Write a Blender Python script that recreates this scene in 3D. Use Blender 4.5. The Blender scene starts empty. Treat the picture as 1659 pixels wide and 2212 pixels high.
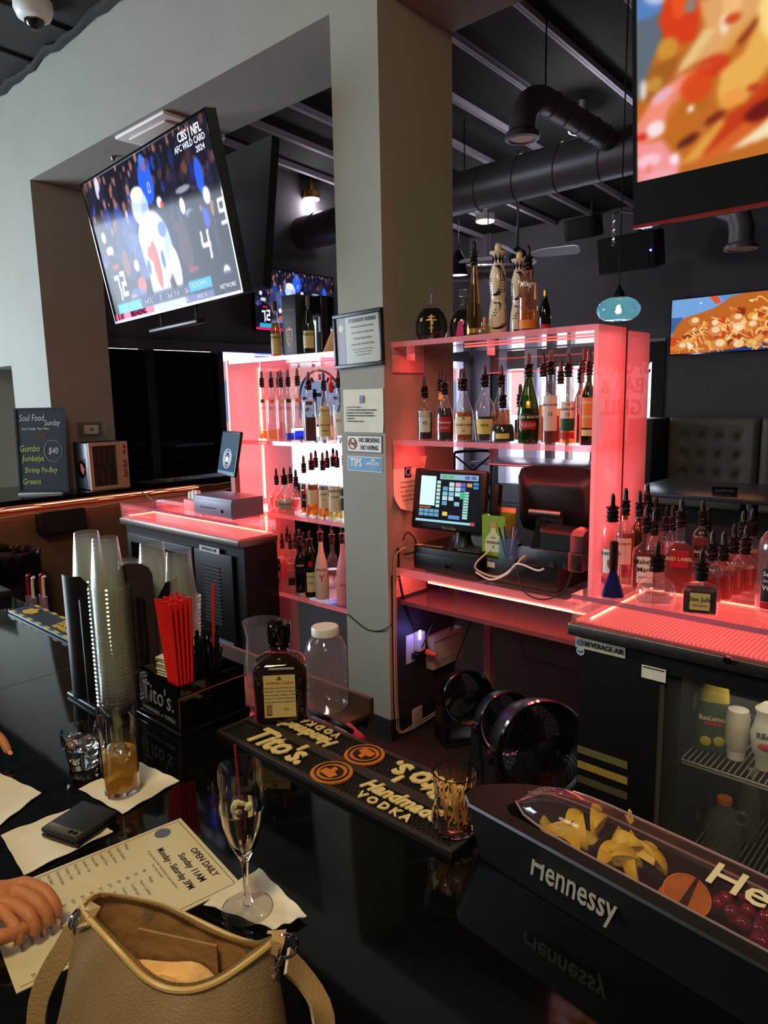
import bpy, bmesh, math, random
import numpy as np
from mathutils import Vector, Matrix, Euler
random.seed(7)
rng = np.random.RandomState(5)
PI = math.pi
S = bpy.context.scene
COL = S.collection

# ------------------------------------------------------------------ camera
FPX, CXP, CYP = 1530.0, 829.5, 1106.0
EYE = 1.70
_t, _r, _a = math.radians(9.1), math.radians(1.14), math.radians(47.2)
_fw = Vector((-math.cos(_a), math.sin(_a), 0)); _rt = Vector((math.sin(_a), math.cos(_a), 0)); _up = Vector((0, 0, 1))
F_ = _fw*math.cos(_t) - _up*math.sin(_t)
U_ = _fw*math.sin(_t) + _up*math.cos(_t)
R_ = _rt*math.cos(_r) - U_*math.sin(_r)
V_ = _rt*math.sin(_r) + U_*math.cos(_r)
CAM = Vector((0, 0, EYE))
cd = bpy.data.cameras.new('camera'); cam = bpy.data.objects.new('camera', cd); COL.objects.link(cam)
m3 = Matrix((R_, V_, -F_)).transposed()
cam.matrix_world = Matrix.Translation(CAM) @ m3.to_4x4()
cd.sensor_fit = 'HORIZONTAL'; cd.sensor_width = 36.0; cd.lens = FPX/1659*36.0
cd.clip_start = 0.02; cd.clip_end = 200
S.camera = cam
# measuring helpers: where a line of sight of the photograph meets a real surface
def ray(x, y): return F_*FPX + R_*(x-CXP) + V_*(CYP-y)
def onz(x, y, z): d = ray(x, y); return CAM + d*((z-EYE)/d.z)
def ony(x, y, Y): d = ray(x, y); return CAM + d*(Y/d.y)
def onx(x, y, X): d = ray(x, y); return CAM + d*(X/d.x)
def onplane(x, y, p, n): d = ray(x, y); return CAM + d*((Vector(p)-CAM).dot(n)/d.dot(n))

# ------------------------------------------------------------------ view, world, big lights
S.view_settings.view_transform = 'Standard'; S.view_settings.look = 'None'
S.view_settings.exposure = 0.28; S.view_settings.gamma = 1.0; S.view_settings.use_curve_mapping = False
S.render.engine = 'CYCLES'
S.cycles.transparent_max_bounces = 40
S.cycles.max_bounces = 10
W = bpy.data.worlds.new('world'); S.world = W; W.use_nodes = True
W.node_tree.nodes['Background'].inputs[0].default_value = (0.80, 0.86, 1.0, 1)
W.node_tree.nodes['Background'].inputs[1].default_value = 3.2
def area(name, loc, target, sx, sy, power, color, spread=None):
    l = bpy.data.lights.new(name, 'AREA'); l.shape = 'RECTANGLE'; l.size = sx; l.size_y = sy
    l.energy = power; l.color = color
    if spread: l.spread = spread
    o = bpy.data.objects.new(name, l); COL.objects.link(o); o.location = loc
    d = Vector(target)-Vector(loc); o.rotation_euler = d.to_track_quat('-Z', 'Y').to_euler(); return o
# daylight entering by the street windows on the left of the guest side
area('daylight_street_window', (-8.3, -1.2, 1.9), (-3.0, 1.4, 1.3), 3.2, 2.4, 340, (0.68, 0.84, 1.0))
# warm lamps over the guest side of the bar
area('bar_lamp_warm', (-0.3, -0.5, 3.6), (-0.8, 0.5, 1.0), 0.5, 0.5, 36, (1.0, 0.78, 0.46))
area('bar_lamp_warm', (1.6, -1.6, 3.9), (-1.5, 2.4, 2.8), 1.2, 1.2, 15, (1.0, 0.80, 0.55))
area('bar_lamp_warm', (-3.2, -1.0, 3.9), (-3.2, 1.2, 1.6), 0.9, 0.9, 16, (1.0, 0.84, 0.60))
# sky light slanting down through the far storefront
area('daylight_far_windows', (-9.3, 6.8, 4.2), (-4.5, 6.4, 0.2), 4.2, 2.0, 260, (0.80, 0.84, 1.0))
area('daylight_far_windows', (-5.0, 12.0, 4.2), (-4.2, 6.0, 0.2), 3.0, 2.0, 240, (0.80, 0.82, 1.0))

# ------------------------------------------------------------------ materials
def srgb(c):
    return tuple(((v/255)/12.92 if v/255 <= 0.04045 else ((v/255+0.055)/1.055)**2.4) for v in c)
MATS = {}
def nodes(name):
    m = bpy.data.materials.new(name); m.use_nodes = True; nt = m.node_tree
    return m, nt, nt.nodes, nt.links
def mat(name, rgb, rough=0.5, metal=0.0, spec=0.5, emit=0.0, noise=0.0, nscale=20.0, bump=0.0, bscale=60.0, trans=0.0, ior=1.45, coat=0.0, lin=False, ecol=None):
    if name in MATS: return MATS[name]
    m, nt, N, L = nodes(name); b = N['Principled BSDF']
    c = rgb if lin else srgb(rgb)
    b.inputs['Base Color'].default_value = (*c, 1); b.inputs['Roughness'].default_value = rough
    b.inputs['Metallic'].default_value = metal; b.inputs['Specular IOR Level'].default_value = spec
    b.inputs['Transmission Weight'].default_value = trans; b.inputs['IOR'].default_value = ior
    b.inputs['Coat Weight'].default_value = coat
    if emit:
        b.inputs['Emission Color'].default_value = (*(srgb(ecol) if ecol else c), 1); b.inputs['Emission Strength'].default_value = emit
    if noise or bump:
        tc = N.new('ShaderNodeTexCoord'); nz = N.new('ShaderNodeTexNoise'); nz.inputs['Scale'].default_value = nscale; nz.inputs['Detail'].default_value = 5
        L.new(tc.outputs['Object'], nz.inputs['Vector'])
        if noise:
            mx = N.new('ShaderNodeMixRGB'); mx.blend_type = 'MULTIPLY'; mx.inputs[0].default_value = noise
            mx.inputs[1].default_value = (*c, 1)
            cr = N.new('ShaderNodeValToRGB'); cr.color_ramp.elements[0].position = .3; cr.color_ramp.elements[1].position = .7
            cr.color_ramp.elements[0].color = (.25, .25, .25, 1)
            L.new(nz.outputs['Fac'], cr.inputs[0]); L.new(cr.outputs[0], mx.inputs[2]); L.new(mx.outputs[0], b.inputs['Base Color'])
        if bump:
            n2 = N.new('ShaderNodeTexNoise'); n2.inputs['Scale'].default_value = bscale; n2.inputs['Detail'].default_value = 4
            L.new(tc.outputs['Object'], n2.inputs['Vector'])
            bp = N.new('ShaderNodeBump'); bp.inputs['Strength'].default_value = bump; bp.inputs['Distance'].default_value = .01
            L.new(n2.outputs['Fac'], bp.inputs['Height']); L.new(bp.outputs[0], b.inputs['Normal'])
    MATS[name] = m; return m
def clear(name, tint, rough=0.03, milky=0.0, mcol=(1, 1, 1), gloss=1.0, ior=1.45, emit=0.0, ecol=(1, 1, 1)):
    """thin clear glass or acrylic: see-through, mirror at grazing angles, optionally milky"""
    if name in MATS: return MATS[name]
    m, nt, N, L = nodes(name); N.remove(N['Principled BSDF']); out = N['Material Output']
    tr = N.new('ShaderNodeBsdfTransparent'); tr.inputs[0].default_value = (*tint, 1)
    gl = N.new('ShaderNodeBsdfGlossy'); gl.inputs['Roughness'].default_value = rough; gl.inputs[0].default_value = (gloss, gloss, gloss, 1)
    fr = N.new('ShaderNodeFresnel'); ge = N.new('ShaderNodeNewGeometry'); mr = N.new('ShaderNodeMapRange')
    mr.inputs[3].default_value = ior; mr.inputs[4].default_value = 1/ior; L.new(ge.outputs['Backfacing'], mr.inputs[0]); L.new(mr.outputs[0], fr.inputs[0])
    base = tr.outputs[0]
    if milky:
        tl = N.new('ShaderNodeBsdfTranslucent'); tl.inputs[0].default_value = (*mcol, 1)
        df = N.new('ShaderNodeBsdfDiffuse'); df.inputs[0].default_value = (*mcol, 1)
        a = N.new('ShaderNodeMixShader'); a.inputs[0].default_value = .5
        L.new(tl.outputs[0], a.inputs[1]); L.new(df.outputs[0], a.inputs[2])
        b = N.new('ShaderNodeMixShader'); b.inputs[0].default_value = milky
        L.new(base, b.inputs[1]); L.new(a.outputs[0], b.inputs[2]); base = b.outputs[0]
    mx = N.new('ShaderNodeMixShader'); L.new(fr.outputs[0], mx.inputs[0]); L.new(base, mx.inputs[1]); L.new(gl.outputs[0], mx.inputs[2])
    res = mx.outputs[0]
    if emit:
        e = N.new('ShaderNodeEmission'); e.inputs[0].default_value = (*ecol, 1); e.inputs[1].default_value = emit
        ad = N.new('ShaderNodeAddShader'); L.new(res, ad.inputs[0]); L.new(e.outputs[0], ad.inputs[1]); res = ad.outputs[0]
    L.new(res, out.inputs[0]); MATS[name] = m; return m
def glow(name, lin, s):
    if name in MATS: return MATS[name]
    m, nt, N, L = nodes(name); N.remove(N['Principled BSDF'])
    e = N.new('ShaderNodeEmission'); e.inputs[0].default_value = (*lin, 1); e.inputs[1].default_value = s
    L.new(e.outputs[0], N['Material Output'].inputs[0]); MATS[name] = m; return m
def screen_mat(name, s):
    m, nt, N, L = nodes(name); b = N['Principled BSDF']; b.inputs['Base Color'].default_value = (.01, .01, .01, 1); b.inputs['Roughness'].default_value = .08; b.inputs['Specular IOR Level'].default_value = .045
    a = N.new('ShaderNodeVertexColor'); a.layer_name = 'picture'
    L.new(a.outputs[0], b.inputs['Emission Color']); b.inputs['Emission Strength'].default_value = s; return m

M_paint = mat('grey_wall_paint', (152, 150, 138), .75, noise=.10, nscale=3, bump=.12, bscale=240)
M_dark = mat('charcoal_wall_paint', (92, 87, 92), .8, bump=.1, bscale=150)
M_ceil = mat('black_painted_deck', (46, 46, 44), .85, noise=.4, nscale=6)
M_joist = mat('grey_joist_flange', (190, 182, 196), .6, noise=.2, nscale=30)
M_black = mat('black_plastic', (16, 16, 18), .38, bump=.05, bscale=300)
M_blackgloss = mat('gloss_black', (9, 9, 10), .08, coat=.5)
M_blackmat = mat('matte_black', (20, 19, 19), .75)
M_chrome = mat('chrome', (225, 225, 225), .08, metal=1)
M_steel = mat('brushed_steel', (150, 140, 130), .32, metal=1, noise=.3, nscale=40)
M_white = mat('white_plastic', (225, 222, 214), .4)
M_paper = mat('white_paper', (226, 220, 200), .8, noise=.12, nscale=25, bump=.1, bscale=40)
M_ink = mat('black_ink', (22, 22, 24), .6)
M_inkgrey = mat('grey_ink', (110, 106, 98), .7)
M_copper = mat('copper_trim', (200, 120, 80), .25, metal=1)
M_gold = mat('gold_foil', (205, 160, 80), .3, metal=1)
M_cord = mat('black_cable', (14, 14, 15), .5)
M_cream = mat('cream_cable', (205, 170, 140), .5)
M_purple = mat('blue_cable', (60, 60, 190), .4)
M_led = glow('led_diode_red', (1.0, 0.26, 0.14), 6.0)
M_ledsoft = glow('led_diffused_red', (1.0, 0.12, 0.10), 1.6)
M_ledb = glow('led_diode_blue', (0.12, 0.16, 1.0), 7.0)
M_acr = clear('clear_acrylic', (.93, .90, .92), .04, milky=.07, mcol=(1, .80, .82))
M_acredge = clear('lit_acrylic_edge', (.9, .7, .72), .1, milky=.32, mcol=(1, .6, .68), emit=.10, ecol=(1, .16, .16))
M_frost = clear('frosted_acrylic', (.95, .72, .75), .12, milky=.80, mcol=(1, .62, .64))
M_glass = clear('clear_bottle_glass', (.90, .93, .93), .02, milky=.03, mcol=(.9, .95, 1))
M_pane = clear('window_pane', (.97, .98, .98), .01)
M_realglass = mat('drinking_glass', (255, 255, 255), .0, trans=1.0, ior=1.47)
M_wax = mat('tan_leather', (140, 118, 86), .42, noise=.15, nscale=10, bump=.25, bscale=420)
M_skin = mat('skin', (196, 126, 84), .5, noise=.18, nscale=30, bump=.15, bscale=160)
def glasstint(name, t, milky=.04, mc=(1, .9, .8)): return clear(name, t, .02, milky=milky, mcol=mc)

# ------------------------------------------------------------------ mesh building
class MB:
    def __init__(s): s.v = []; s.f = []
    def add(s, vs, fs):
        o = len(s.v); s.v += [tuple(v) for v in vs]; s.f += [tuple(i+o for i in f) for f in fs]; return s
    def box(s, x0, x1, y0, y1, z0, z1, M=None, bev=0):
        if bev:
            bm = bmesh.new(); bmesh.ops.create_cube(bm, size=1)
            for v in bm.verts: v.co = Vector(((x0+x1)/2+v.co.x*(x1-x0), (y0+y1)/2+v.co.y*(y1-y0), (z0+z1)/2+v.co.z*(z1-z0)))
            bmesh.ops.bevel(bm, geom=bm.edges[:], offset=bev, segments=3, affect='EDGES', profile=.5)
            vs = [v.co.copy() for v in bm.verts]; fs = [[v.index for v in f.verts] for f in bm.faces]; bm.free()
        else:
            vs = [Vector(p) for p in [(x0, y0, z0), (x1, y0, z0), (x1, y1, z0), (x0, y1, z0), (x0, y0, z1), (x1, y0, z1), (x1, y1, z1), (x0, y1, z1)]]
            fs = [(0, 3, 2, 1), (4, 5, 6, 7), (0, 1, 5, 4), (1, 2, 6, 5), (2, 3, 7, 6), (3, 0, 4, 7)]
        if M is not None: vs = [M @ v for v in vs]
        return s.add(vs, fs)
    def prism(s, pts, z0, z1, M=None):
        n = len(pts); vs = [Vector((p[0], p[1], z0)) for p in pts]+[Vector((p[0], p[1], z1)) for p in pts]
        fs = [tuple(range(n-1, -1, -1)), tuple(range(n, 2*n))]+[(i, (i+1) % n, (i+1) % n+n, i+n) for i in range(n)]
        if M is not None: vs = [M @ v for v in vs]
        return s.add(vs, fs)
    def loft(s, rings, closed=True, cap0=True, cap1=True):
        n = len(rings[0]); o = 0; vs = [p for r in rings for p in r]; fs = []
        for k in range(len(rings)-1):
            for i in range(n if closed else n-1):
                j = (i+1) % n; fs.append((k*n+i, k*n+j, (k+1)*n+j, (k+1)*n+i))
        if cap0: fs.append(tuple(range(n-1, -1, -1)))
        if cap1: fs.append(tuple((len(rings)-1)*n+i for i in range(n)))
        return s.add(vs, fs)
    def lathe(s, prof, n=28, sq=0.0, flat=1.0, M=None, cap0=True, cap1=True):
        rings = []
        for r, z in prof:
            ring = []
            for i in range(n):
                p = Vector(xs(2*PI*i/n, max(r, 1e-4), sq, flat)+(z,))
                ring.append(M @ p if M is not None else p)
            rings.append(ring)
        return s.loft(rings, True, cap0, cap1)
    def tube(s, pts, r, n=8, closed=False):
        pts = [Vector(p) for p in pts]; rings = []; N = len(pts); up = None
        rr = r if isinstance(r, (list, tuple)) else [r]*N
        for i, p in enumerate(pts):
            if closed: t = (pts[(i+1) % N]-pts[i-1])
            else: t = (pts[min(i+1, N-1)]-pts[max(i-1, 0)])
            if t.length < 1e-9: t = Vector((0, 0, 1))
            t.normalize()
            if up is None: up = t.orthogonal().normalized()
            up = (up-t*up.dot(t)); up = up.normalized() if up.length > 1e-6 else t.orthogonal().normalized()
            b = t.cross(up); rings.append([p+(up*math.cos(2*PI*k/n)+b*math.sin(2*PI*k/n))*rr[i] for k in range(n)])
        if closed: rings.append(rings[0]); return s.loft(rings, True, False, False)
        return s.loft(rings)
    def sphere(s, c, rx, ry=None, rz=None, n=16, m=10, M=None):
        ry = ry or rx; rz = rz or rx; c = Vector(c)
        rings = []
        for k in range(m+1):
            a = -PI/2+PI*k/m; q = max(math.cos(a), 1e-3)
            ring = [c+Vector((rx*q*math.cos(2*PI*i/n), ry*q*math.sin(2*PI*i/n), rz*math.sin(a))) for i in range(n)]
            rings.append([M @ p for p in ring] if M is not None else ring)
        return s.loft(rings)
    def quad(s, a, b, c, d): return s.add([a, b, c, d], [(0, 1, 2, 3)])
    def build(s, name, material, parent=None, smooth=True, loc=None, rot=None):
        me = bpy.data.meshes.new(name); me.from_pydata([tuple(v) for v in s.v], [], s.f); me.validate()
        bm = bmesh.new(); bm.from_mesh(me); bmesh.ops.recalc_face_normals(bm, faces=bm.faces[:]); bm.to_mesh(me); bm.free()
        if smooth:
            me.polygons.foreach_set('use_smooth', [True]*len(me.polygons)); me.set_sharp_from_angle(angle=math.radians(38))
        me.materials.append(material)
        o = bpy.data.objects.new(name, me); COL.objects.link(o)
        if parent is not None: o.parent = parent
        if loc is not None: o.location = loc
        if rot is not None: o.rotation_euler = rot
        return o
def xs(t, r, sq, flat=1.0):
    """a point of a cross-section between round (sq 0) and square (sq 1)"""
    c, s = math.cos(t), math.sin(t)
    if sq: p = 2+sq*7; k = (abs(c)**p+abs(s)**p)**(-1/p); return (r*c*k, r*s*k*flat)
    return (r*c, r*s*flat)
def thing(name, label, cat, loc=(0, 0, 0), rz=0.0, group=None):
    o = bpy.data.objects.new(name, None); o.empty_display_size = .05; COL.objects.link(o); o.location = loc; o.rotation_euler = (0, 0, rz)
    return tag(o, label, cat, group)
def tag(o, label=None, cat=None, group=None, kind=None):
    if label: o['label'] = label
    if cat: o['category'] = cat
    if group: o['group'] = group
    if kind: o['kind'] = kind
    return o
def struct(name, mb, m, smooth=False): return tag(mb.build(name, m, smooth=smooth), kind='structure')
def face_cam(x, y): return math.atan2(-x, y)
def Mx(loc=(0, 0, 0), rx=0, ry=0, rz=0): return Matrix.Translation(Vector(loc)) @ Euler((rx, ry, rz)).to_matrix().to_4x4()

TCACHE = {}
def text(parent, s, size, m, M, name='lettering', align='CENTER', depth=.0004, bend=None, shear=0.0, bold=0.0, sx=1.0, kids=True):
    """writing as a thin mesh; M takes the text plane (x right, y up) to the parent's space; bend wraps it on a cylinder of that radius"""
    key = (s, round(size, 5), align, round(depth, 5), bend, shear, bold, sx)
    if key not in TCACHE:
        cu = bpy.data.curves.new('t', 'FONT'); cu.body = s; cu.size = size; cu.align_x = align; cu.align_y = 'CENTER'
        cu.extrude = depth; cu.shear = shear; cu.offset = bold*size; cu.resolution_u = 2
        ob = bpy.data.objects.new('t', cu); COL.objects.link(ob)
        me = bpy.data.meshes.new_from_object(ob.evaluated_get(bpy.context.evaluated_depsgraph_get()))
        bpy.data.objects.remove(ob); bpy.data.curves.remove(cu)
        vs = [(v.co.x*sx, v.co.y, v.co.z) for v in me.vertices]; fs = [tuple(p.vertices) for p in me.polygons]; bpy.data.meshes.remove(me)
        TCACHE[key] = (vs, fs)
    vs, fs = TCACHE[key]; mb = MB(); out = []
    for x, y, z in vs:
        if bend: th = x/bend; p = Vector(((bend+z)*math.sin(th), y, (bend+z)*math.cos(th)-bend))
        else: p = Vector((x, y, z))
        out.append(M @ p)
    mb.add(out, fs); return mb.build(name, m, parent, smooth=False)
UP = Matrix(((1, 0, 0, 0), (0, 0, -1, 0), (0, 1, 0, 0), (0, 0, 0, 1)))    # text standing up, facing -Y

# ------------------------------------------------------------------ setting
PY0, PY1, PXL, PXR = 2.457, 2.985, -2.552, -2.257
HZ = 3.43
ceil_z = lambda y: 4.62-0.060*(y-3.0)
struct('floor', MB().box(-9, 4.5, -3.5, 9.75, -.1, 0), mat('dark_brown_floor', (58, 42, 34), .6, spec=.25, noise=.5, nscale=5, bump=.15, bscale=40))
struct('wall_front_header', MB().box(-9, 4.5, PY0, PY1, HZ, 5.0), M_paint)
struct('wall_front_left', MB().box(-6.70, -5.95, PY0, PY1, 0, HZ), M_paint)
struct('wall_front_left', MB().box(-9, -7.5, PY0, PY1, 0, HZ).box(-7.5, -6.70, PY0, PY1, 2.05, HZ).box(-7.5, -6.7, PY1-.04, PY1, 0, 2.05), M_paint)
struct('wall_front_pillar', MB().box(PXL, PXR, PY0, PY1, 0, HZ), M_paint)
struct('wall_front_right', MB().box(2.2, 4.5, PY0, PY1, 0, HZ), M_paint)
struct('wall_pillar_lower_side', MB().box(PXR, PXR+.006, PY0+.02, PY1-.004, .11, .85), mat('charcoal_lower_side', (52, 44, 44), .6, bump=.1, bscale=80))  # thin sheet over the lower pillar side, darker than the rest
bb = MB().box(PXL-.012, PXR+.012, PY0-.012, PY1+.012, 0, .11); struct('baseboard_pillar', bb, M_blackmat)
struct('wall_left', MB().box(-9.1, -9, -3.5, 2.5, 0, .6).box(-9.1, -9, -3.5, 2.5, 3.2, 5).box(-9.1, -9, .8, 2.5, .6, 3.2), M_paint)
struct('wall_back', MB().box(-9.1, 4.6, -3.6, -3.5, 0, 5), M_paint)
struct('wall_right', MB().box(4.5, 4.6, -3.6, 9.9, 0, 5), M_dark)
# ceiling: one sloped deck with joists
def deck(y0, y1, x0, x1, n):
    mb = MB(); z0, z1 = n(y0), n(y1)
    mb.add([(x0, y0, z0), (x1, y0, z0), (x1, y1, z1), (x0, y1, z1), (x0, y0, z0+.1), (x1, y0, z0+.1), (x1, y1, z1+.1), (x0, y1, z1+.1)],
           [(0, 3, 2, 1), (4, 5, 6, 7), (0, 1, 5, 4), (1, 2, 6, 5), (2, 3, 7, 6), (3, 0, 4, 7)]); return mb
near_z = lambda y: 4.20+0.05*(2.457-y)
struct('ceiling', deck(PY1, 9.75, -9, 4.5, ceil_z), M_ceil)
struct('ceiling', deck(-3.5, PY0, -9, 4.5, near_z), M_ceil)
def joist(x, y0, y1, fz, w, d=.16):
    mb = MB()
    for yy0, yy1 in ((y0, y1),):
        a, b = fz(yy0), fz(yy1)
        mb.add([(x-w, yy0, a-d), (x+w, yy0, a-d), (x+w, yy1, b-d), (x-w, yy1, b-d), (x-w, yy0, a-d+.012), (x+w, yy0, a-d+.012), (x+w, yy1, b-d+.012), (x-w, yy1, b-d+.012)],
               [(0, 3, 2, 1), (4, 5, 6, 7), (0, 1, 5, 4), (1, 2, 6, 5), (2, 3, 7, 6), (3, 0, 4, 7)])
        mb.add([(x-.006, yy0, a-d), (x+.006, yy0, a-d), (x+.006, yy1, b-d), (x-.006, yy1, b-d), (x-.006, yy0, a), (x+.006, yy0, a), (x+.006, yy1, b), (x-.006, yy1, b)],
               [(0, 3, 2, 1), (4, 5, 6, 7), (0, 1, 5, 4), (1, 2, 6, 5), (2, 3, 7, 6), (3, 0, 4, 7)])
    return mb
for i in range(15): struct('trim_ceiling_joist', joist(-8.6+i*.62, PY1+.01, 9.74, ceil_z, .026, .07), M_joist)
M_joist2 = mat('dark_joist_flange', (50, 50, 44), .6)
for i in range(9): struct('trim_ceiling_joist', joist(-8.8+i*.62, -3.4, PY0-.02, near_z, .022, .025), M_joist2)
# ragged caulk line where the header meets the deck
mb = MB(); pts = []
for i in range(70): x = -8.9+i*.14; pts.append((x, PY0-.012-random.random()*.012, near_z(PY0)-.012-random.random()*.05))
mb.tube(pts, [.018+random.random()*.018 for _ in pts], 6); struct('trim_caulk_line', mb, mat('dark_caulk', (30, 30, 26), .7), True)

# far storefront on the left (x = -7) and far wall (y = 9.75)
SX = -7.0
struct('wall_storefront_top', MB().box(SX-.15, SX, PY1, 9.75, 2.34, 5), M_dark)
struct('wall_storefront_low', MB().box(SX-.15, SX, PY1, 9.75, 0, .35), M_dark)
struct('trim_storefront_ledge', MB().box(SX, SX+.09, PY1, 9.7, 2.26, 2.36), mat('ledge_grey', (92, 88, 100), .35))
piers = [(2.99, 3.10), (3.9, 4.0), (4.80, 4.87), (5.42, 5.80), (7.6, 7.75), (9.5, 9.75)]
for a, b in piers: struct('trim_mullion', MB().box(SX-.12, SX+.02, a, b, .35, 2.34), M_blackmat if a < 4.9 else mat('pale_pier', (190, 180, 196), .6))
tint = mat('tinted_window_film', (7, 7, 8), .03, spec=.6)
struct('window_1', MB().box(SX-.06, SX-.04, 3.10, 3.9, .35, 2.26), tint)
struct('window_2', MB().box(SX-.06, SX-.04, 4.0, 4.80, .35, 2.26), tint)
for k, (a, b) in enumerate(((4.87, 5.42), (5.80, 7.6), (7.75, 9.5))): struct('window_%d' % (k+3), MB().box(SX-.06, SX-.05, a, b, .35, 2.26), M_pane)
BY = 9.75
struct('wall_far_right', MB().box(-3.80, 4.5, BY, BY+.15, 0, 5), M_dark)
struct('wall_far_top', MB().box(-7.15, -3.80, BY, BY+.15, 2.42, 5), M_dark)
struct('wall_far_corner', MB().box(-7.15, -6.60, BY-.05, BY+.15, 0, 5), mat('grey_corner_paint', (128, 118, 132), .7))
struct('wall_far_panel', MB().box(-6.60, -6.45, BY-.02, BY+.1, 0, 2.42), M_blackmat)
struct('wall_far_low', MB().box(-6.45, -3.80, BY, BY+.15, 0, .30), M_dark)
M_pier = mat('white_pier', (176, 172, 190), .6)
for a, b, mm in ((-6.45, -6.30, M_pier), (-5.98, -5.76, M_pier), (-5.60, -5.50, M_blackmat), (-5.26, -5.20, M_steel), (-3.98, -3.80, M_blackmat)):
    struct('trim_mullion', MB().box(a, b, BY-.02, BY+.12, .30, 2.42), mm)
struct('window_6', MB().box(-6.30, -3.98, BY+.03, BY+.04, .30, 2.42), M_pane)
struct('trim_window_head', MB().box(-5.2, -3.80, BY-.03, BY, 2.39, 2.43), mat('pale_trim', (150, 150, 160), .5))
struct('trim_window_blind', MB().box(-6.3, -3.98, BY-.01, BY+.02, 2.12, 2.40), M_blackmat)
# outside: paved lot and a brick front across it
struct('ground_outside', MB().box(-40, 30, 9.9, 50, -.15, -.05).box(-40, -7.16, -20, 9.9, -.15, -.05), mat('pale_paving', (232, 234, 240), .8, noise=.15, nscale=1))
mb = MB()
for i in range(6): mb.box(-14+i*2.6, -13.9+i*2.6, 12, 17, -.05, -.04)
struct('trim_parking_lines', mb, mat('line_paint', (235, 235, 235), .7))
struct('wall_outside_shopfront', MB().box(-36, -35, 14, 60, 0, 4.0), mat('pale_brick', (170, 110, 100), .8, noise=.5, nscale=4))
for k in range(5):
    mb = MB(); mb.box(-34.99, -34.9, 16+k*7, 20+k*7, .6, 2.9); struct('window_outside', mb, mat('outside_glass', (60, 70, 90), .1))

struct('wall_low_partition', MB().box(-6.2, -.6, 5.0, 5.08, 0, .80), mat('dark_wood_partition', (44, 30, 28), .5, noise=.3, nscale=6))
# blue LED strip along the top of the storefront window
o = MB(); o.box(SX+.03, SX+.05, 4.90, 6.6, 2.235, 2.25)
tag(o.build('led_strip', M_ledb), 'blue glowing light strip along the top of the storefront window', 'light strip')
# mirrored window lettering beside the right-hand case
t = thing('window_decal', 'dark mirrored lettering stuck on the window beside the booth', 'decal', (-4.42, BY+.025, 1.6))
Mflip = UP @ Matrix.Diagonal((-1, 1, 1, 1))
for k, (s_, z) in enumerate((('SPORTS', .47), ('BAR &', .20), ('GRILL', -.10))): text(t, s_, .30, M_ink, Mx((0, 0, z)) @ Mflip, bold=.02, depth=.001, sx=.8)
# round emblem decal on the storefront window
t = thing('window_emblem', 'dark round seal with points stuck on the bright storefront window', 'decal', (SX-.03, 6.40, 1.72), PI/2)
mb = MB(); mb.tube([(.36*math.cos(a*PI/24), 0, .36*math.sin(a*PI/24)) for a in range(48)], .016, 6, True); mb.build('outer_ring', mat('navy_decal', (26, 30, 74), .5), t)
mb = MB()
for k in range(12):
    a = k*PI/6; mb.box(-.02, .02, -.004, .004, .24, .31, Mx(ry=a))
for a, b, c, d in ((-.13, -.07, -.2, .12), (.02, .08, -.12, .2), (-.13, .08, .02, .07), (-.04, .14, -.2, -.15)): mb.box(a, b, -.004, .004, c, d)
mb.build('seal_figure', MATS['navy_decal'], t)

# ------------------------------------------------------------------ counters
B = 1.0
M_bar = mat('polished_black_granite', (10, 10, 9), .06, spec=.5, noise=.6, nscale=300)
t = thing('bar_counter', 'long polished black stone bar counter in the foreground', 'bar counter', (0, 0, 0))
MB().box(-5.60, 1.6, .195, .935, B-.035, B, bev=.005).build('countertop', M_bar, t)
MB().box(-5.60, 1.6, .30, .86, 0, B-.036).build('bar_front', mat('bar_panel', (40, 34, 30), .6), t)
mb = MB()
for x in (-1.86, -3.6): mb.box(x-.0012, x+.0012, .197, .933, B-.001, B+.0003)
mb.build('seam', mat('stone_seam', (60, 60, 56), .5), t)
t = thing('side_counter', 'dark stone counter crossing the far left end under the chalkboard', 'bar counter', (0, 0, 0))
MB().box(-6.6, -5.602, -1.0, PY0-.004, B-.04, B).box(-5.945, -5.602, PY0-.004, PY1+.004, B-.04, B).box(-6.6, -5.602, PY1+.004, 4.6, B-.04, B).build('countertop', mat('dark_counter_stone', (16, 17, 20), .12, noise=.4, nscale=200), t)
MB().box(-5.94, -5.70, -1.0, 4.5, 0, B-.041).build('counter_front', mat('tan_panelling', (120, 96, 72), .6, noise=.25, nscale=4), t)
# red lit wires clipped under the edge of the side counter
for k in range(3):
    mb = MB(); pts = [(-5.59+.004*k, -.8+i*.12, .935-.028*k+random.random()*.014) for i in range(42)]; mb.tube(pts, .006, 6)
    tag(mb.build('cable', (M_cream, mat('red_cable', (190, 40, 40), .4), M_cream)[k]), ('pale cable hanging highest under the far side counter edge', 'red cable running along the middle under the side counter edge', 'pale cable hanging lowest under the far side counter edge')[k], 'cable')
t = MB().box(-5.67, -5.655, -.9, 3.6, .925, .94); tag(t.build('led_strip', M_led), 'red light strip under the edge of the far side counter', 'light strip')
t = thing('speaker', 'dark box speaker hung under the far side counter', 'speaker', onx(132, 1122, -5.6))
MB().box(-.08, .08, -.17, .17, -.10, .08, bev=.015).build('cabinet', M_blackmat, t); MB().box(.08, .086, -.15, .15, -.08, .06).build('grille', mat('speaker_grille', (44, 32, 28), .9), t)

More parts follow.
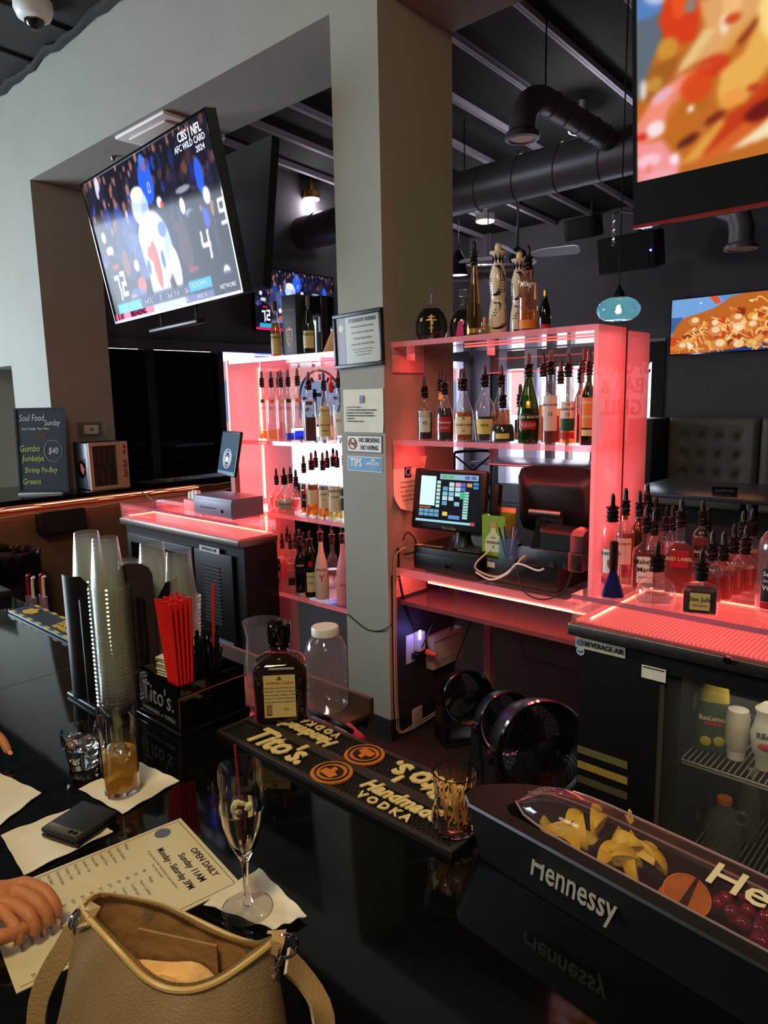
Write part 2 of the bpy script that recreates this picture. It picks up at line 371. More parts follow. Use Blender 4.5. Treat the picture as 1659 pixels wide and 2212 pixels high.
# ------------------------------------------------------------------ pictures for the television screens
def canvas(w, h, c): a = np.zeros((h, w, 3)); a[:] = np.array(c)/255.; return a
def ell(a, cx, cy, rx, ry, c, al=1.0, rot=0.0):
    h, w, _ = a.shape; Y, X = np.mgrid[0:h, 0:w]; X = (X+.5)/w-cx; Y = ((Y+.5)/h-cy)*.5625; cr, sr = math.cos(rot), math.sin(rot)
    d = ((X*cr+Y*sr)/rx)**2+((-X*sr+Y*cr)/(ry*.5625))**2; k = np.clip((1.12-d)/.24, 0, 1)[..., None]*al; a[:] = a*(1-k)+np.array(c)/255.*k
def rect(a, x0, x1, y0, y1, c, al=1.0, sh=0.0):
    h, w, _ = a.shape; Y, X = np.mgrid[0:h, 0:w]; X = (X+.5)/w; Y = (Y+.5)/h; X = X+sh*(Y-y0); k = ((X > x0) & (X < x1) & (Y > y0) & (Y < y1))[..., None]*al; a[:] = a*(1-k)+np.array(c)/255.*k
def stroke(a, P, wd, c, al=1.0):
    n = 26
    for i in range(n+1):
        t_ = i/n; p = [(1-t_)**2*P[0][j]+2*t_*(1-t_)*P[1][j]+t_*t_*P[2][j] for j in (0, 1)]
        ell(a, p[0], p[1], wd, wd/.5625, c, al)
def poly(a, pts, c, al=1.0):
    h, w, _ = a.shape; Y, X = np.mgrid[0:h, 0:w]; X = (X+.5)/w; Y = (Y+.5)/h; ins = np.zeros((h, w), bool); n = len(pts)
    for i in range(n):
        (x0, y0), (x1, y1) = pts[i], pts[(i+1) % n]
        if y0 == y1: continue
        ins ^= ((Y > min(y0, y1)) & (Y <= max(y0, y1)) & (X < (Y-y0)*(x1-x0)/(y1-y0)+x0))
    k = ins[..., None].astype(float)
    for _ in range(1): k = (k+np.roll(k, 1, 0)+np.roll(k, -1, 0)+np.roll(k, 1, 1)+np.roll(k, -1, 1))/5
    k = k*al; a[:] = a*(1-k)+np.array(c)/255.*k
def digit(a, s_, x, y, w, h, c, sh=.1, th=.2):
    seg = {'7': 'abc', '2': 'abged', '4': 'fgbc', '6': 'acdefg', '9': 'abcdfg', '0': 'abcdef'}[s_]
    L = {'a': (0, 1, 0, th*.6), 'b': (1-th, 1, 0, .5), 'c': (1-th, 1, .5, 1), 'd': (0, 1, 1-th*.6, 1), 'e': (0, th, .5, 1), 'f': (0, th, 0, .5), 'g': (0, 1, .5-th*.3, .5+th*.3)}
    for q in seg: x0, x1, y0, y1 = L[q]; rect(a, x+w*x0, x+w*x1, y+h*y0, y+h*y1, c, 1, sh)
def game_picture():
    a = canvas(320, 180, (18, 18, 34)); R = random.Random(3)
    pal = [(30, 26, 50), (22, 22, 36), (50, 44, 70), (36, 60, 150), (110, 70, 66), (150, 96, 82), (28, 32, 60), (190, 190, 215), (70, 30, 50), (20, 20, 30)]
    for i in range(190):
        x, y = R.random(), R.random()*.62; s = .010+.016*R.random()+y*.012; c = R.choice(pal[:4]+[pal[6], pal[9], pal[0]])
        ell(a, x, y+.09, s*1.1, s*3.4, c, .95)
        ell(a, x, y, s*.55, s*1.5, R.choice([(165, 105, 92), (120, 74, 66), (90, 56, 56), (170, 120, 110)]), .85)
        if R.random() < .14: ell(a, x+.005, y+.08, s*.5, s*2, R.choice([(60, 90, 235), (210, 210, 240), (40, 70, 210)]), .9)
    rect(a, .62, .99, .05, .34, (16, 15, 30), .55)
    # blue shirted fan
    ell(a, .52, .20, .055, .13, (40, 90, 240)); ell(a, .52, .07, .022, .05, (60, 110, 245)); ell(a, .53, .10, .014, .03, (150, 95, 80)); digit(a, '0', .525, .2, .02, .06, (230, 235, 255))
    ell(a, .88, .30, .025, .10, (40, 90, 235)); ell(a, .80, .22, .018, .04, (90, 60, 55)); ell(a, .13, .05, .02, .05, (200, 200, 225))
    # dark middle player
    ell(a, .24, .55, .07, .20, (50, 62, 110), .8); ell(a, .30, .45, .05, .12, (80, 96, 150), .7); ell(a, .36, .62, .06, .16, (110, 130, 190), .65)
    ell(a, .60, .38, .055, .10, (14, 14, 34)); ell(a, .585, .34, .02, .035, (220, 225, 240)); ell(a, .60, .60, .05, .22, (20, 22, 46)); ell(a, .60, .36, .012, .02, (220, 50, 50))
    # central player in white
    ell(a, .435, .32, .065, .115, (188, 205, 232)); ell(a, .43, .235, .05, .05, (228, 232, 205)); ell(a, .47, .36, .03, .06, (150, 170, 215)); ell(a, .44, .42, .03, .04, (230, 236, 255))
    ell(a, .49, .60, .115, .24, (205, 220, 255)); ell(a, .42, .52, .05, .11, (190, 205, 245)); ell(a, .46, .82, .075, .26, (200, 214, 255)); ell(a, .58, .62, .028, .14, (160, 180, 235)); ell(a, .46, .56, .02, .1, (235, 242, 255))
    ell(a, .465, .70, .026, .16, (182, 92, 74)); ell(a, .44, .62, .03, .05, (190, 100, 84)); ell(a, .60, .76, .034, .14, (225, 232, 255)); ell(a, .56, .50, .03, .05, (90, 120, 220)); ell(a, .53, .94, .045, .07, (225, 205, 70)); ell(a, .40, .70, .012, .05, (60, 90, 230)); ell(a, .52, .68, .012, .06, (60, 90, 230))
    # right dark player number 4
    ell(a, .76, .40, .062, .115, (14, 15, 32)); ell(a, .735, .42, .018, .05, (228, 232, 245)); ell(a, .775, .48, .03, .03, (150, 156, 185)); ell(a, .76, .33, .05, .02, (190, 196, 215), .7)
    ell(a, .80, .76, .105, .30, (15, 15, 30)); ell(a, .70, .66, .04, .16, (66, 46, 52)); ell(a, .90, .42, .022, .05, (215, 220, 240)); ell(a, .87, .54, .018, .06, (40, 70, 220)); ell(a, .72, .80, .035, .02, (130, 40, 60))
    digit(a, '4', .81, .60, .055, .17, (235, 240, 255), .05, .24); ell(a, .97, .68, .05, .34, (14, 14, 28)); digit(a, '9', .955, .46, .04, .15, (230, 235, 250), .05, .24); ell(a, .93, .93, .03, .10, (200, 210, 240))
    # left dark player 72
    ell(a, .09, .40, .045, .085, (14, 15, 30)); ell(a, .075, .40, .02, .04, (200, 205, 225)); ell(a, .10, .50, .03, .03, (200, 205, 225)); ell(a, .11, .78, .10, .22, (12, 12, 26)); rect(a, .09, .15, .60, .64, (150, 30, 50))
    digit(a, '7', .08, .68, .045, .18, (238, 242, 255), .08, .3); digit(a, '2', .135, .66, .045, .18, (238, 242, 255), .08, .3); ell(a, .22, .62, .03, .10, (120, 76, 68)); ell(a, .30, .66, .02, .04, (240, 240, 250)); ell(a, .31, .80, .035, .06, (200, 90, 60)); ell(a, .26, .86, .07, .06, (90, 110, 190), .7)
    ell(a, .22, .92, .05, .08, (150, 130, 140), .9); rect(a, .0, 1, .865, .90, (18, 18, 36), .6)
    # score bar
    rect(a, .04, 1, .885, .955, (20, 22, 52)); rect(a, .05, .27, .885, .955, (36, 168, 214)); rect(a, .27, .42, .885, .955, (32, 44, 96)); rect(a, .42, .68, .885, .955, (60, 60, 90)); rect(a, .66, .82, .865, .935, (40, 160, 220)); rect(a, .82, 1, .90, 1, (16, 18, 38))
    rect(a, 0, .36, .952, 1, (196, 42, 92)); rect(a, .36, .62, .952, 1, (176, 196, 222)); rect(a, .62, .82, .952, 1, (92, 96, 150))
    return a
def food_close():
    # only the left quarter of this screen is in the photograph; u runs 0..0.30 there
    a = canvas(320, 180, (120, 130, 145)); U = lambda x: (x-190)/1252*.262; Vv = lambda y: 1-(1640-y)/2520.
    def e(x, y, rx, ry, c, al=1., rot=0.): ell(a, U(x), Vv(y), rx*.262/1252, ry/2520., c, al, rot)
    rect(a, 0, .3, 0, .48, (96, 140, 196)); e(250, 300, 260, 300, (70, 110, 170), .8); rect(a, 0, .06, .45, .8, (84, 96, 110)); e(420, 60, 160, 120, (190, 200, 225), .8)
    P = lambda L, c, al=1.: poly(a, [(U(x), Vv(y)) for x, y in L], c, al)
    P([(190, 980), (330, 620), (430, 430), (420, 180), (560, 0), (560, -900), (5200, -900), (5200, 1640), (190, 1640)], (176, 96, 30))
    P([(380, 300), (480, 100), (600, 0), (740, 60), (720, 440), (700, 560), (600, 570), (430, 470)], (196, 52, 16)); e(560, 200, 70, 160, (214, 74, 24)); e(650, 280, 50, 60, (130, 116, 108))
    P([(760, -100), (1500, -100), (1500, 420), (1250, 480), (900, 760), (640, 740), (560, 720), (780, 520), (720, 300)], (206, 150, 92)); e(800, 160, 90, 120, (150, 50, 20)); e(1040, 140, 70, 50, (186, 84, 36)); e(1180, 90, 60, 90, (222, 206, 206)); e(1300, 200, 90, 70, (214, 196, 186)); e(980, 330, 80, 160, (222, 170, 112)); e(1280, 330, 160, 70, (212, 160, 104))
    P([(520, 800), (760, 500), (860, 540), (660, 760)], (212, 178, 120)); e(920, 520, 36, 80, (226, 206, 180)); P([(860, 740), (1100, 540), (1250, 470), (1200, 560), (940, 760)], (204, 140, 66)); P([(1000, 700), (1230, 500), (1190, 580), (1050, 720)], (110, 30, 16)); e(980, 500, 60, 40, (186, 60, 20))
    P([(200, 900), (330, 660), (560, 640), (540, 780), (300, 960)], (150, 84, 22)); e(460, 560, 90, 90, (190, 130, 44)); e(250, 840, 30, 90, (200, 196, 190)); e(350, 820, 70, 60, (180, 130, 50))
    P([(190, 1120), (350, 920), (560, 820), (700, 820), (600, 1000), (470, 1150), (430, 1260), (190, 1320)], (224, 128, 110)); e(420, 930, 110, 50, (216, 160, 170), 1, -.5); e(540, 960, 60, 24, (214, 120, 90), 1, -.6); e(780, 800, 50, 18, (236, 210, 214)); e(840, 820, 130, 90, (190, 44, 14), .8); e(700, 950, 130, 130, (200, 60, 18), .85)
    P([(870, 1080), (900, 880), (1060, 800), (1240, 480), (1340, 400), (1600, 330), (1600, 760), (1300, 900), (1080, 1180), (920, 1190)], (214, 158, 74)); e(1300, 620, 110, 220, (228, 196, 120), 1, -.35); e(1330, 480, 40, 70, (226, 214, 190)); e(1000, 1120, 90, 70, (216, 140, 62))
    P([(1120, 1180), (1420, 900), (1900, 800), (1900, 1180), (1440, 1210), (1240, 1370), (900, 1500), (580, 1540), (920, 1260)], (178, 50, 14)); e(1240, 1270, 160, 70, (96, 16, 10), 1, -.3); e(1150, 1080, 50, 30, (176, 50, 26)); e(640, 1370, 100, 40, (90, 30, 14), 1, -.4); e(860, 1240, 90, 36, (110, 34, 16), 1, -.4); P([(560, 1560), (900, 1260), (950, 1290), (720, 1560)], (206, 144, 60))
    e(560, 1180, 120, 180, (176, 96, 24), .7); e(700, 1110, 120, 40, (168, 90, 24)); P([(190, 1640), (190, 1300), (420, 1300), (500, 1440), (580, 1500), (560, 1640)], (224, 136, 136)); e(360, 1200, 80, 70, (228, 206, 206)); e(240, 1240, 50, 30, (196, 30, 20)); e(300, 1460, 110, 60, (228, 180, 190)); e(300, 1530, 30, 40, (220, 110, 90)); e(530, 1500, 40, 50, (230, 214, 226)); e(400, 1600, 160, 40, (226, 150, 160))
    P([(960, 1540), (1240, 1380), (1440, 1220), (1800, 1100), (1800, 1500), (1440, 1480)], (226, 206, 170)); e(1440, 1420, 80, 60, (210, 180, 110)); P([(700, 1580), (1100, 1330), (1200, 1400), (960, 1540)], (196, 90, 34)); e(662, 1110, 27, 27, (240, 234, 222))
    R = random.Random(4)
    for i in range(60): x0 = .3+R.random()*.7; y0 = R.random(); stroke(a, [(x0, y0), (x0+.1*R.random(), y0-.2), (x0+.2, y0+.2*R.random())], .012+.01*R.random(), R.choice([(214, 150, 84), (190, 60, 20), (226, 190, 130)]), .9)
    return a
def food_plate():
    a = canvas(320, 180, (92, 134, 190)); R = random.Random(11)
    ell(a, .25, .22, .3, .3, (120, 160, 210), .6); rect(a, 0, .12, .33, .6, (50, 80, 130), .8); ell(a, .30, .10, .01, .015, (255, 230, 180)); ell(a, .6, 1.02, .62, .12, (190, 200, 220)); ell(a, .55, .94, .6, .10, (30, 50, 110))
    poly(a, [(.0, .70), (.06, .48), (.14, .34), (.30, .28), (.45, .2), (.6, .04), (.72, 0), (1, 0), (1, .78), (.7, .95), (.3, 1), (0, 1)], (176, 92, 34))
    poly(a, [(.38, 0), (.46, 0), (.50, .12), (.45, .15)], (206, 74, 40))
    for i in range(90):
        x, y = R.random(), .3+.62*R.random()
        if y < .75-.75*x: continue
        ell(a, x, y, .02+.04*R.random(), .04+.05*R.random(), R.choice([(206, 116, 48), (214, 160, 80), (150, 46, 20), (190, 60, 26), (224, 186, 120), (232, 214, 190), (120, 40, 20)]), .85, R.random()*3)
    for i in range(110):
        x, y = R.random()*1.1, .12+.85*R.random()
        if y < .72-.72*x: continue
        c = R.choice([(226, 176, 96), (232, 196, 120), (216, 140, 62), (236, 208, 150)]); stroke(a, [(x, y), (x+.08-.2*R.random(), y-.18*R.random()), (x-.05+.2*R.random(), y+.14*R.random())], .0055, c, .9)
    for x, y, r in ((.24, .42, .06), (.45, .62, .07), (.50, .86, .08), (.66, .42, .06), (.12, .86, .06), (.80, .56, .06)): ell(a, x, y, r, r*1.3, (196, 120, 60)); ell(a, x+.01, y-.02, r*.6, r*.8, (232, 206, 170), .8)
    return a
def screen_mesh(name, a, w, h, m):
    H, Wd, _ = a.shape; lin = np.where(a <= .04045, a/12.92, ((a+.055)/1.055)**2.4)
    vs = [((i/(Wd-1)-.5)*w, 0, (.5-j/(H-1))*h) for j in range(H) for i in range(Wd)]
    fs = [(j*Wd+i, (j+1)*Wd+i, (j+1)*Wd+i+1, j*Wd+i+1) for j in range(H-1) for i in range(Wd-1)]
    me = bpy.data.meshes.new(name); me.from_pydata(vs, [], fs)
    at = me.color_attributes.new('picture', 'FLOAT_COLOR', 'POINT'); buf = np.ones((H*Wd, 4)); buf[:, :3] = lin.reshape(-1, 3); at.data.foreach_set('color', buf.ravel()); me.materials.append(m); return me
def television(label, loc, rz, tilt, roll, w, pic, picname, strength, thick=.05, chin=.014, flipx=False):
    t = thing('television', label, 'television', loc); t.rotation_mode = 'XYZ'
    M = Matrix.Rotation(rz, 4, 'Z') @ Matrix.Rotation(tilt, 4, 'X') @ Matrix.Rotation(roll, 4, 'Y'); t.rotation_euler = M.to_euler()
    h = w*.575; b = .010
    mb = MB(); mb.box(-w/2, -w/2+b, -.008, thick, -h/2, h/2).box(w/2-b, w/2, -.008, thick, -h/2, h/2).box(-w/2+b, w/2-b, -.008, thick, h/2-b, h/2).box(-w/2+b, w/2-b, -.008, thick, -h/2, -h/2+chin).box(-w/2+b, w/2-b, .004, thick, -h/2+chin, h/2-b)
    mb.build('frame', M_blackgloss, t, smooth=False)
    if pic is not None:
        sw, sh = w-2*b, h-b-chin; me = screen_mesh(picname, pic, sw, sh, screen_mat('picture_'+picname, strength))
        o = bpy.data.objects.new('screen', me); COL.objects.link(o); o.parent = t; o.location = (0, 0, (chin-b)/2)
    MB().box(-.32, .32, thick, thick+.05, -.2, .2, bev=.01).build('rear_housing', M_black, t)
    return t, w, h
def soften(a, n):
    for _ in range(n): p = np.pad(a, ((1, 1), (1, 1), (0, 0)), mode='edge'); a = (p[1:-1, 1:-1]*2+p[:-2, 1:-1]+p[2:, 1:-1]+p[1:-1, :-2]+p[1:-1, 2:])/6
    return a
pic_game = soften(game_picture(), 2); pic_food = soften(food_close(), 4); pic_plate = soften(food_plate(), 2)
tv, w, h = television('large tilted television showing a football game, left of the pillar', (-3.704, 2.178, 2.63), -.041, .178, -.021, 1.45, pic_game, 'football_game', 1.15)
sc = [c for c in tv.children if c.name.startswith('screen')][0]
M_scrtxt = glow('screen_white_letters', (.8, .86, 1), 1.0); M_scrdark = glow('screen_navy_letters', (.01, .01, .04), 1.0)
def scr_text(s_, u, v, size, m, **k): text(sc, s_, size, m, Mx(((u-.5)*1.43, -.002, (.5-v)*.81)) @ UP, name='screen_lettering', depth=.0003, **k)
scr_text('CBS | NFL', .875, .06, .060, M_scrtxt, bold=.02, sx=.85)
scr_text('AFC WILD CARD', .865, .115, .042, M_scrtxt, bold=.01, sx=.9); scr_text('2024', .925, .165, .040, M_scrtxt, bold=.01)
scr_text('BREAKING', .22, .976, .042, M_scrdark, bold=.03); scr_text('S ////', .055, .976, .042, M_scrdark, bold=.03)
scr_text('LAC', .14, .92, .044, M_scrtxt); scr_text('6', .255, .92, .05, M_scrtxt, bold=.02); scr_text('HOU', .34, .92, .044, M_scrtxt); scr_text('0', .44, .92, .05, M_scrtxt); scr_text('2nd  7:10', .54, .92, .036, M_scrtxt); scr_text(':36', .64, .92, .036, M_scrtxt)
scr_text('& DOWN', .74, .90, .034, M_scrtxt); scr_text('NETWORK', .92, .955, .030, M_scrtxt, bold=.01); scr_text('HOU 14', .74, .975, .028, M_scrtxt); scr_text('SCHEDULE', .60, .975, .026, M_scrtxt)
# mounting arm and sensor bar under the left television
mt = (Matrix.Translation(tv.location) @ tv.rotation_euler.to_matrix().to_4x4()); im = mt.inverted()
mb = MB(); mb.tube([(0, .10, .1), (0, .20, .16), im @ Vector((-4.12, 2.66, 2.95)), im @ Vector((-4.12, 2.66, HZ))], .026, 10); mb.build('ceiling_mount', M_black, tv)
MB().box(-.28, .28, -.03, .03, -.52, -.49, bev=.012).build('sensor_bar', M_black, tv)
mb = MB(); mb.tube([(-.2, .02, -.49), (-.2, .04, -.40)], .008); mb.tube([(.2, .02, -.49), (.2, .04, -.40)], .008); mb.build('bar_bracket', M_black, tv)

# second television, back to back, facing the dining side
a_, b_ = ony(606, 288, 2.95), ony(580, 640, 2.72)
tv2, w, h = television('black back of a tilted television facing the dining side, behind the game screen', (a_.x-.76, 2.86, (a_.z+b_.z)/2), PI, .15, .02, 1.55, None, '', 1)
im = (Matrix.Translation(tv2.location) @ tv2.rotation_euler.to_matrix().to_4x4()).inverted()
for c_ in tv2.children: c_.data.materials[0] = M_blackmat
mb = MB(); mb.tube([(0, .10, .1), im @ Vector((tv2.location.x, 2.74, 2.95)), im @ Vector((tv2.location.x, 2.74, HZ))], .025, 10); mb.build('ceiling_mount', M_black, tv2)

# right television near the camera
TW = 1.48; th_ = TW*.575
cor = ony(1357, 488, 2.0); tl = .10
tv3, w, h = television('large black framed television showing a close-up of saucy food, top right', (cor.x+TW/2, 2.0+.0, cor.z+th_/2*math.cos(tl)), 0.0, tl, 0.0, TW, pic_food, 'saucy_food', 1.0, chin=.118)
mb = MB(); mb.box(-TW/2, TW/2, -.012, .0, -th_/2-.003, -th_/2+.006); mb.build('bottom_trim', mat('silver_red_trim', (190, 60, 60), .2, metal=.8), tv3)
mb = MB(); mb.box(-.40, .40, .05, .16, -th_/2-.06, -th_/2+.3, bev=.01); mb.build('rear_shelf', M_blackgloss, tv3)
im = (Matrix.Translation(tv3.location) @ tv3.rotation_euler.to_matrix().to_4x4()).inverted()
mb = MB(); mb.tube([(0, .12, .1), im @ Vector((tv3.location.x, 2.7, 2.9)), im @ Vector((tv3.location.x, 2.7, HZ))], .028, 10); mb.build('ceiling_mount', M_black, tv3)
# small television on the far wall
a1, a2 = ony(1452, 648, BY-.08), ony(1452, 768, BY-.08); sh_ = a1.z-a2.z
television('television on the far wall showing a plate of pasta, above the booth', (a1.x+sh_/.575/2, BY-.10, (a1.z+a2.z)/2), 0, 0, 0, sh_/.575, pic_plate, 'pasta_plate', 1.0)
# television on the storefront soffit
a1, a2 = onx(548, 574, SX+.12), onx(548, 714, SX+.12); hh = a1.z-a2.z
tv5, w, h = television('television above the storefront window showing the same game, half hidden by bottles', (SX+.12, a1.y+hh/.575/2-.02, (a1.z+a2.z)/2), PI/2, .0, 0, hh/.575, pic_game, 'football_game_small', 1.0)

# ------------------------------------------------------------------ ceiling fittings
def ceilpt(x, y, dz=0.0):
    p = onz(x, y, 4.3)
    for _ in range(6): p = onz(x, y, ceil_z(p.y)-dz)
    return p
# security camera dome on the near ceiling
p = onz(72, 22, near_z(2.0)-.06)
t = thing('security_camera', 'white dome camera on the dark ceiling, top left', 'camera', (p.x, p.y, near_z(p.y)))
MB().lathe([(.115, -.0), (.118, -.05), (.10, -.095), (.066, -.115)], 28).build('housing', M_white, t)
MB().sphere((0, 0, -.105), .062, n=20, m=12).build('lens_dome', mat('smoked_dome', (30, 30, 34), .05), t)
# vents and detector on the soffit of the left opening
p = onz(335, 280, HZ)
t = thing('ceiling_vent', 'white square air vent in the soffit above the game television', 'vent', (p.x+.02, PY0+.19, HZ))
MB().box(-.30, .30, -.165, .165, -.022, 0, bev=.006).build('frame', M_white, t)
MB().box(-.22, .22, -.11, .11, -.034, -.022, bev=.004).build('diffuser_plate', mat('vent_plate', (205, 200, 185), .5), t)
p = onz(466, 298, HZ-.02)
o = MB().lathe([(.06, 0), (.06, -.02), (.045, -.035)], 20).build('smoke_detector', M_white, loc=(p.x, p.y, HZ)); tag(o, 'small white round detector on the soffit right of the game television', 'smoke detector')
o = MB().lathe([(.018, 0), (.018, -.012), (.008, -.03)], 12).build('sprinkler_head', M_steel, loc=(onz(195, 325, HZ).x, PY0+.2, HZ)); tag(o, 'tiny round sprinkler head on the soffit left of the game television', 'sprinkler')
# flush round ceiling lamps of the dining room
M_lampface = glow('lamp_diffuser', (.93, .84, 1.0), .95)
def flush_lamp(px, py, label, r=.13, band=False):
    p = ceilpt(px, py, .22)
    t = thing('ceiling_lamp', label, 'ceiling lamp', (p.x, p.y, p.z), 0, 'round ceiling lamps of the dining room')
    MB().lathe([(r, -.03), (r, .05), (r*.7, .06), (.03, .07), (.03, .23)], 28).build('lamp_body', M_gold if band else M_white, t)
    lp = bpy.data.lights.new('ceiling_lamp_light', 'POINT'); lp.energy = 18; lp.color = (.95, .88, 1.0); lp.shadow_soft_size = .1; lo = bpy.data.objects.new('ceiling_lamp_light', lp); COL.objects.link(lo); lo.location = (p.x, p.y, p.z-.12)
    MB().lathe([(r*.96, -.031), (r*.96, -.045), (r*.8, -.055)], 28).build('lamp_diffuser', M_lampface, t)
flush_lamp(672, 424, 'round ceiling lamp with a brass band, seen left of the pillar', .11, True)
flush_lamp(1048, 472, 'small white round ceiling lamp just right of the pillar, over the tall bottles')
flush_lamp(1257, 272, 'white round ceiling lamp beside the elbow duct')
# ducts
M_duct = mat('charcoal_duct', (104, 96, 98), .42, metal=.25, noise=.12, nscale=8)
def duct(name, pts, r, label, seams=None, mouth=None):
    t = thing(name, label, 'air duct', pts[0]); o = Vector(pts[0]); q = [Vector(p)-o for p in pts]
    MB().tube(q, r, 28).build('duct_body', M_duct, t)
    if seams:
        for k in range(len(q)-1):
            a, b = q[k], q[k+1]; L = (b-a).length; n = max(1, int(L/seams)) if L > seams else 0
            for i in range(n):
                c = a.lerp(b, (i+.5)/n); d = (b-a).normalized(); u = d.orthogonal().normalized(); w_ = d.cross(u)
                mb = MB(); mb.tube([c+(u*math.cos(x*PI/16)+w_*math.sin(x*PI/16))*(r+.002)+d*.05*math.sin(x*PI/16) for x in range(32)], .006, 5, True); mb.build('seam_rib', M_duct, t)
    for f_ in (.25, .7):
        h_ = q[0].lerp(q[-1], f_) if len(q) == 2 else q[1]; w0 = h_+o; MB().tube([h_+Vector((0, 0, r*.9)), h_+Vector((0, 0, ceil_z(w0.y)-w0.z-.002))], .006, 6).build('hanger_rod', M_black, t)
    if mouth:
        c = q[-1]; MB().lathe([(r*1.0, .05), (r*1.30, .02), (r*1.32, -.015), (r*.98, -.02), (r*.95, .02)], 28, M=Matrix.Translation(c), cap0=False, cap1=False).build('collar', M_duct, t)
        MB().lathe([(r*.96, -.012), (r*.5, .0)], 24, M=Matrix.Translation(c)).build('mouth_face', mouth, t)
    return t
M_warmin = mat('warm_lit_duct_mouth', (245, 190, 150), .5)  # warm light from the bar lamps below is put into this colour
duct('main_duct', [(-6.98, 6.15, 3.74), (-4.5, 6.15, 3.74), (1.5, 6.15, 3.74)], .20, 'large dark spiral duct running across the dining room ceiling', seams=.42)
arc = [(-2.88, 4.92-.30*math.sin(k*PI/12), 3.82-.26*(1-math.cos(k*PI/12))) for k in range(7)]
duct('branch_duct', [(-2.88, 5.97, 3.80), (-2.88, 4.93, 3.82)]+arc[1:]+[(-2.88, 4.62, 3.50)], .092, 'branch duct ending in a downward elbow outlet above the bottles', seams=.20, mouth=M_warmin)
e0 = ony(1600, 540, 8.2)
duct('wall_duct', [(e0.x-.9, 8.35, e0.z+.62), (e0.x-.25, 8.2, e0.z+.50), (e0.x-.05, 8.2, e0.z+.38), (e0.x, 8.2, e0.z+.22), (e0.x, 8.2, e0.z+.02)], .125, 'dark elbow duct outlet in front of the far wall above the pasta television', mouth=mat('outlet_grey', (110, 100, 98), .5))
f0, f1 = ony(590, 530, 6.3), ony(720, 490, 6.3)
duct('cross_duct', [(SX+.2, 6.75, f0.z-.05), (f0.x+1.6, 6.0, f0.z+.0)], .15, 'dark duct crossing behind the black television back, left of the pillar', seams=.3)
duct('side_duct', [(SX+.35, 7.3, f0.z-.40), (f1.x+1.4, 8.6, f1.z-.45)], .11, 'thin duct running away under the crossing duct left of the pillar', seams=.4)
# ceiling fan
p = ony(1118, 552, 7.0)
t = thing('ceiling_fan', 'white bladed ceiling fan partly hidden by the bottles on the case', 'ceiling fan', (p.x, p.y, p.z))
MB().lathe([(.02, -.09), (.08, -.08), (.10, -.02), (.09, .04), (.03, .08), (.013, .10), (.013, 4.3-p.z)], 24).build('motor_housing', M_black, t)
for k in range(4):
    a = math.radians(18+90*k); c_ = [(0.14, -.03), (.30, -.075), (.62, -.082), (.665, -.05), (.67, .03), (.64, .070), (.30, .068), (.14, .03)]
    M_ = Mx(rz=a) @ Mx(rx=-.42); MB().prism(c_, -.006, .004, M_).build('blade', mat('white_blade', (225, 222, 228), .4), t)
# pendant lamp of blue glass
pp = ony(1336, 668, 4.0)
t = thing('pendant_lamp', 'hanging lamp with a pale blue glass globe and a glowing filament bulb', 'pendant lamp', tuple(pp))
R0 = .122
MB().lathe([(.03, .066), (.065, .060), (.10, .042), (R0, .008), (R0*.99, -.014), (.105, -.044), (.075, -.060), (.04, -.064), (.012, -.055)], 36, cap0=False, cap1=False).build('glass_shade', clear('aqua_glass', (.52, .74, 1.0), .02, milky=.12, mcol=(.15, .5, 1.0)), t)
MB().lathe([(.008, .135), (.011, .12), (.028, .092), (.034, .066), (.03, .058)], 24).build('socket_cap', M_black, t)
MB().tube([(0, 0, .13), (0.0, 0, ceil_z(4.0)-pp.z)], .004, 6).build('cord', M_cord, t)
MB().lathe([(.008, .055), (.010, .03), (.026, .0), (.022, -.022), (.003, -.034)], 20).build('bulb', clear('bulb_glass', (1, .95, .8), .02), t)
MB().tube([(-.006, 0, .02), (-.008, 0, -.016), (0, 0, -.02), (.008, 0, -.016), (.006, 0, .02)], .0030, 6).build('filament', glow('filament', (1.0, .72, .28), 60), t)
pl = bpy.data.lights.new('bulb_light', 'POINT'); pl.energy = 3.5; pl.color = (1, .82, .5); pl.shadow_soft_size = .02
po = bpy.data.objects.new('bulb_light', pl); COL.objects.link(po); po.location = pp+Vector((0, 0, -.005))
# black dome pendant seen past the pillar
p = ony(990, 592, 7.6)
t = thing('dome_pendant', 'black dome pendant lamp half hidden by the pillar edge', 'pendant lamp', tuple(p))
MB().lathe([(.012, .30), (.04, .28), (.09, .18), (.12, .05), (.13, -.02)], 26, cap0=False, cap1=False).build('lamp_shade', M_blackmat, t)
MB().lathe([(.122, -.01), (.05, 0)], 24).build('lamp_diffuser', M_lampface, t); MB().tube([(0, 0, .29), (0, 0, 4.33-p.z)], .006).build('cord', M_cord, t)
# speakers at the far ceiling
def wedge_speaker(px, py, Y, w, h, d, label, rz=0, tilt=.25, led=False):
    p = ony(px, py, Y); t = thing('wall_speaker', label, 'speaker', tuple(p), rz); M_ = Mx(rx=tilt)
    MB().box(-w/2, w/2, -d/2, d/2, -h/2, h/2, M_, bev=.03).build('cabinet', M_blackmat, t)
    MB().box(-w*.36, w*.40, -d/2-.012, -d/2, -h*.42, h*.42, M_, bev=.004).build('grille', mat('grille_cloth', (34, 34, 37), .9, bump=.4, bscale=500), t)
    if led: MB().sphere(M_ @ Vector((w*.44, -d/2-.015, 0)), .012).build('indicator', M_ledb, t)
    mb = MB(); mb.tube([(0, d/2, h*.2), (0, d/2+.1, h*.5), (0, d/2+.1, ceil_z(Y)-p.z)], .02); mb.build('bracket', M_black, t); return t
wedge_speaker(1362, 545, 8.6, .72, .42, .32, 'wide black speaker with a blue light at the far ceiling under the food television', led=True)
wedge_speaker(1260, 492, 8.9, .44, .26, .26, 'smaller dark speaker under the ceiling right of the fan')
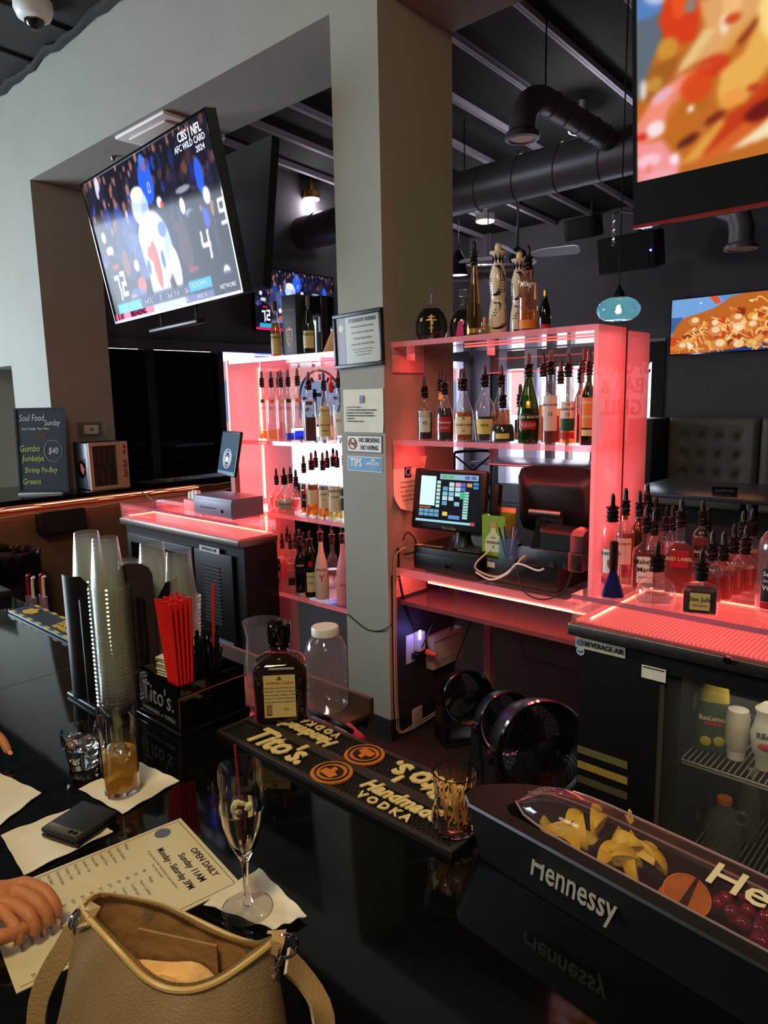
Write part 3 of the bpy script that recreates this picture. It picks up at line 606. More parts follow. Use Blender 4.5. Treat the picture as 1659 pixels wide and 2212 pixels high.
# chain hanging beside the food television
def chain(parent_name, label, top, n, s_, m, link='link'):
    t = thing(parent_name, label, 'chain', tuple(top))
    for i in range(n):
        mb = MB(); a = PI/2*(i % 2); pts = []
        for k in range(16):
            q = 2*PI*k/16; pts.append((math.cos(q)*s_*.5*math.cos(a), math.cos(q)*s_*.5*math.sin(a), -i*s_*1.55-s_+math.sin(q)*s_))
        mb.tube(pts, s_*.16, 6, True); mb.build(link, m, t)
    return t
c0 = ony(1327, 462, 2.22); chain('hanging_chain', 'short steel chain hanging beside the corner of the food television', c0, 7, .0085, M_chrome)
mb = MB(); mb.tube([tuple(c0-c0), (.02, .0, .004), (cor.x+.02-c0.x, -.1, cor.z+.05-c0.z)], .004); o = mb.build('chain_hook', M_black); o.location = c0
tag(o, 'thin black hook arm holding the chain beside the food television', 'hook')

# ------------------------------------------------------------------ booth, tables and chairs of the dining room
M_vinyl = mat('grey_brown_vinyl', (116, 108, 94), .5, noise=.12, nscale=8, bump=.05, bscale=200)
def booth(x0, x1, label):
    t = thing('tufted_booth', label, 'booth', ((x0+x1)/2, BY-.32, 0)); w = x1-x0
    nx, nz = 64, 44; vs = []; fs = []
    for j in range(nz+1):
        for i in range(nx+1):
            x = (i/nx-.5)*w; z = .45+(j/nz)*.93; d = .10
            u = (i/nx)*5; v = (j/nz)*4
            for k in range(1, 5):
                for q in range(1, 4):
                    d2 = ((u-k)**2*1.0+(v-q)**2*.9); d -= .055*math.exp(-d2*28)+.018*math.exp(-d2*3)
            e = min(i, nx-i)/3; d *= min(1, .35+.65*math.sqrt(min(1, e))); e = (nz-j)/3; d *= min(1, .3+.7*math.sqrt(min(1, e)))
            vs.append((x, -d, z))
    fs = [(j*(nx+1)+i, j*(nx+1)+i+1, (j+1)*(nx+1)+i+1, (j+1)*(nx+1)+i) for j in range(nz) for i in range(nx)]
    MB().add(vs, fs).box(-w/2, w/2, 0, .30, 0, 1.38).build('backrest', M_vinyl, t)
    MB().box(-w/2+.01, w/2-.01, -.55, -.02, .30, .47, bev=.04).build('seat', M_vinyl, t)
    MB().box(-w/2+.02, w/2-.02, -.48, 0, 0, .30).build('base', M_blackmat, t)
    for k in range(1, 5):
        for q in range(1, 4): MB().sphere(((k/5-.5)*w, -.030, .45+q/4*.93), .014, .008, .014, 8, 6).build('button', M_vinyl, t)
bx = ony(1440, 900, BY-.45).x; bx2 = ony(1640, 900, BY-.45).x
booth(bx-.0, bx2-.01, 'tufted grey brown booth section under the pasta television'); booth(bx2+.01, bx2+1.55, 'tufted booth section at the right edge of the photo, cut by the frame')
o = MB().box(bx-.34, bx-.01, BY-.85, BY-.02, 0, 1.38, bev=.02).build('booth_end', mat('dark_vinyl', (48, 45, 42), .55)); tag(o, 'dark flat end panel closing the left side of the tufted booth', 'panel')
M_tabletop = mat('dark_table_top', (52, 52, 60), .22)
def table(x0, x1, y0, y1, z, label, m=M_tabletop):
    t = thing('dining_table', label, 'table', ((x0+x1)/2, (y0+y1)/2, 0)); w, d = (x1-x0)/2, (y1-y0)/2
    MB().box(-w, w, -d, d, z-.03, z, bev=.006).build('tabletop', m, t); MB().lathe([(.035, .02), (.035, z-.03)], 16).build('leg', M_black, t)
    MB().lathe([(.26, 0), (.26, .015), (.05, .03)], 24).build('base', M_black, t)
table(-2.4, -.7, 5.3, 6.3, .95, 'dark table with a reserved sign in front of the booth')
table(-3.1, -2.43, 5.12, 5.9, .92, 'small dark table with a drawing on its top, behind the right-hand case')
q = onz(1400, 1062, .92); mb = MB()
for r in (.05, .10, .16): mb.tube([(q.x+.1+r*1.3*math.cos(a*PI/16), q.y+r*.8*math.sin(a*PI/16), .922) for a in range(32)], .006, 5, True)
tag(mb.build('table_artwork', mat('cream_print', (205, 190, 150), .6)), 'pale ring pattern printed on the small dark table top', 'artwork')
q = onz(1565, 1068, .95)
t = thing('reserved_sign', 'small black reserved sign standing on the dark table', 'sign', (q.x, q.y, .95), face_cam(q.x, q.y))
MB().box(-.085, .085, -.004, .004, 0, .055).build('sign_plate', M_blackgloss, t); text(t, 'RESERVED', .026, M_inkgrey, Mx((0, -.005, .028)) @ UP, sx=1.1)
table(-4.25, -3.05, 5.9, 6.6, 1.05, 'high pale topped table by the far windows, above the register', mat('pale_table_top', (150, 155, 185), .2))
def chair(x, y, rz, label, z=1.18):
    t = thing('bar_chair', label, 'chair', (x, y, 0), rz, 'high chairs at the window table'); g = []
    MB().box(-.19, .19, -.19, .19, .72, .76, bev=.015).build('seat', M_blackmat, t)
    for sx in (-.17, .17):
        for sy in (-.17, .17): MB().tube([(sx*1.15, sy*1.15, 0), (sx, sy, .73)], .012).build('leg', M_black, t)
    for sx in (-.18, .18): MB().tube([(sx, .18, .74), (sx*1.02, .22, z)], .013).build('back_post', M_black, t)
    mb = MB(); mb.tube([(-.184, .22, z), (-.09, .245, z+.012), (.09, .245, z+.012), (.184, .22, z)], .014); mb.build('top_rail', M_black, t)
    for a, b in (((-.17, .20, .86), (.17, .22, z-.04)), ((.17, .20, .86), (-.17, .22, z-.04))): MB().tube([a, b], .009).build('cross_bar', M_black, t)
c1 = ony(1090, 1040, 5.7); c2 = ony(1240, 1005, 6.0)
chair(c1.x-.42, 5.70, -2.3, 'black cross-backed high chair left of the window table'); chair(c2.x, 6.55, 0.1, 'black high chair right of the window table, mostly hidden by the register', 1.2)

# ------------------------------------------------------------------ the two lit display cases
RL = (1.0, .10, .085)
def strip_light(loc, target, sx, sy, power, color=RL):
    l = bpy.data.lights.new('red_strip_light', 'AREA'); l.shape = 'RECTANGLE'; l.size = sx; l.size_y = sy; l.energy = power; l.color = color
    o = bpy.data.objects.new('red_strip_light', l); COL.objects.link(o); o.location = loc
    o.rotation_euler = (Vector(target)-Vector(loc)).to_track_quat('-Z', 'Y' if sy > sx else 'X').to_euler()
    if sx >= sy:   # long side along X
        o.rotation_euler = ((Vector(target)-Vector(loc)).to_track_quat('-Z', 'Y')).to_euler()
    return o
def shelf(t, x0, x1, z, y0=2.505, y1=2.735, name='shelf', th=.020):
    s_ = MB().box(x0, x1, y0+.006, y1, z-th, z).build(name, M_acr, t, smooth=False)
    MB().box(x0, x1, y0, y0+.006, z-th-.002, z+.0015).build('front_edge', M_acredge, s_, smooth=False); return s_
LX0, LX1 = -3.545, PXL-.003
t = thing('display_case', 'left red lit clear acrylic bottle case between the game television and the pillar', 'display case', (0, 0, 0))
MB().box(LX0-.014, LX0, 2.50, 2.735, 0, 1.94).build('side_panel', M_frost, t, smooth=False)
MB().box(LX0-.014, LX0, 2.742, 2.965, 0, 1.92).build('side_panel', M_frost, t, smooth=False)
for z in (1.938, 1.475, 1.066, .604): shelf(t, LX0+.001, LX1, z, y1=2.735 if z > 1.9 else 2.962)
MB().box(LX0+.001, LX1, 2.742, 2.965, 1.90, 1.918).build('rear_shelf', M_acr, t, smooth=False)
MB().box(LX0+.002, LX1, 2.958, 2.963, 1.83, 1.899).build('rear_rail', M_acr, t, smooth=False)
for x in (-3.25, -2.75): MB().box(x-.003, x+.003, 2.51, 2.73, 1.865, 1.917).build('bracket_rib', M_acredge, t)
for z0, z1 in ((1.10, 1.44), (.66, 1.03), (1.50, 1.90)): MB().box(LX0+.002, LX0+.010, 2.722, 2.733, z0, z1).build('led_strip', M_led, t)
MB().box(LX0+.05, LX1-.02, 2.725, 2.733, 1.910, 1.915).build('led_strip', M_ledsoft, t)
for z in (1.88, 1.42, 1.0): strip_light(((LX0+LX1)/2, 2.60, z), ((LX0+LX1)/2, 2.60, z-1), .85, .10, 1.6)
strip_light((LX0+.03, 2.70, 1.2), (LX0+.5, 2.5, 1.15), .05, 1.2, 2.2)
strip_light((LX0+.12, 2.62, 1.2), (LX0, 2.62, 1.2), .14, 1.3, 2.2)
RX0, RX1 = PXR+.003, -1.242
t = thing('display_case', 'right red lit clear acrylic bottle case holding the registers', 'display case', (0, 0, 0))
MB().box(RX1+.001, RX1+.018, 2.50, 2.735, .35, 1.955).build('side_panel', M_frost, t, smooth=False)
MB().box(RX1+.001, RX1+.018, 2.745, 2.965, 0, 1.945).build('side_panel', M_frost, t, smooth=False)
MB().box(RX1-.002, RX1+.020, 2.7355, 2.7445, .35, 1.96).build('joint_strip', mat('dark_red_joint', (70, 16, 16), .4), t)
for z in (1.955, 1.505): shelf(t, RX0, RX1, z, y1=2.735 if z > 1.9 else 2.962)
shelf(t, RX0, RX1, .885, y1=3.05, th=.035)
MB().box(RX0, RX1, 2.745, 2.965, 1.925, 1.943).build('rear_shelf', M_acr, t, smooth=False)
for z in (1.93, 1.484): MB().box(RX0+.24, RX1, 2.952, 2.957, z-.115, z-.008).build('rear_rail', M_acr, t, smooth=False); MB().box(RX0+.24, RX1, 2.951, 2.958, z-.119, z-.115).build('rail_lit_edge', glow('edge_glow', (1, .12, .12), .9), t)
for z in (1.934, 1.484, .849):
    MB().box(RX0, RX0+.008, 2.507, 2.735, z-.115, z).build('wall_bracket', M_frost, t, smooth=False)
for x in (-2.16, -1.72): MB().box(x-.003, x+.003, 2.51, 2.56, 1.87, 1.934).build('bracket_rib', M_acredge, t)
MB().box(RX0+.26, RX1-.02, 2.722, 2.732, 1.926, 1.932).build('led_strip', M_ledsoft, t)
MB().box(RX0+.20, RX1-.01, 2.512, 2.524, .838, .848).build('led_strip', M_led, t)
MB().box(RX0+.02, RX1-.01, 2.52, 3.04, .70, .72).build('lower_tray', clear('dark_acrylic', (.6, .45, .45), .1, milky=.3, mcol=(.5, .3, .3)), t)
for z in (1.90, 1.45): strip_light(((RX0+RX1)/2, 2.60, z), ((RX0+RX1)/2, 2.60, z-1), .9, .10, 1.7)
strip_light((RX1-.12, 2.62, 1.4), (RX1, 2.62, 1.4), .16, 1.0, 3.4)
strip_light((RX0+.12, 2.60, 1.2), (RX0, 2.64, 1.2), .10, .8, 1.0)
strip_light(((RX0+RX1)/2, 2.53, .84), ((RX0+RX1)/2, 2.9, .3), 1.0, .03, 2.0)
strip_light((RX1+.16, 2.85, 1.5), (RX1+.02, 2.85, 1.5), .12, .9, .6)

# ------------------------------------------------------------------ back bar coolers with lit tops
def ribbed(name):
    m, nt, N, L = nodes(name); b = N['Principled BSDF']; b.inputs['Base Color'].default_value = (.55, .05, .05, 1); b.inputs['Roughness'].default_value = .3
    tc = N.new('ShaderNodeTexCoord'); wv = N.new('ShaderNodeTexWave'); wv.inputs['Scale'].default_value = 24; wv.inputs['Distortion'].default_value = 0
    L.new(tc.outputs['Object'], wv.inputs['Vector']); cr = N.new('ShaderNodeValToRGB'); cr.color_ramp.elements[0].color = (.90, .05, .05, 1); cr.color_ramp.elements[1].color = (1.0, .22, .18, 1)
    L.new(wv.outputs['Fac'], cr.inputs[0]); L.new(cr.outputs[0], b.inputs['Emission Color']); b.inputs['Emission Strength'].default_value = .72; return m
M_ribbed = ribbed('backlit_ribbed_panel')
M_cooler = mat('black_cooler_body', (18, 17, 17), .42)
def lit_top(t, x0, x1, y0, y1, z):
    MB().box(x0+.012, x1-.012, y0+.012, y1-.012, z+.004, z+.012).build('light_panel', M_ribbed, t, smooth=False)
    o = MB().box(x0, x1, y0, y0+.008, z, z+.085).box(x0, x1, y1-.008, y1, z, z+.085).box(x0, x0+.008, y0+.008, y1-.008, z, z+.085).box(x1-.008, x1, y0+.008, y1-.008, z, z+.085).box(x0, x1, y0, y1, z+.086, z+.098).build('acrylic_cover', M_acr, t, smooth=False)
    MB().box(x0-.001, x1+.001, y0-.003, y0+.001, z+.084, z+.099).build('cover_edge', clear('purple_edge', (.6, .4, .5), .1, milky=.5, mcol=(.65, .40, .55)), t)
    MB().box(x0+.03, x1-.03, y1-.053, y1-.047, z+.013, z+.018).build('led_strip', M_led, t)
    MB().box(x0+.05, x0+.056, y0+.03, y1-.06, z+.013, z+.018).build('led_strip', M_led, t)
    for k in (-.33, 0, .33): strip_light(((x0+x1)/2+k*(x1-x0), (y0+y1)/2, z+.03), ((x0+x1)/2+k*(x1-x0), (y0+y1)/2, z+1), .3, .3, 1.5)
FX0, FX1, FY0, FY1 = -1.082, 1.1, 2.115, 2.74; ZT = .95
t = thing('back_bar_cooler', 'black glass door beverage cooler on the right with a glowing red top', 'cooler', (0, 0, 0))
MB().box(FX0, -.74, FY0+.02, FY1-.05, .10, .905).box(-.74, FX1, FY1-.08, FY1-.05, .10, .905).box(-.74, FX1, FY0+.04, FY1-.05, .10, .14).box(-.74, FX1, FY0+.04, FY1-.05, .87, .905).box(FX1-.03, FX1, FY0+.04, FY1-.05, .10, .905).build('body', M_cooler, t, smooth=False)
MB().box(FX0-.02, FX1+.02, FY0-.035, FY1-.03, .908, ZT, bev=.006).build('steel_top', M_steel, t)
lit_top(t, FX0-.01, FX1, FY0-.025, FY1-.10, ZT)
MB().box(FX0+.02, FX1-.02, FY0+.06, FY1-.1, .0, .10).build('kick_base', M_blackmat, t)
dz0, dz1 = .14, .895
dfr = MB().box(-.85, -.80, FY0-.01, FY0+.03, dz0, dz1).box(-.06, -.005, FY0-.01, FY0+.03, dz0, dz1).box(-.80, -.06, FY0-.01, FY0+.03, dz0, dz0+.05).box(-.80, -.06, FY0-.01, FY0+.03, dz1-.05, dz1).build('door', M_cooler, t, smooth=False)
MB().box(-.80, -.06, FY0+.008, FY0+.014, dz0+.05, dz1-.05).build('glass_pane', clear('cooler_glass', (.86, .86, .84), .02, milky=.03), dfr)
MB().box(-.802, -.786, FY0-.0, FY0+.006, dz0+.05, dz1-.05).build('door_gasket', mat('grey_gasket', (80, 78, 74), .5), dfr)
q = ony(1412, 1455, FY0-.012); lb = MB().box(-.038, .038, -.001, 0, -.021, .021).build('label_sticker', M_paper, dfr, loc=(q.x, q.y, q.z))
MB().box(-.034, .034, -.0016, -.001, .013, .017).build('sticker_band', M_ink, lb)
q = ony(1573, 1425, FY0-.036); MB().lathe([(.012, 0), (.012, .008), (.006, .010)], 18, M=Mx((q.x, q.y, q.z), rx=PI/2)).build('lock', M_chrome, t)
q = ony(1296, 1398, FY0+.019)
pl_ = MB().box(-.088, .088, -.002, 0, -.018, .018).build('name_plate', mat('silver_plate', (215, 205, 172), .4, metal=.1), t, loc=(q.x, FY0+.019, q.z))
text(pl_, 'BEVERAGE-AIR', .0245, M_ink, Mx((.014, -.003, 0)) @ UP, sx=.86, bold=.008)
MB().lathe([(.012, 0), (.012, .001)], 20, M=Mx((-.072, -.003, 0), rx=PI/2)).build('emblem', mat('steel_blue_emblem', (120, 130, 160), .4), pl_)
q = ony(1254, 1405, FY0+.019); bd = MB().lathe([(.015, 0), (.015, .0015)], 24, M=Mx(rx=PI/2)).build('round_sticker', mat('pale_sticker', (170, 185, 205), .5), t, loc=(q.x, FY0+.019, q.z-.002))
MB().tube([(-.008, -.003, .002), (0, -.003, -.004), (.008, -.003, .003)], .0018).build('sticker_swirl', mat('navy_decal', (26, 30, 74), .5), bd)
for k, (yy, c) in enumerate(((1635, (150, 140, 90)), (1668, (225, 190, 90)), (1700, (120, 110, 80)))):
    q = ony(1300, yy, FY0+.018); MB().box(-.090, .090, -.0015, 0, -.013, .013).build('grille_slot', mat('speckled_gold_%d' % k, c, .4, metal=.2, noise=.9, nscale=350), t, loc=(q.x, FY0+.019, q.z))
sh = MB()
for i in range(42): x = -.755+i*.017; sh.tube([(x, FY0+.05, .557), (x, FY1-.10, .557)], .0022, 5)
for y in (FY0+.05, FY0+.055, FY1-.1): sh.tube([(-.765, y, .552 if y != FY0+.055 else .540), (-.05, y, .552 if y != FY0+.055 else .540)], .0035, 6)
sh.build('wire_shelf', mat('coated_wire', (150, 145, 132), .4), t)
sh = MB()
for i in range(42): x = -.755+i*.017; sh.tube([(x, FY0+.05, .175), (x, FY1-.10, .175)], .0022, 5)
sh.build('wire_shelf', MATS['coated_wire'], t)
ldl = bpy.data.lights.new('cooler_inner_light', 'AREA'); ldl.size = .5; ldl.energy = 1.1; ldl.color = (1, .86, .66)
ldo = bpy.data.objects.new('cooler_inner_light', ldl); COL.objects.link(ldo); ldo.location = (-.4, FY0+.10, .82)

CX0, CX1, CY0, CY1 = -4.46, -3.15, 2.245, 2.495
t = thing('back_bar_cooler', 'black beverage cooler on the left, its louvred end beside the left bottle case', 'cooler', (0, 0, 0))
MB().box(CX0, CX1, CY0+.02, CY1, .10, .905).box(CX0, LX0-.03, CY1+.0005, 2.92, .10, .905).build('body', M_cooler, t, smooth=False)
MB().box(CX0-.01, CX1+.01, CY0-.02, CY1, .908, ZT, bev=.004).build('steel_top', M_steel, t)
lit_top(t, CX0, CX1, CY0-.01, CY1, ZT)
MB().box(CX0, LX0-.03, CY1+.002, 2.92, ZT, ZT+.085).build('light_block', M_ribbed, t); MB().box(CX0, LX0-.03, CY1+.002, 2.92, ZT+.086, ZT+.098).build('acrylic_cover', M_acr, t)
pn = MB().box(-3.62, -3.24, CY0, CY0+.018, .14, .85, bev=.004).build('end_panel', M_cooler, t)
for k in range(17):
    MB().box(-3.53, -3.36, CY0-.007, CY0-.001, .76-k*.021, .768-k*.021).build('louvre', mat('louvre_grey', (44, 43, 44), .4), pn)
q = ony(452, 1187, CY0-.002); pl_ = MB().box(-.10, .10, -.002, 0, -.017, .017).build('name_plate', mat('pale_plate', (190, 200, 205), .4), pn, loc=(q.x, CY0-.001, q.z))
text(pl_, 'BEVERAGE-AIR', .024, M_ink, Mx((.0, -.003, 0)) @ UP, sx=.95, bold=.01)
for zz in (.30, .20): MB().box(-3.42, -3.26, CY0-.006, CY0, zz, zz+.04).build('bright_slot', mat('slot_blue_grey', (120, 140, 175), .4), pn)
dr = MB().box(-4.42, -3.64, CY0, CY0+.018, .14, .85, bev=.004).build('door', M_cooler, t)
MB().box(-4.37, -3.70, CY0-.003, CY0, .20, .80).build('glass_pane', mat('dark_door_glass', (10, 10, 12), .05), dr)
MB().tube([(-3.70, CY0-.03, .40), (-3.70, CY0-.03, .74)], .012).build('door_handle', M_black, dr)

# ------------------------------------------------------------------ bottles
M_pour = mat('black_pour_spout', (20, 18, 18), .3)
M_pourred = mat('red_pour_spout', (150, 20, 24), .35)
G_clear = glasstint('clear_glass', (.91, .94, .94), .05, (.9, .9, 1))
G_pink = glasstint('faint_pink_glass', (.97, .82, .82), .10, (1, .75, .75))
G_amber = glasstint('amber_glass', (.55, .28, .10), .08, (.6, .3, .1))
G_green = glasstint('green_glass', (.16, .34, .10), .12, (.16, .32, .06))
G_dkgreen = glasstint('dark_green_glass', (.05, .10, .05), .25, (.03, .06, .03))
G_dark = glasstint('dark_glass', (.08, .05, .04), .3, (.04, .03, .03))
L_clear = glasstint('clear_spirit', (.90, .90, .92), .03)
L_pink = glasstint('pink_spirit', (1.0, .62, .62), .16, (1, .45, .45))
L_amber = glasstint('amber_spirit', (.85, .40, .10), .12, (.8, .35, .08))
L_gold = glasstint('pale_gold_spirit', (.95, .78, .40), .10, (.9, .7, .3))
L_red = glasstint('red_brown_spirit', (.62, .10, .06), .22, (.55, .06, .04))
L_dark = glasstint('dark_brown_spirit', (.14, .045, .03), .3, (.08, .02, .015))
L_maroon = glasstint('maroon_spirit', (.22, .03, .05), .3, (.12, .01, .02))
L_blue = glasstint('blue_spirit', (.10, .20, .95), .3, (.08, .14, .9))
LB_cream = mat('cream_label', (222, 210, 170), .6); LB_white = mat('white_label', (225, 222, 216), .6)
LB_black = mat('black_label', (20, 20, 22), .5); LB_red = mat('red_label', (178, 24, 40), .5); LB_yel = mat('yellow_label', (224, 200, 110), .6)
LB_orange = mat('orange_label', (222, 120, 50), .55); LB_green = mat('green_label', (24, 70, 48), .5); LB_tan = mat('tan_label', (206, 186, 124), .6)
M_inkred = mat('red_ink', (170, 40, 36), .6); M_inkcream = mat('cream_ink', (232, 214, 160), .6); M_inkwhite = mat('white_ink', (235, 235, 230), .6)
def prof(kind, R, H):
    """(radius, height) pairs of the outside; returns profile and neck radius"""
    P = {'vodka': ([(.94, 0), (1, .012), (1, .66), (.93, .70), (.42, .745), (.36, .76), (.34, 1)], .34),
         'slim': ([(.94, 0), (1, .012), (1, .74), (.9, .79), (.45, .83), (.42, 1)], .42),
         'whisky': ([(.94, 0), (1, .012), (1, .58), (.95, .63), (.70, .70), (.42, .76), (.36, .80), (.34, 1)], .34),
         'cognac': ([(.9, 0), (1, .015), (1.02, .30), (.97, .48), (.72, .62), (.42, .74), (.32, .84), (.30, 1)], .30),
         'flare': ([(.80, 0), (.84, .015), (1.0, .30), (1.0, .46), (.86, .58), (.48, .70), (.32, .80), (.30, 1)], .30),
         'bulb': ([(.86, 0), (.98, .03), (1.0, .16), (.92, .34), (.70, .47), (.40, .55), (.26, .63), (.22, .75), (.22, 1)], .22),
         'globe': ([(.55, 0), (.80, .03), (.97, .14), (1.0, .26), (.95, .38), (.78, .50), (.50, .59), (.27, .66), (.23, .72), (.23, 1)], .23),
         'squat': ([(.84, 0), (.97, .03), (1.0, .12), (.98, .30), (.86, .44), (.58, .55), (.36, .61), (.29, .66), (.28, 1)], .28),
         'cone': ([(.88, 0), (.93, .012), (1.0, .22), (1.0, .38), (.88, .52), (.60, .68), (.38, .80), (.30, .88), (.28, 1)], .28),
         'spire': ([(.96, 0), (1, .01), (1, .10), (.88, .30), (.66, .58), (.46, .78), (.34, .88), (.32, 1)], .32),
         'square': ([(.90, 0), (.98, .01), (1.0, .03), (1.0, .52), (.94, .58), (.62, .63), (.34, .67), (.30, .72), (.28, 1)], .28),
         'anvil': ([(.72, 0), (.78, .015), (.98, .44), (1.0, .50), (.90, .56), (.48, .63), (.28, .68), (.25, .75), (.24, 1)], .24),
         'jug': ([(.94, 0), (1, .02), (1, .70), (.93, .78), (.66, .86), (.40, .91), (.34, .94), (.34, 1)], .34)}[kind]
    return [(a*R, b*H) for a, b in P[0]], P[1]*R
SQK = {'square': .75, 'anvil': .55, 'squat': .18}
def interp(pf, z):
    for (r0, z0), (r1, z1) in zip(pf, pf[1:]):
        if z0 <= z <= z1 and z1 > z0: return r0+(r1-r0)*(z-z0)/(z1-z0)
    return pf[-1][0]
def patch(parent, pf, z0, z1, ang, m, sq=0, flat=1, name='label', off=1.012, n=12, tilt=0, a0=0):
    mb = MB(); vs = []; rows = 5
    for j in range(rows+1):
        z = z0+(z1-z0)*j/rows; r = interp(pf, z)*off+.0004
        for i in range(n+1):
            a = a0-ang+2*ang*i/n; x, y = xs(-PI/2+a, r, sq, flat); vs.append((x, y, z+tilt*a))
    mb.add(vs, [(j*(n+1)+i, j*(n+1)+i+1, (j+1)*(n+1)+i+1, (j+1)*(n+1)+i) for j in range(rows) for i in range(n)])
    return mb.build(name, m, parent)
def pourer(t, H, rn, m=None, z0=None):
    z0 = H-.098 if z0 is None else z0; m = m or M_pour; k = max(rn*1.18, .0125); mb = MB()
    prf = [(k*.9, z0)]
    for i in range(6): prf += [(k*1.12, z0+.004+i*.0072), (k*.92, z0+.0075+i*.0072)]
    zz = z0+.048; prf += [(k*1.30, zz), (k*1.32, zz+.004), (k*.8, zz+.006), (.0085, zz+.010), (.0080, zz+.036), (.0062, zz+.044), (.0025, zz+.0505)]
    mb.lathe(prf, 14); o = mb.build('pour_spout', m, t)
    for q in range(2):
        hp = MB(); hp.tube([(math.cos(q*PI+a*.62)*k*1.14, math.sin(q*PI+a*.62)*k*1.14, z0+.002+a*.0031) for a in range(15)], .0022, 5); hp.build('spiral_ridge', m, o)
    return o
def bottle(x, y, z, H, R, kind, glass, liquid=None, fill=.5, label=None, lab=(), sq=None, flat=1.0, pour=True, rz=None, cat='bottle', name='liquor_bottle', group=None, pm=None, facecam=True):
    """H is the full height including the pour spout; lab: (z0, z1, half angle, material, [(text, z, size, ink)])"""
    t = thing(name, label, cat, (x, y, z+.0008), face_cam(x, y) if rz is None else rz, group)
    hg = H-.060 if pour else H; sq = SQK.get(kind, 0) if sq is None else sq
    pf, rn = prof(kind, R, hg)
    MB().lathe(pf, 32 if sq else 28, sq, flat, cap1=False).build('bottle_glass', glass, t)
    if liquid is not None:
        fz = fill*hg; lp_ = [(r*.93, max(zz, .006)) for r, zz in pf if zz < fz and r*.93 > 0] ; lp_.append((interp(pf, fz)*.93, fz))
        MB().lathe(lp_, 28 if sq else 22, sq, flat).build('liquid', liquid, t)
    for l in lab:
        z0, z1, ang, m = l[:4]; p_ = patch(t, pf, z0*hg, z1*hg, ang, m, sq, flat)
        rr = (xs(-PI/2, interp(pf, (z0+z1)/2*hg)*1.012+.0010, sq, flat)[1])
        for tx in (l[4] if len(l) > 4 else ()):
            s_, zz, size, ink = tx[:4]; rloc = interp(pf, zz*hg)*1.012+.0012
            yy = xs(-PI/2, rloc, sq, flat)[1]
            text(p_, s_, size, ink, Mx((0, yy, zz*hg)) @ UP, bend=(rloc if sq < .3 else None), depth=.0002, bold=.01, **(tx[4] if len(tx) > 4 else {}))
    if pour: pourer(t, H, rn, pm)
    return t
PLACED = []
def dpt(p): return (Vector(p)-CAM).dot(F_)
def shelf_bottle(px, yt, w, Y, z, kind, glass, liquid, fill, label, lab=(), **k):
    p = ony(px, yt, Y); R = max(.012, w/2*dpt(p)/FPX); return bottle(p.x, Y, z, p.z-z, R, kind, glass, liquid, fill, label, lab, **k)
# --- left case, top shelf of bottles
zs = 1.475; g = 'bottles on the upper shelf of the left case'
vt = lambda s_: [(.50, .62, .9, G_clear, [(s_, .56, .015, M_inkgrey)])]
disc = lambda m: (.63, .69, .5, m)
for i, (x, yt, w, Y, li, fl, dm, lb) in enumerate([
    (564, 800, 17, 2.58, L_gold, .16, mat('olive_dot', (110, 90, 40), .5), 'slim clear bottle with an olive dot, leftmost on the upper shelf of the left case'),
    (584, 800, 22, 2.60, L_gold, .18, LB_orange, 'clear bottle with an orange dot, second from the left on the upper shelf'),
    (605, 799, 20, 2.60, L_clear, .30, LB_tan, 'clear bottle with a faint tan dot between the orange and black dotted ones'),
    (620.5, 797, 20, 2.58, L_blue, .13, LB_black, 'clear bottle with a black dot and a blue liquid base'),
    (641, 795, 22, 2.62, L_blue, .16, LB_orange, 'wider clear bottle with blue liquid beside the maroon one'),
    (665.3, 803, 29, 2.575, L_maroon, .42, mat('wine_dot', (90, 20, 34), .4), 'clear bottle half full of dark maroon spirit on the upper shelf of the left case')]):
    shelf_bottle(x, yt, w, Y, zs, 'vodka', G_clear, li, fl, lb, [disc(dm)]+([(.50, .58, .8, G_clear, [('CIROC', .54, .013, M_inkgrey)])]), group=g)
shelf_bottle(698, 804, 28, 2.575, zs, 'cognac', G_clear, L_clear, .3, 'clear bottle with a tan paper label on the upper shelf left of the pillar', [(.10, .62, 1.0, LB_tan, [("Tito's", .54, .026, M_ink, dict(shear=.2)), ('Handmade', .30, .014, M_inkred, dict(shear=.2)), ('VODKA', .2, .011, M_ink)])], group=g)
shelf_bottle(714, 809, 20, 2.68, zs, 'vodka', G_clear, L_amber, .45, 'bottle with a red spout behind the tan labelled one', [], pm=M_pourred, group=g)
shelf_bottle(730, 797, 30, 2.59, zs, 'whisky', G_clear, L_clear, .5, 'broad clear bottle with a pale label against the pillar, upper shelf', [(.12, .5, .8, LB_white, [('RUM', .36, .018, M_inkred)])], group=g)
shelf_bottle(600, 800, 14, 2.70, zs, 'slim', G_pink, L_pink, .3, 'slim clear bottle hidden behind the front row of the upper shelf', [], group=g)
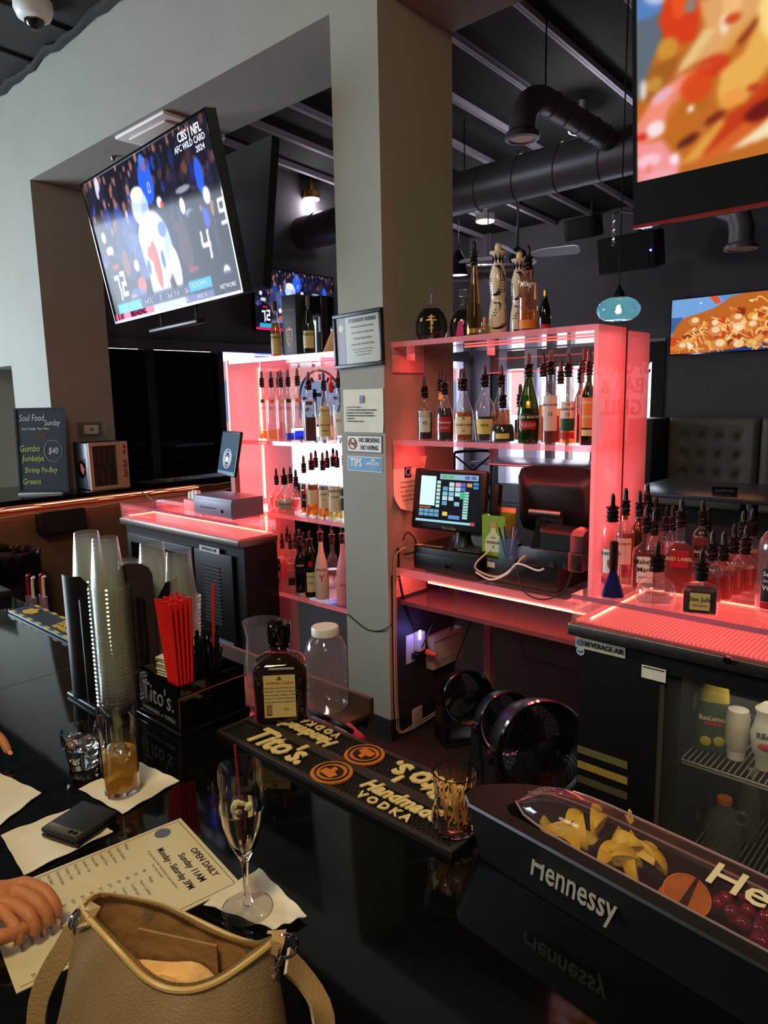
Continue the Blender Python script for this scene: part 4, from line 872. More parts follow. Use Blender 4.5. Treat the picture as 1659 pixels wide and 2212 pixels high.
# --- left case, middle shelf
zs = 1.066; g = 'bottles on the middle shelf of the left case'
shelf_bottle(595.6, 1012, 34, 2.66, zs, 'globe', G_pink, L_pink, .4, 'small round bottle behind and left of the oval labelled one', [], group=g)
shelf_bottle(612.5, 1010, 50, 2.575, zs, 'globe', G_clear, L_clear, .36, 'round clear bottle with an oval silver label, front left of the middle shelf', [(.10, .42, .62, mat('silver_label', (190, 190, 188), .35, metal=.3), [('Don Julio', .27, .019, M_ink)])], group=g)
shelf_bottle(626, 1008, 34, 2.68, zs, 'globe', G_pink, L_pink, .3, 'round bottle behind and right of the oval labelled one', [], group=g)
shelf_bottle(638, 1014, 26, 2.64, zs, 'globe', G_pink, L_pink, .4, 'smaller bottle just left of the brown whisky row', [], group=g)
for x, yt, w, Y, kd, gl, li, fl, lb, la in [
    (655, 984, 19, 2.60, 'whisky', G_clear, L_amber, .5, 'amber bottle with a dark label, first of the tall ones on the middle shelf', [(.14, .42, .9, LB_black, [('RYE', .3, .016, M_inkcream)])]),
    (671.5, 977, 29, 2.585, 'whisky', G_clear, L_amber, .60, 'amber bottle with a blank pale side label on the middle shelf', [(.22, .50, .8, LB_cream)]),
    (681, 973, 20, 2.70, 'whisky', G_clear, L_gold, .3, 'nearly empty clear bottle behind the amber ones', []),
    (696, 977, 26, 2.575, 'whisky', G_clear, L_amber, .34, 'bottle with a cream label and green emblem on the middle shelf', [(.18, .52, .85, LB_cream, [('IRISH', .44, .015, M_ink), ('~', .34, .03, mat('emblem_green', (40, 110, 90), .5))])]),
    (706, 973, 18, 2.70, 'whisky', G_clear, L_clear, .3, 'clear bottle with a black spout behind the cream labels', []),
    (719, 968, 30, 2.575, 'whisky', G_clear, L_gold, .30, 'bottle with a tall cream label right of the green emblem', [(.14, .56, .85, LB_cream, [('WANA', .48, .020, M_ink), ('12 YEAR', .38, .012, M_ink)])]),
    (727, 972, 18, 2.70, 'whisky', G_clear, L_clear, .3, 'clear bottle in the rear row beside the pillar', []),
    (743, 966, 26, 2.60, 'whisky', G_clear, L_gold, .30, 'bottle with a black label half hidden by the pillar, middle shelf', [(.16, .50, .95, LB_black, [('RIEMAN', .38, .018, M_inkwhite)])])]:
    shelf_bottle(x, yt, w, Y, zs, kd, gl, li, fl, lb, la, group=g)
# --- left case, lowest shelf
zs = .604; g = 'bottles on the lowest shelf of the left case'
shelf_bottle(549, 1160, 42, 2.58, zs, 'anvil', G_dark, L_dark, .5, 'squat black square-shouldered bottle alone at the left of the lowest shelf', [], group=g, flat=.7)
shelf_bottle(577, 1157, 18, 2.70, zs, 'whisky', G_pink, L_red, .5, 'slim bottle behind, between the black square one and the clear square one', [], group=g)
shelf_bottle(589.6, 1142, 40, 2.58, zs, 'square', G_clear, L_clear, .5, 'clear square bottle with a black patch of white numerals', [(.34, .60, .55, LB_black, [('1800', .46, .028, M_inkwhite)]), (.06, .2, .45, mat('dull_silver', (150, 140, 110), .5))], group=g, flat=.8)
shelf_bottle(608, 1151, 22, 2.69, zs, 'square', G_pink, L_pink, .5, 'square bottle in the second row, left of the pointed spouts', [], group=g)
shelf_bottle(619, 1136, 20, 2.70, zs, 'whisky', G_pink, L_pink, .5, 'tall bottle in the rear row of the lowest shelf, highest spout on the left', [], group=g)
shelf_bottle(626, 1150, 24, 2.60, zs, 'square', G_clear, L_clear, .4, 'clear square bottle with a dark low label left of the green ones', [(.10, .26, .5, LB_black)], group=g)
shelf_bottle(637, 1149, 16, 2.69, zs, 'slim', G_pink, L_red, .5, 'slim reddish bottle behind the green ones', [], group=g)
shelf_bottle(646, 1143, 24, 2.59, zs, 'whisky', G_dkgreen, L_dark, .55, 'dark green bottle with faint pale lettering', [(.36, .6, .9, LB_black, [("MYERS'S", .52, .014, M_inkcream)])], group=g)
shelf_bottle(655, 1150, 18, 2.70, zs, 'whisky', G_pink, L_pink, .5, 'bottle behind, between the two dark green ones', [], group=g)
shelf_bottle(667.5, 1147, 27, 2.565, zs, 'jug', G_dkgreen, L_dark, .5, 'dark green bottle with a cream label and red seal, front of the lowest shelf', [(.10, .46, .7, LB_cream, [('Tanqueray', .38, .011, M_ink), ('GIN', .26, .014, M_ink)]), (.56, .66, .35, LB_red)], group=g)
shelf_bottle(691, 1132, 30, 2.575, zs, 'cognac', mat('opaque_white_glass', (232, 205, 196), .3), None, 0, 'opaque white bottle with a palm tree print on the lowest shelf', [(.2, .5, .5, mat('opaque_white_glass', (232, 205, 196), .3), [('MALIBU', .47, .018, M_inkred), ('Y', .34, .05, M_inkred)])], group=g)
shelf_bottle(716, 1137, 26, 2.585, zs, 'whisky', G_clear, L_pink, .5, 'clear bottle with a stag print and boxed word, beside the white one', [(.1, .3, .8, G_clear, [('DORES', .22, .022, M_inkred)])], group=g)
shelf_bottle(738, 1135, 30, 2.575, zs, 'cognac', mat('frosted_pink_glass', (240, 150, 160), .35), None, 0, 'frosted pink bottle on the lowest shelf by the pillar', [(.24, .36, .5, mat('frosted_pink_glass', (240, 150, 160), .35), [('ROSE', .3, .018, M_inkred)])], group=g)
shelf_bottle(754, 1140, 24, 2.575, zs, 'whisky', G_clear, L_blue, .8, 'blue bottle just showing past the pillar edge on the lowest shelf', [(.2, .5, .8, LB_white)], group=g)
# --- left case, on top
zt = 1.938
def plain_top(px, yt, w, Y, kind, gl, li, fill, label, lab, cap, z=zt, **k):
    p = ony(px, yt, Y); R = w/2*dpt(p)/FPX; H = p.z-z; t = bottle(p.x, Y, z, H, R, kind, gl, li, fill, label, lab, pour=False, **k)
    rn = prof(kind, R, H)[1]; MB().lathe([(rn*1.12, H-.05), (rn*1.14, H-.004), (rn*.9, H+.002)], 18).build('cap', cap, t); return t
plain_top(593, 652, 24, 2.60, 'cognac', G_clear, L_amber, .62, 'amber bottle with a pale label left of the tall dark gift box', [(.06, .42, .9, LB_tan, [('ddich', .36, .022, M_ink)])], M_black)
plain_top(664, 640, 27, 2.555, 'cognac', G_dkgreen, L_gold, .3, 'green glass bottle with a cream label in front of the black gift box', [(.10, .40, .9, LB_tan, [('ddich', .34, .024, M_ink)])], M_dark)
q0, q1 = ony(604, 640, 2.60), ony(636, 772, 2.60)
t = thing('gift_box', 'tall dark grey gift box with a copper shield emblem on top of the left case', 'box', ((q0.x+q1.x)/2+.01, 2.665, zt), 0)
bw = .058; bh = q0.z-zt
bx_ = MB().box(-bw, bw, -bw, bw, 0, bh, bev=.002).build('box_body', mat('slate_card', (50, 52, 56), .55), t)
text(bx_, 'Dom Perignon', .017, mat('copper_ink', (205, 130, 100), .5), Mx((0, -bw-.001, bh*.76)) @ UP, shear=.2)
MB().prism([(-.026, .035), (0, .05), (.026, .035), (.030, .03), (.026, -.02), (0, -.06), (-.026, -.02), (-.030, .03)], 0, .0012, Mx((0, -bw-.0002, bh*.34)) @ UP).build('shield_emblem', mat('copper_ink', (205, 130, 100), .5), bx_)
MB().prism([(-.020, .028), (.020, .028), (.020, -.016), (0, -.048), (-.020, -.016)], 0.0012, .002, Mx((0, -bw-.0002, bh*.34)) @ UP).build('shield_field', MATS['slate_card'], bx_)
for k in range(4): MB().box(-.013, .013, -bw-.0034, -bw-.0022, bh*.34-.022+k*.012, bh*.34-.018+k*.012).build('shield_bar', MATS['copper_ink'], bx_)
t = thing('gift_box', 'wide glossy black gift box right of the shield box on the left case', 'box', (ony(668, 700, 2.68).x+.065, 2.68, zt), 0)
MB().box(-.07, .085, -.045, .045, 0, bh*.93, bev=.002).build('box_body', M_blackgloss, t); MB().box(.06, .075, -.0465, -.045, .12, .20).build('small_label', mat('wine_dot', (90, 20, 34), .4), t)
# leaning tan board beside the pillar
pa = [ony(731, 478, 2.78), ony(737, 766, 2.62), ony(695, 757, 2.62)]
o = MB()
a3 = [Vector((PXL-.01, 2.80, pa[0].z)), Vector((PXL-.01, 2.62, zt+.001)), Vector((pa[2].x, 2.62, zt+.001)), Vector((PXL-.03, 2.80, pa[0].z))]
off = Vector((0, .014, 0)); o.add(a3+[v+off for v in a3], [(0, 1, 2, 3), (7, 6, 5, 4), (0, 4, 5, 1), (1, 5, 6, 2), (2, 6, 7, 3), (3, 7, 4, 0)])
tag(o.build('leaning_board', mat('tan_board', (214, 160, 112), .6)), 'tan pointed board leaning against the pillar on top of the left case', 'board')
# --- right case, top
ztr = 1.956
def dusse(px, yt, w, Y, label, cross):
    p = ony(px, yt, Y); R = w/2*dpt(p)/FPX; H = p.z-ztr; t = bottle(p.x, Y, ztr, H, R, 'globe', glasstint('flask_glass', (.92, .93, .93), .02), glasstint('near_black_cognac', (.05, .015, .012), .3, (.03, .01, .01)), .60, label, [], pour=False, flat=.55)
    MB().lathe([(R*.22, H-.03), (R*.30, H-.028), (R*.30, H-.002), (R*.22, H)], 18).build('glass_stopper', G_clear, t)
    if cross:
        y_ = -R*.55*.985-.002; mb = MB(); mb.box(-.004, .004, y_-.002, y_, H*.14, H*.47).box(-.024, .024, y_-.0015, y_, H*.36, H*.385).box(-.016, .016, y_-.0015, y_, H*.42, H*.44).box(-.012, .012, y_-.0015, y_, H*.22, H*.235); mb.build('cross_emblem', M_gold, t)
    else: MB().prism([(-.018, -.03), (.018, -.03), (.014, .035), (-.006, .035)], 0, .001, Mx((-.015, -R*.56-.002, H*.22)) @ UP).build('pink_emblem', mat('hot_pink', (230, 40, 150), .4), t)
    return t
dusse(931, 619, 74, 2.62, 'round dark cognac decanter with a gold double cross, leftmost on the right case', True)
dusse(1000, 626, 62, 2.72, 'round dark decanter with a pink mark behind the tall amber bottle', False)
shelf_bottle(1024, 521, 36, 2.56, ztr, 'spire', glasstint('brown_spire_glass', (.62, .42, .18), .10, (.5, .3, .1)), glasstint('brown_tequila', (.40, .20, .06), .15, (.3, .14, .03)), .40, 'very tall tapering brown glass bottle on top of the right case', [(.03, .09, .9, M_gold)])
plain_top(1047, 687, 29, 2.545, 'globe', G_clear, L_gold, .5, 'tiny clear round bottle with a cork at the foot of the painted ceramic bottle', [], mat('cork', (190, 140, 84), .7), z=ztr)
def ceramic(px, yt, yb, Y, label, wr=.039):
    p = ony(px, yt, Y); H = p.z-ztr; t = thing('ceramic_bottle', label, 'bottle', (p.x, Y, ztr), face_cam(p.x, Y), 'painted ceramic bottles')
    s_ = H/.40; w = wr*s_/1.0
    pf = [(.9*w, 0), (1.02*w, .01), (1.10*w, .05*s_), (1.03*w, .11*s_), (.84*w, .150*s_), (.82*w, .160*s_), (.98*w, .20*s_), (1.05*w, .235*s_), (.92*w, .275*s_), (.66*w, .31*s_), (.52*w, .335*s_), (.60*w, .345*s_), (.98*w, .362*s_), (1.02*w, .367*s_), (.5*w, .370*s_)]
    MB().lathe(pf, 30).build('ceramic_body', mat('white_ceramic', (226, 206, 178), .22, coat=.4), t)
    MB().lathe([(.36*w, .368*s_), (.40*w, .392*s_), (.30*w, .400*s_)], 16).build('stopper', mat('cream_stopper', (220, 200, 150), .4), t)
    nv = mat('navy_glaze', (22, 26, 66), .25); pm = lambda a, z: (lambda q: Vector((q[0], q[1], z)))(xs(-PI/2+a, interp(pf, z)+.0012, 0))
    def leaf(a, z, da, dz, L=.0115, wd=.0042):
        d = Vector((da, dz)).normalized(); n = Vector((-d.y, d.x)); R_l = max(interp(pf, z), .01); pts = []
        for k in range(8): q = 2*PI*k/8; u = math.cos(q)*L/2; v = math.sin(q)*wd/2; pts.append(pm(a+(d.x*u+n.x*v)/R_l, z+d.y*u+n.y*v))
        return pts
    mb = MB()
    def vine(P, n=10):
        prev = None
        for i in range(n+1):
            t_ = i/n; a = (1-t_)**2*P[0][0]+2*t_*(1-t_)*P[1][0]+t_*t_*P[2][0]; z = ((1-t_)**2*P[0][1]+2*t_*(1-t_)*P[1][1]+t_*t_*P[2][1])*s_
            if prev:
                da, dz = (a-prev[0])*interp(pf, z), z-prev[1]
                for sg in (-1, 1): pts = leaf(a+sg*.17, z, da*.8+sg*-dz*.8, dz*.8+sg*da*.8); mb.add(pts, [tuple(range(8))])
            prev = (a, z)
    vine([(.30, .30), (.75, .235), (.10, .175)]); vine([(-.35, .30), (.35, .315), (.62, .24)]); vine([(-.5, .178), (-.1, .168), (.3, .20)], 8); vine([(-.6, .14), (.8, .15), (-.5, .085)]); vine([(-.5, .03), (.2, .02), (.8, .045)]); vine([(.95, .27), (1.2, .23), (.95, .19)], 8); vine([(1.0, .12), (1.3, .08), (1.0, .04)], 8); vine([(-1.2, .26), (-1.0, .22), (-1.1, .18)], 7)
    mb.build('painted_leaves', nv, t)
    mb = MB()
    for k in range(9):
        a = k*2*PI/9+.35; z0, z1 = .338*s_, .361*s_
        mb.add([pm(a-.34, .332*s_), pm(a+.34, .332*s_), pm(a, .359*s_)], [(0, 1, 2)]); mb.add([pm(a-.30, .334*s_), pm(a+.30, .334*s_), pm(a+.12, .316*s_), pm(a-.12, .316*s_)], [(0, 1, 2, 3)])
    mb.build('painted_collar', nv, t); return t
ceramic(1076, 528, 725, 2.60, 'white ceramic bottle painted with navy leaves, nearest of the two on the right case')
ceramic(1122, 545, 720, 2.74, 'white ceramic bottle with navy leaves standing behind the orange and clear one')
shelf_bottle(1141.6, 530, 42, 2.585, ztr, 'vodka', glasstint('orange_topped_glass', (.90, .56, .42), .10, (.9, .5, .3)), L_gold, .3, 'tall straight clear bottle with an orange upper part and script lettering', [(.04, .16, 1.0, LB_orange), (.55, .72, .9, G_clear, [('Milagro', .66, .030, M_inkwhite, dict(shear=.25, sx=.8))])])
plain_top(1177.5, 628, 26, 2.58, 'cone', G_dark, L_dark, .5, 'small dark sparkling wine bottle with gold foil, rightmost on the right case', [(.04, .14, .9, LB_red)], M_gold, z=ztr)
# --- right case, bottle shelf
zs = 1.505; g = 'bottles on the shelf of the right case'
RB = [
 (916.6, 814, 34, 2.57, 'whisky', G_clear, L_dark, .55, 'bottle with a white VS label, leftmost on the shelf of the right case', [(.16, .58, .75, LB_white, [('VS', .34, .022, M_ink)]), (.46, .56, .76, LB_black, [('PARIFFE', .51, .011, M_inkwhite)])]),
 (952, 799, 28, 2.69, 'cognac', G_clear, L_amber, .5, 'bottle with a yellow neck and low cream label in the rear row', [(.1, .38, .8, LB_cream, [('Henn', .30, .016, M_ink)]), (.70, .82, .9, LB_yel)]),
 (960, 805, 38, 2.57, 'cognac', G_clear, L_dark, .60, 'dark cognac bottle with a crimson label, third from the left', [(.16, .44, .75, LB_red, [('Hennessy', .34, .016, M_inkwhite), ('V.S.O.P', .24, .013, M_inkwhite)])]),
 (1001, 796, 43, 2.575, 'cognac', G_clear, L_amber, .50, 'broad bottle with a wide cream label and a crest', [(.12, .42, .85, LB_cream, [('COURVOISIER', .28, .0125, M_ink), ('VS', .18, .012, M_ink), ('*', .37, .03, M_inkgrey)])]),
 (996, 797, 20, 2.70, 'cognac', G_clear, L_amber, .4, 'bottle hidden behind the crested cream label, only its spout showing', []),
 (1047, 787, 46, 2.60, 'flare', G_clear, L_dark, .40, 'bottle with a wide yellow label and clear sloping shoulders', [(.12, .36, .85, LB_yel, [('HINE', .26, .015, M_ink)])]),
 (1083, 789, 40, 2.70, 'cognac', G_clear, L_amber, .5, 'clear shouldered bottle behind the low round one', []),
 (1086, 831, 56, 2.565, 'bulb', G_clear, L_dark, .42, 'low round dark bottle with a small gold strip, in the middle of the shelf', [(.10, .22, .55, LB_yel)]),
 (1124, 830, 24, 2.68, 'cognac', G_clear, L_dark, .5, 'small dark bottle between the low round one and the green one', [(.1, .2, .6, LB_orange)]),
 (1143, 762, 47, 2.57, 'cone', G_green, L_dark, .46, 'tall green glass bottle with a gold medallion and red label', [(.19, .30, .8, LB_red, [('V.S.O.P', .245, .020, M_inkcream)]), (.30, .40, .8, LB_black, [('REMY MARTIN', .35, .0150, M_inkcream)]), (.47, .56, .28, M_gold)]),
 (1174, 763, 26, 2.69, 'whisky', G_clear, L_amber, .5, 'rear row bottle between the green one and the tall pale label', []),
 (1190.7, 756, 40, 2.575, 'whisky', G_clear, L_red, .36, 'tall bottle with a long pink-white label and the number 12', [(.17, .62, .8, mat('blush_label', (226, 196, 190), .6), [('MACALLAN', .50, .0125, M_ink), ('12', .38, .02, M_ink)])]),
 (1212, 778, 24, 2.70, 'whisky', G_clear, L_amber, .5, 'bottle in the rear row left of the green and white label', []),
 (1228.7, 760, 37, 2.58, 'whisky', G_clear, L_amber, .22, 'bottle with a green and white label and a red oval, number 12', [(.18, .34, .85, LB_green), (.34, .56, .85, mat('blush_label', (226, 196, 190), .6), [('THE', .52, .010, M_ink), ('GLENLIVET', .46, .0130, M_ink), ('12', .39, .018, M_ink)]), (.08, .16, .8, LB_red)]),
 (1256, 774, 26, 2.70, 'whisky', G_dkgreen, L_dark, .5, 'dark green bottle with a gold label in the rear row at the right', [(.2, .5, .9, LB_tan, [('JAMESON', .46, .012, M_inkred)])]),
 (1262, 752, 26, 2.66, 'whisky', G_clear, L_red, .5, 'bottle with the highest spout near the right side panel', []),
 (1274, 755, 34, 2.57, 'whisky', G_dkgreen, L_dark, .5, 'dark bottle with an orange label at the right end of the shelf', [(.22, .60, .85, LB_orange, [('JAMESON', .54, .013, M_inkcream), ('ORANGE', .36, .013, M_inkcream)]), (.12, .2, .85, LB_tan)])]
for r in RB: shelf_bottle(*r[:4], zs, *r[4:8], r[8], r[9], group=g)
# --- right cooler top
zc = ZT+.099; g = 'bottles standing on the lit cooler top'
def top_bottle(px, yb, yt, w, kind, gl, li, fill, label, lab=(), **k):
    p = onz(px, yb, zc); d = Vector((p.x, p.y, 0)).normalized(); R = w/2*dpt(p)/FPX; c = p+d*R*.8
    top = ony(px, yt, c.y); return bottle(c.x, c.y, zc, top.z-zc, R, kind, gl, li, fill, label, lab, group=g, **k)
top_bottle(1318, 1266, 1066, 44, 'slim', G_pink, L_red, .10, 'clear bottle with a dripping red print, leftmost on the right cooler', [(.18, .5, .8, LB_white, [('SKREWBALL', .44, .0150, M_ink), ('U', .30, .04, M_inkred)])])
top_bottle(1345.6, 1250, 1054, 40, 'whisky', G_pink, L_red, .62, 'red-brown bottle with a gold neck band behind the dark flared pourer', [(.2, .56, .8, mat('blush_label', (226, 196, 190), .6), [('RESERVE', .48, .012, M_inkred)]), (.80, .94, .9, M_gold)])
top_bottle(1376, 1232, 1060, 34, 'whisky', G_amber, L_dark, .6, 'dark necked bottle between the gold banded one and the white label', [(.78, .92, .9, LB_black, [('CO', .85, .014, M_inkcream)])])
top_bottle(1393, 1212, 1043, 30, 'whisky', G_pink, L_red, .6, 'tallest bottle at the rear beside the case panel')
top_bottle(1391, 1274, 1089, 52, 'square', G_clear, L_red, .55, 'square bottle with a large white label of black and red lettering', [(.10, .50, .55, LB_white, [('Maker\u2019s', .42, .024, M_ink), ('Mark', .30, .024, M_ink), ('WHISKY', .18, .011, M_ink)])], flat=.8)
top_bottle(1409, 1240, 1099, 34, 'cognac', G_pink, L_red, .5, 'bottle in the second row just right of the white labelled square one')
top_bottle(1412, 1216, 1073, 32, 'whisky', G_pink, L_pink, .5, 'bottle at the rear with a tan neck, behind the white labelled square one', [(.75, .9, .9, LB_tan)])
top_bottle(1436, 1218, 1092, 32, 'whisky', G_clear, L_pink, .5, 'shorter bottle at the rear left of the red diagonal label')
top_bottle(1449, 1226, 1090, 34, 'cognac', G_clear, L_pink, .5, 'clear bottle immediately behind the red diagonal label')
top_bottle(1463.5, 1286, 1075, 58, 'square', G_clear, L_red, .66, 'tall square bottle with a slanting red label', [(.36, .58, .56, LB_red, [('RED LABEL', .47, .0165, M_inkcream)])], flat=.8)
top_bottle(1415.5, 1306, 1169, 84, 'squat', G_clear, L_clear, .34, 'squat clear bottle with a green ribbon round its neck', [(.16, .38, .48, G_clear, [('PATRON', .28, .016, M_inkred)])])
top_bottle(1511.5, 1228, 1079, 36, 'whisky', G_clear, L_red, .6, 'bottle with a dark neck label in the rear row, centre of the right cooler', [(.62, .74, .8, LB_black, [('N.7', .68, .012, M_inkwhite)]), (.2, .44, .8, LB_black, [('DANIEL', .32, .014, M_inkwhite)])])
top_bottle(1524, 1222, 1094, 30, 'whisky', G_clear, L_red, .6, 'bottle half hidden behind the dark neck label')
top_bottle(1510, 1330, 1184, 72, 'square', G_clear, L_dark, .52, 'dark amber square bottle with a cream rounded label, front of the cooler top', [(.12, .50, .50, LB_tan, [('Don Julio', .36, .020, M_ink, dict(sx=.9)), ('REPOSADO', .22, .008, M_inkred)])], flat=.8)
for x, yb, yt, w, lb in ((1532, 1305, 1144, 48, 'ribbed crystal-cut bottle just right of the cream rounded label'), (1556, 1298, 1146, 48, 'ribbed crystal-cut bottle second in the diagonal row'), (1578, 1288, 1131, 48, 'ribbed crystal-cut bottle third in the diagonal row'), (1604, 1280, 1134, 48, 'ribbed crystal-cut bottle last in the diagonal row'), (1598, 1248, 1102, 44, 'ribbed bottle in the rear at the right, left of the highest spout'), (1617, 1250, 1097, 50, 'ribbed bottle in the rear with the highest spout at the right')):
    t = top_bottle(x, yb, yt, w, 'whisky', G_clear, L_red, .50, lb)
# big clear handle bottle at the right edge
p = onz(1664, 1326, zc); R = 37*dpt(p)/FPX
t = bottle(p.x+.0, p.y+.03, zc, .275, R, 'jug', G_clear, L_clear, .8, 'large clear bottle with a red and black label at the right edge', [(.14, .50, .75, LB_black, [('Seagram\u2019s', .44, .017, M_inkwhite), ('EXTRA SMOOTH', .365, .0085, M_inkwhite), ('VODKA', .29, .020, M_inkwhite)]), (.06, .13, .75, LB_red)], pour=False)
MB().lathe([(R*.40, .262), (R*.40, .285), (R*.3, .288)], 18).build('cap', M_white, t)
# green ribbon on the squat bottle, flared blue-black pourer
p = onz(1323, 1288, zc)
t = thing('flared_pourer', 'dark blue flared pourer standing at the left corner of the right cooler top', 'bar tool', (p.x, p.y, zc+.001), face_cam(p.x, p.y))
MB().lathe([(.036, 0), (.034, .006), (.022, .05), (.011, .082), (.010, .088)], 8, .2, .7).build('flared_skirt', mat('deep_blue_plastic', (22, 20, 92), .3), t)
MB().lathe([(.0125, .086), (.0135, .10), (.0135, .178), (.010, .182)], 12).build('handle', mat('dark_red_black', (44, 16, 18), .3), t)

# ------------------------------------------------------------------ signs on the pillar
YS = PY0-.0015
t = thing('framed_notice', 'black framed government warning notice tilted on the pillar', 'framed notice', (-2.410, PY0-.022, 1.978)); t.rotation_euler = (0, -.03, 0)
fw, fh = .16, .128; b = .018
MB().box(-fw, fw, 0, .022, fh-b, fh, bev=.003).box(-fw, fw, 0, .022, -fh, -fh+b, bev=.003).box(-fw, -fw+b, 0, .022, -fh+b, fh-b, bev=.003).box(fw-b, fw, 0, .022, -fh+b, fh-b, bev=.003).build('frame', M_black, t)
pg = MB().box(-fw+b, fw-b, .012, .015, -fh+b, fh-b).build('page', mat('certificate_paper', (196, 196, 180), .6), t)
MB().box(-fw+b, -.085, .0105, .012, -fh+b, fh-b).build('side_band', mat('maroon_band', (92, 50, 44), .5), pg)
MB().lathe([(.016, 0), (.016, .001)], 24, M=Mx((-.112, .0105, .06), rx=PI/2)).build('seal', M_paper, pg)
text(pg, 'GOVERNMENT WARNING', .0245, M_ink, Mx((.03, .0108, .088)) @ UP, bold=.03, sx=.62)
for k, s_ in enumerate(('According to the Surgeon General,', 'women should not drink alcoholic', 'beverages during pregnancy', 'because of the risk of birth defects.')): text(pg, s_, .0145, M_inkgrey, Mx((.03, .0108, .060-k*.027)) @ UP, shear=.2, sx=.72)
for k, s_ in enumerate(('If you need assistance for substance abuse,', 'please call the Office of Alcoholism', 'and Substance Abuse Services')): text(pg, s_, .008, M_inkgrey, Mx((.03, .0108, -.045-k*.013)) @ UP, shear=.2)
MB().box(-fw+b, fw-b, .006, .008, -fh+b, fh-b).build('glass_pane', clear('notice_glazing', (.97, .97, .97), .15, gloss=.35), t)
# white customer notice
x0, x1, z0, z1 = -2.530, -2.262, 1.541, 1.746
t = thing('paper_notice', 'white curling paper notice to customers taped on the pillar', 'paper', ((x0+x1)/2, YS, (z0+z1)/2)); w_, h_ = (x1-x0)/2, (z1-z0)/2
mb = MB(); vs = []; n = 16
for j in range(n+1):
    for i in range(n+1):
        u, v = i/n, j/n; c = max(0, u+(1-v)-1.55); vs.append((-w_+2*w_*u, -.001-.03*c*c-.002*abs(math.sin(u*5)), -h_+2*h_*v+(.006 if i == n else 0)*0))
mb.add(vs, [(j*(n+1)+i, j*(n+1)+i+1, (j+1)*(n+1)+i+1, (j+1)*(n+1)+i) for j in range(n) for i in range(n)]); pg = mb.build('sheet', M_paper, t)
MB().box(-.014, .014, -.006, -.005, -.018, .018).build('blue_seal', mat('seal_blue', (60, 90, 130), .5), pg, loc=(-.005, 0, .055)); MB().tube([(.010*math.cos(k*PI/10), 0, .010*math.sin(k*PI/10)) for k in range(20)], .0012, 4, True).build('seal_ring', M_inkwhite, pg, loc=(-.005, -.0068, .055))
text(pg, 'ATTENTION CUSTOMERS:', .0085, M_inkgrey, Mx((-.112, -.006, .018)) @ UP, align='LEFT')
for k, s_ in enumerate(('IF YOU THE CUSTOMER ORDER YOUR DRINK(S)', 'INCORRECTLY YOU (THE CUSTOMER) ARE', 'RESPONSIBLE FOR PAYING FOR THE MISTAKE.', 'THANK YOU', 'EZ SPORTS BAR AND GRILL')): text(pg, s_, .0092, M_ink, Mx((-.112, -.006, .004-k*.0135)) @ UP, align='LEFT', bold=.02)
# no smoking sticker
def sticker(x0, x1, z0, z1, label, face, edge, cat='sign'):
    t = thing('sticker_sign', label, cat, ((x0+x1)/2, YS, (z0+z1)/2)); w_, h_ = (x1-x0)/2, (z1-z0)/2
    MB().box(-w_, w_, -.001, .001, -h_, h_).build('border', edge, t); f = MB().box(-w_+.004, w_-.004, -.002, -.001, -h_+.004, h_-.004).build('face', face, t); return t, f
t, f = sticker(-2.512, -2.276, 1.443, 1.527, 'white no smoking no vaping sticker on the pillar', LB_white, M_ink)
text(f, 'NO SMOKING', .030, M_ink, Mx((.035, -.0026, .018)) @ UP, bold=.03, sx=.72); text(f, 'NO VAPING', .030, M_ink, Mx((.035, -.0026, -.018)) @ UP, bold=.03, sx=.72)
MB().tube([(.026*math.cos(k*PI/14)-.078, -.003, .026*math.sin(k*PI/14)) for k in range(28)], .0024, 5, True).build('prohibition_ring', M_inkred, f)
MB().box(-.1, -.056, -.0032, -.002, -.003, .003).build('cigarette', M_ink, f); MB().tube([(-.096, -.004, .018), (-.060, -.004, -.018)], .0022, 5).build('slash', M_inkred, f); MB().tube([(-.06, -.003, .003), (-.066, -.003, .012), (-.06, -.003, .02)], .0016, 5).build('smoke_mark', M_ink, f)
t, f = sticker(-2.512, -2.279, 1.352, 1.424, 'blue tips are appreciated sticker, lowest on the pillar', mat('sky_blue_vinyl', (62, 138, 190), .4), LB_white)
text(f, 'TIPS', .056, M_inkwhite, Mx((-.056, -.0026, .004)) @ UP, bold=.03, sx=.78); text(f, 'ARE', .019, M_inkwhite, Mx((.058, -.0026, .021)) @ UP, bold=.03, sx=.8); text(f, 'APPRECIATED', .019, M_inkwhite, Mx((.058, -.0026, .003)) @ UP, bold=.03, sx=.72); text(f, 'Thank You!', .013, M_inkwhite, Mx((.058, -.0026, -.017)) @ UP, shear=.3)
# paper with a curled corner on the side of the pillar
t = thing('paper_notice', 'cream paper with curled lower corner on the right side of the pillar by the register', 'paper', (PXR+.0015, 2.62, 1.27), PI/2)
vs = []; n = 18
for j in range(n+1):
    for i in range(n+1):
        u, v = i/n, j/n; xx = -.115+.23*u; zz = -.145+.29*v; c = max(0, (1-u)*.5+(1-v)-1.05); c2 = max(0, u+v-1.55)
        vs.append((xx, -.001-.22*c*c-.10*c2*c2, zz+.12*c))
pg = MB().add(vs, [(j*(n+1)+i, j*(n+1)+i+1, (j+1)*(n+1)+i+1, (j+1)*(n+1)+i) for j in range(n) for i in range(n)]).build('sheet', M_paper, t)
MB().box(-.024, .024, -.004, -.003, -.028, .028).build('dark_seal', mat('navy_decal', (26, 30, 74), .5), pg, loc=(-.01, 0, .075)); MB().tube([(.018*math.cos(k*PI/10), 0, .018*math.sin(k*PI/10)) for k in range(20)], .0015, 4, True).build('seal_ring', M_inkwhite, pg, loc=(-.01, -.005, .075))
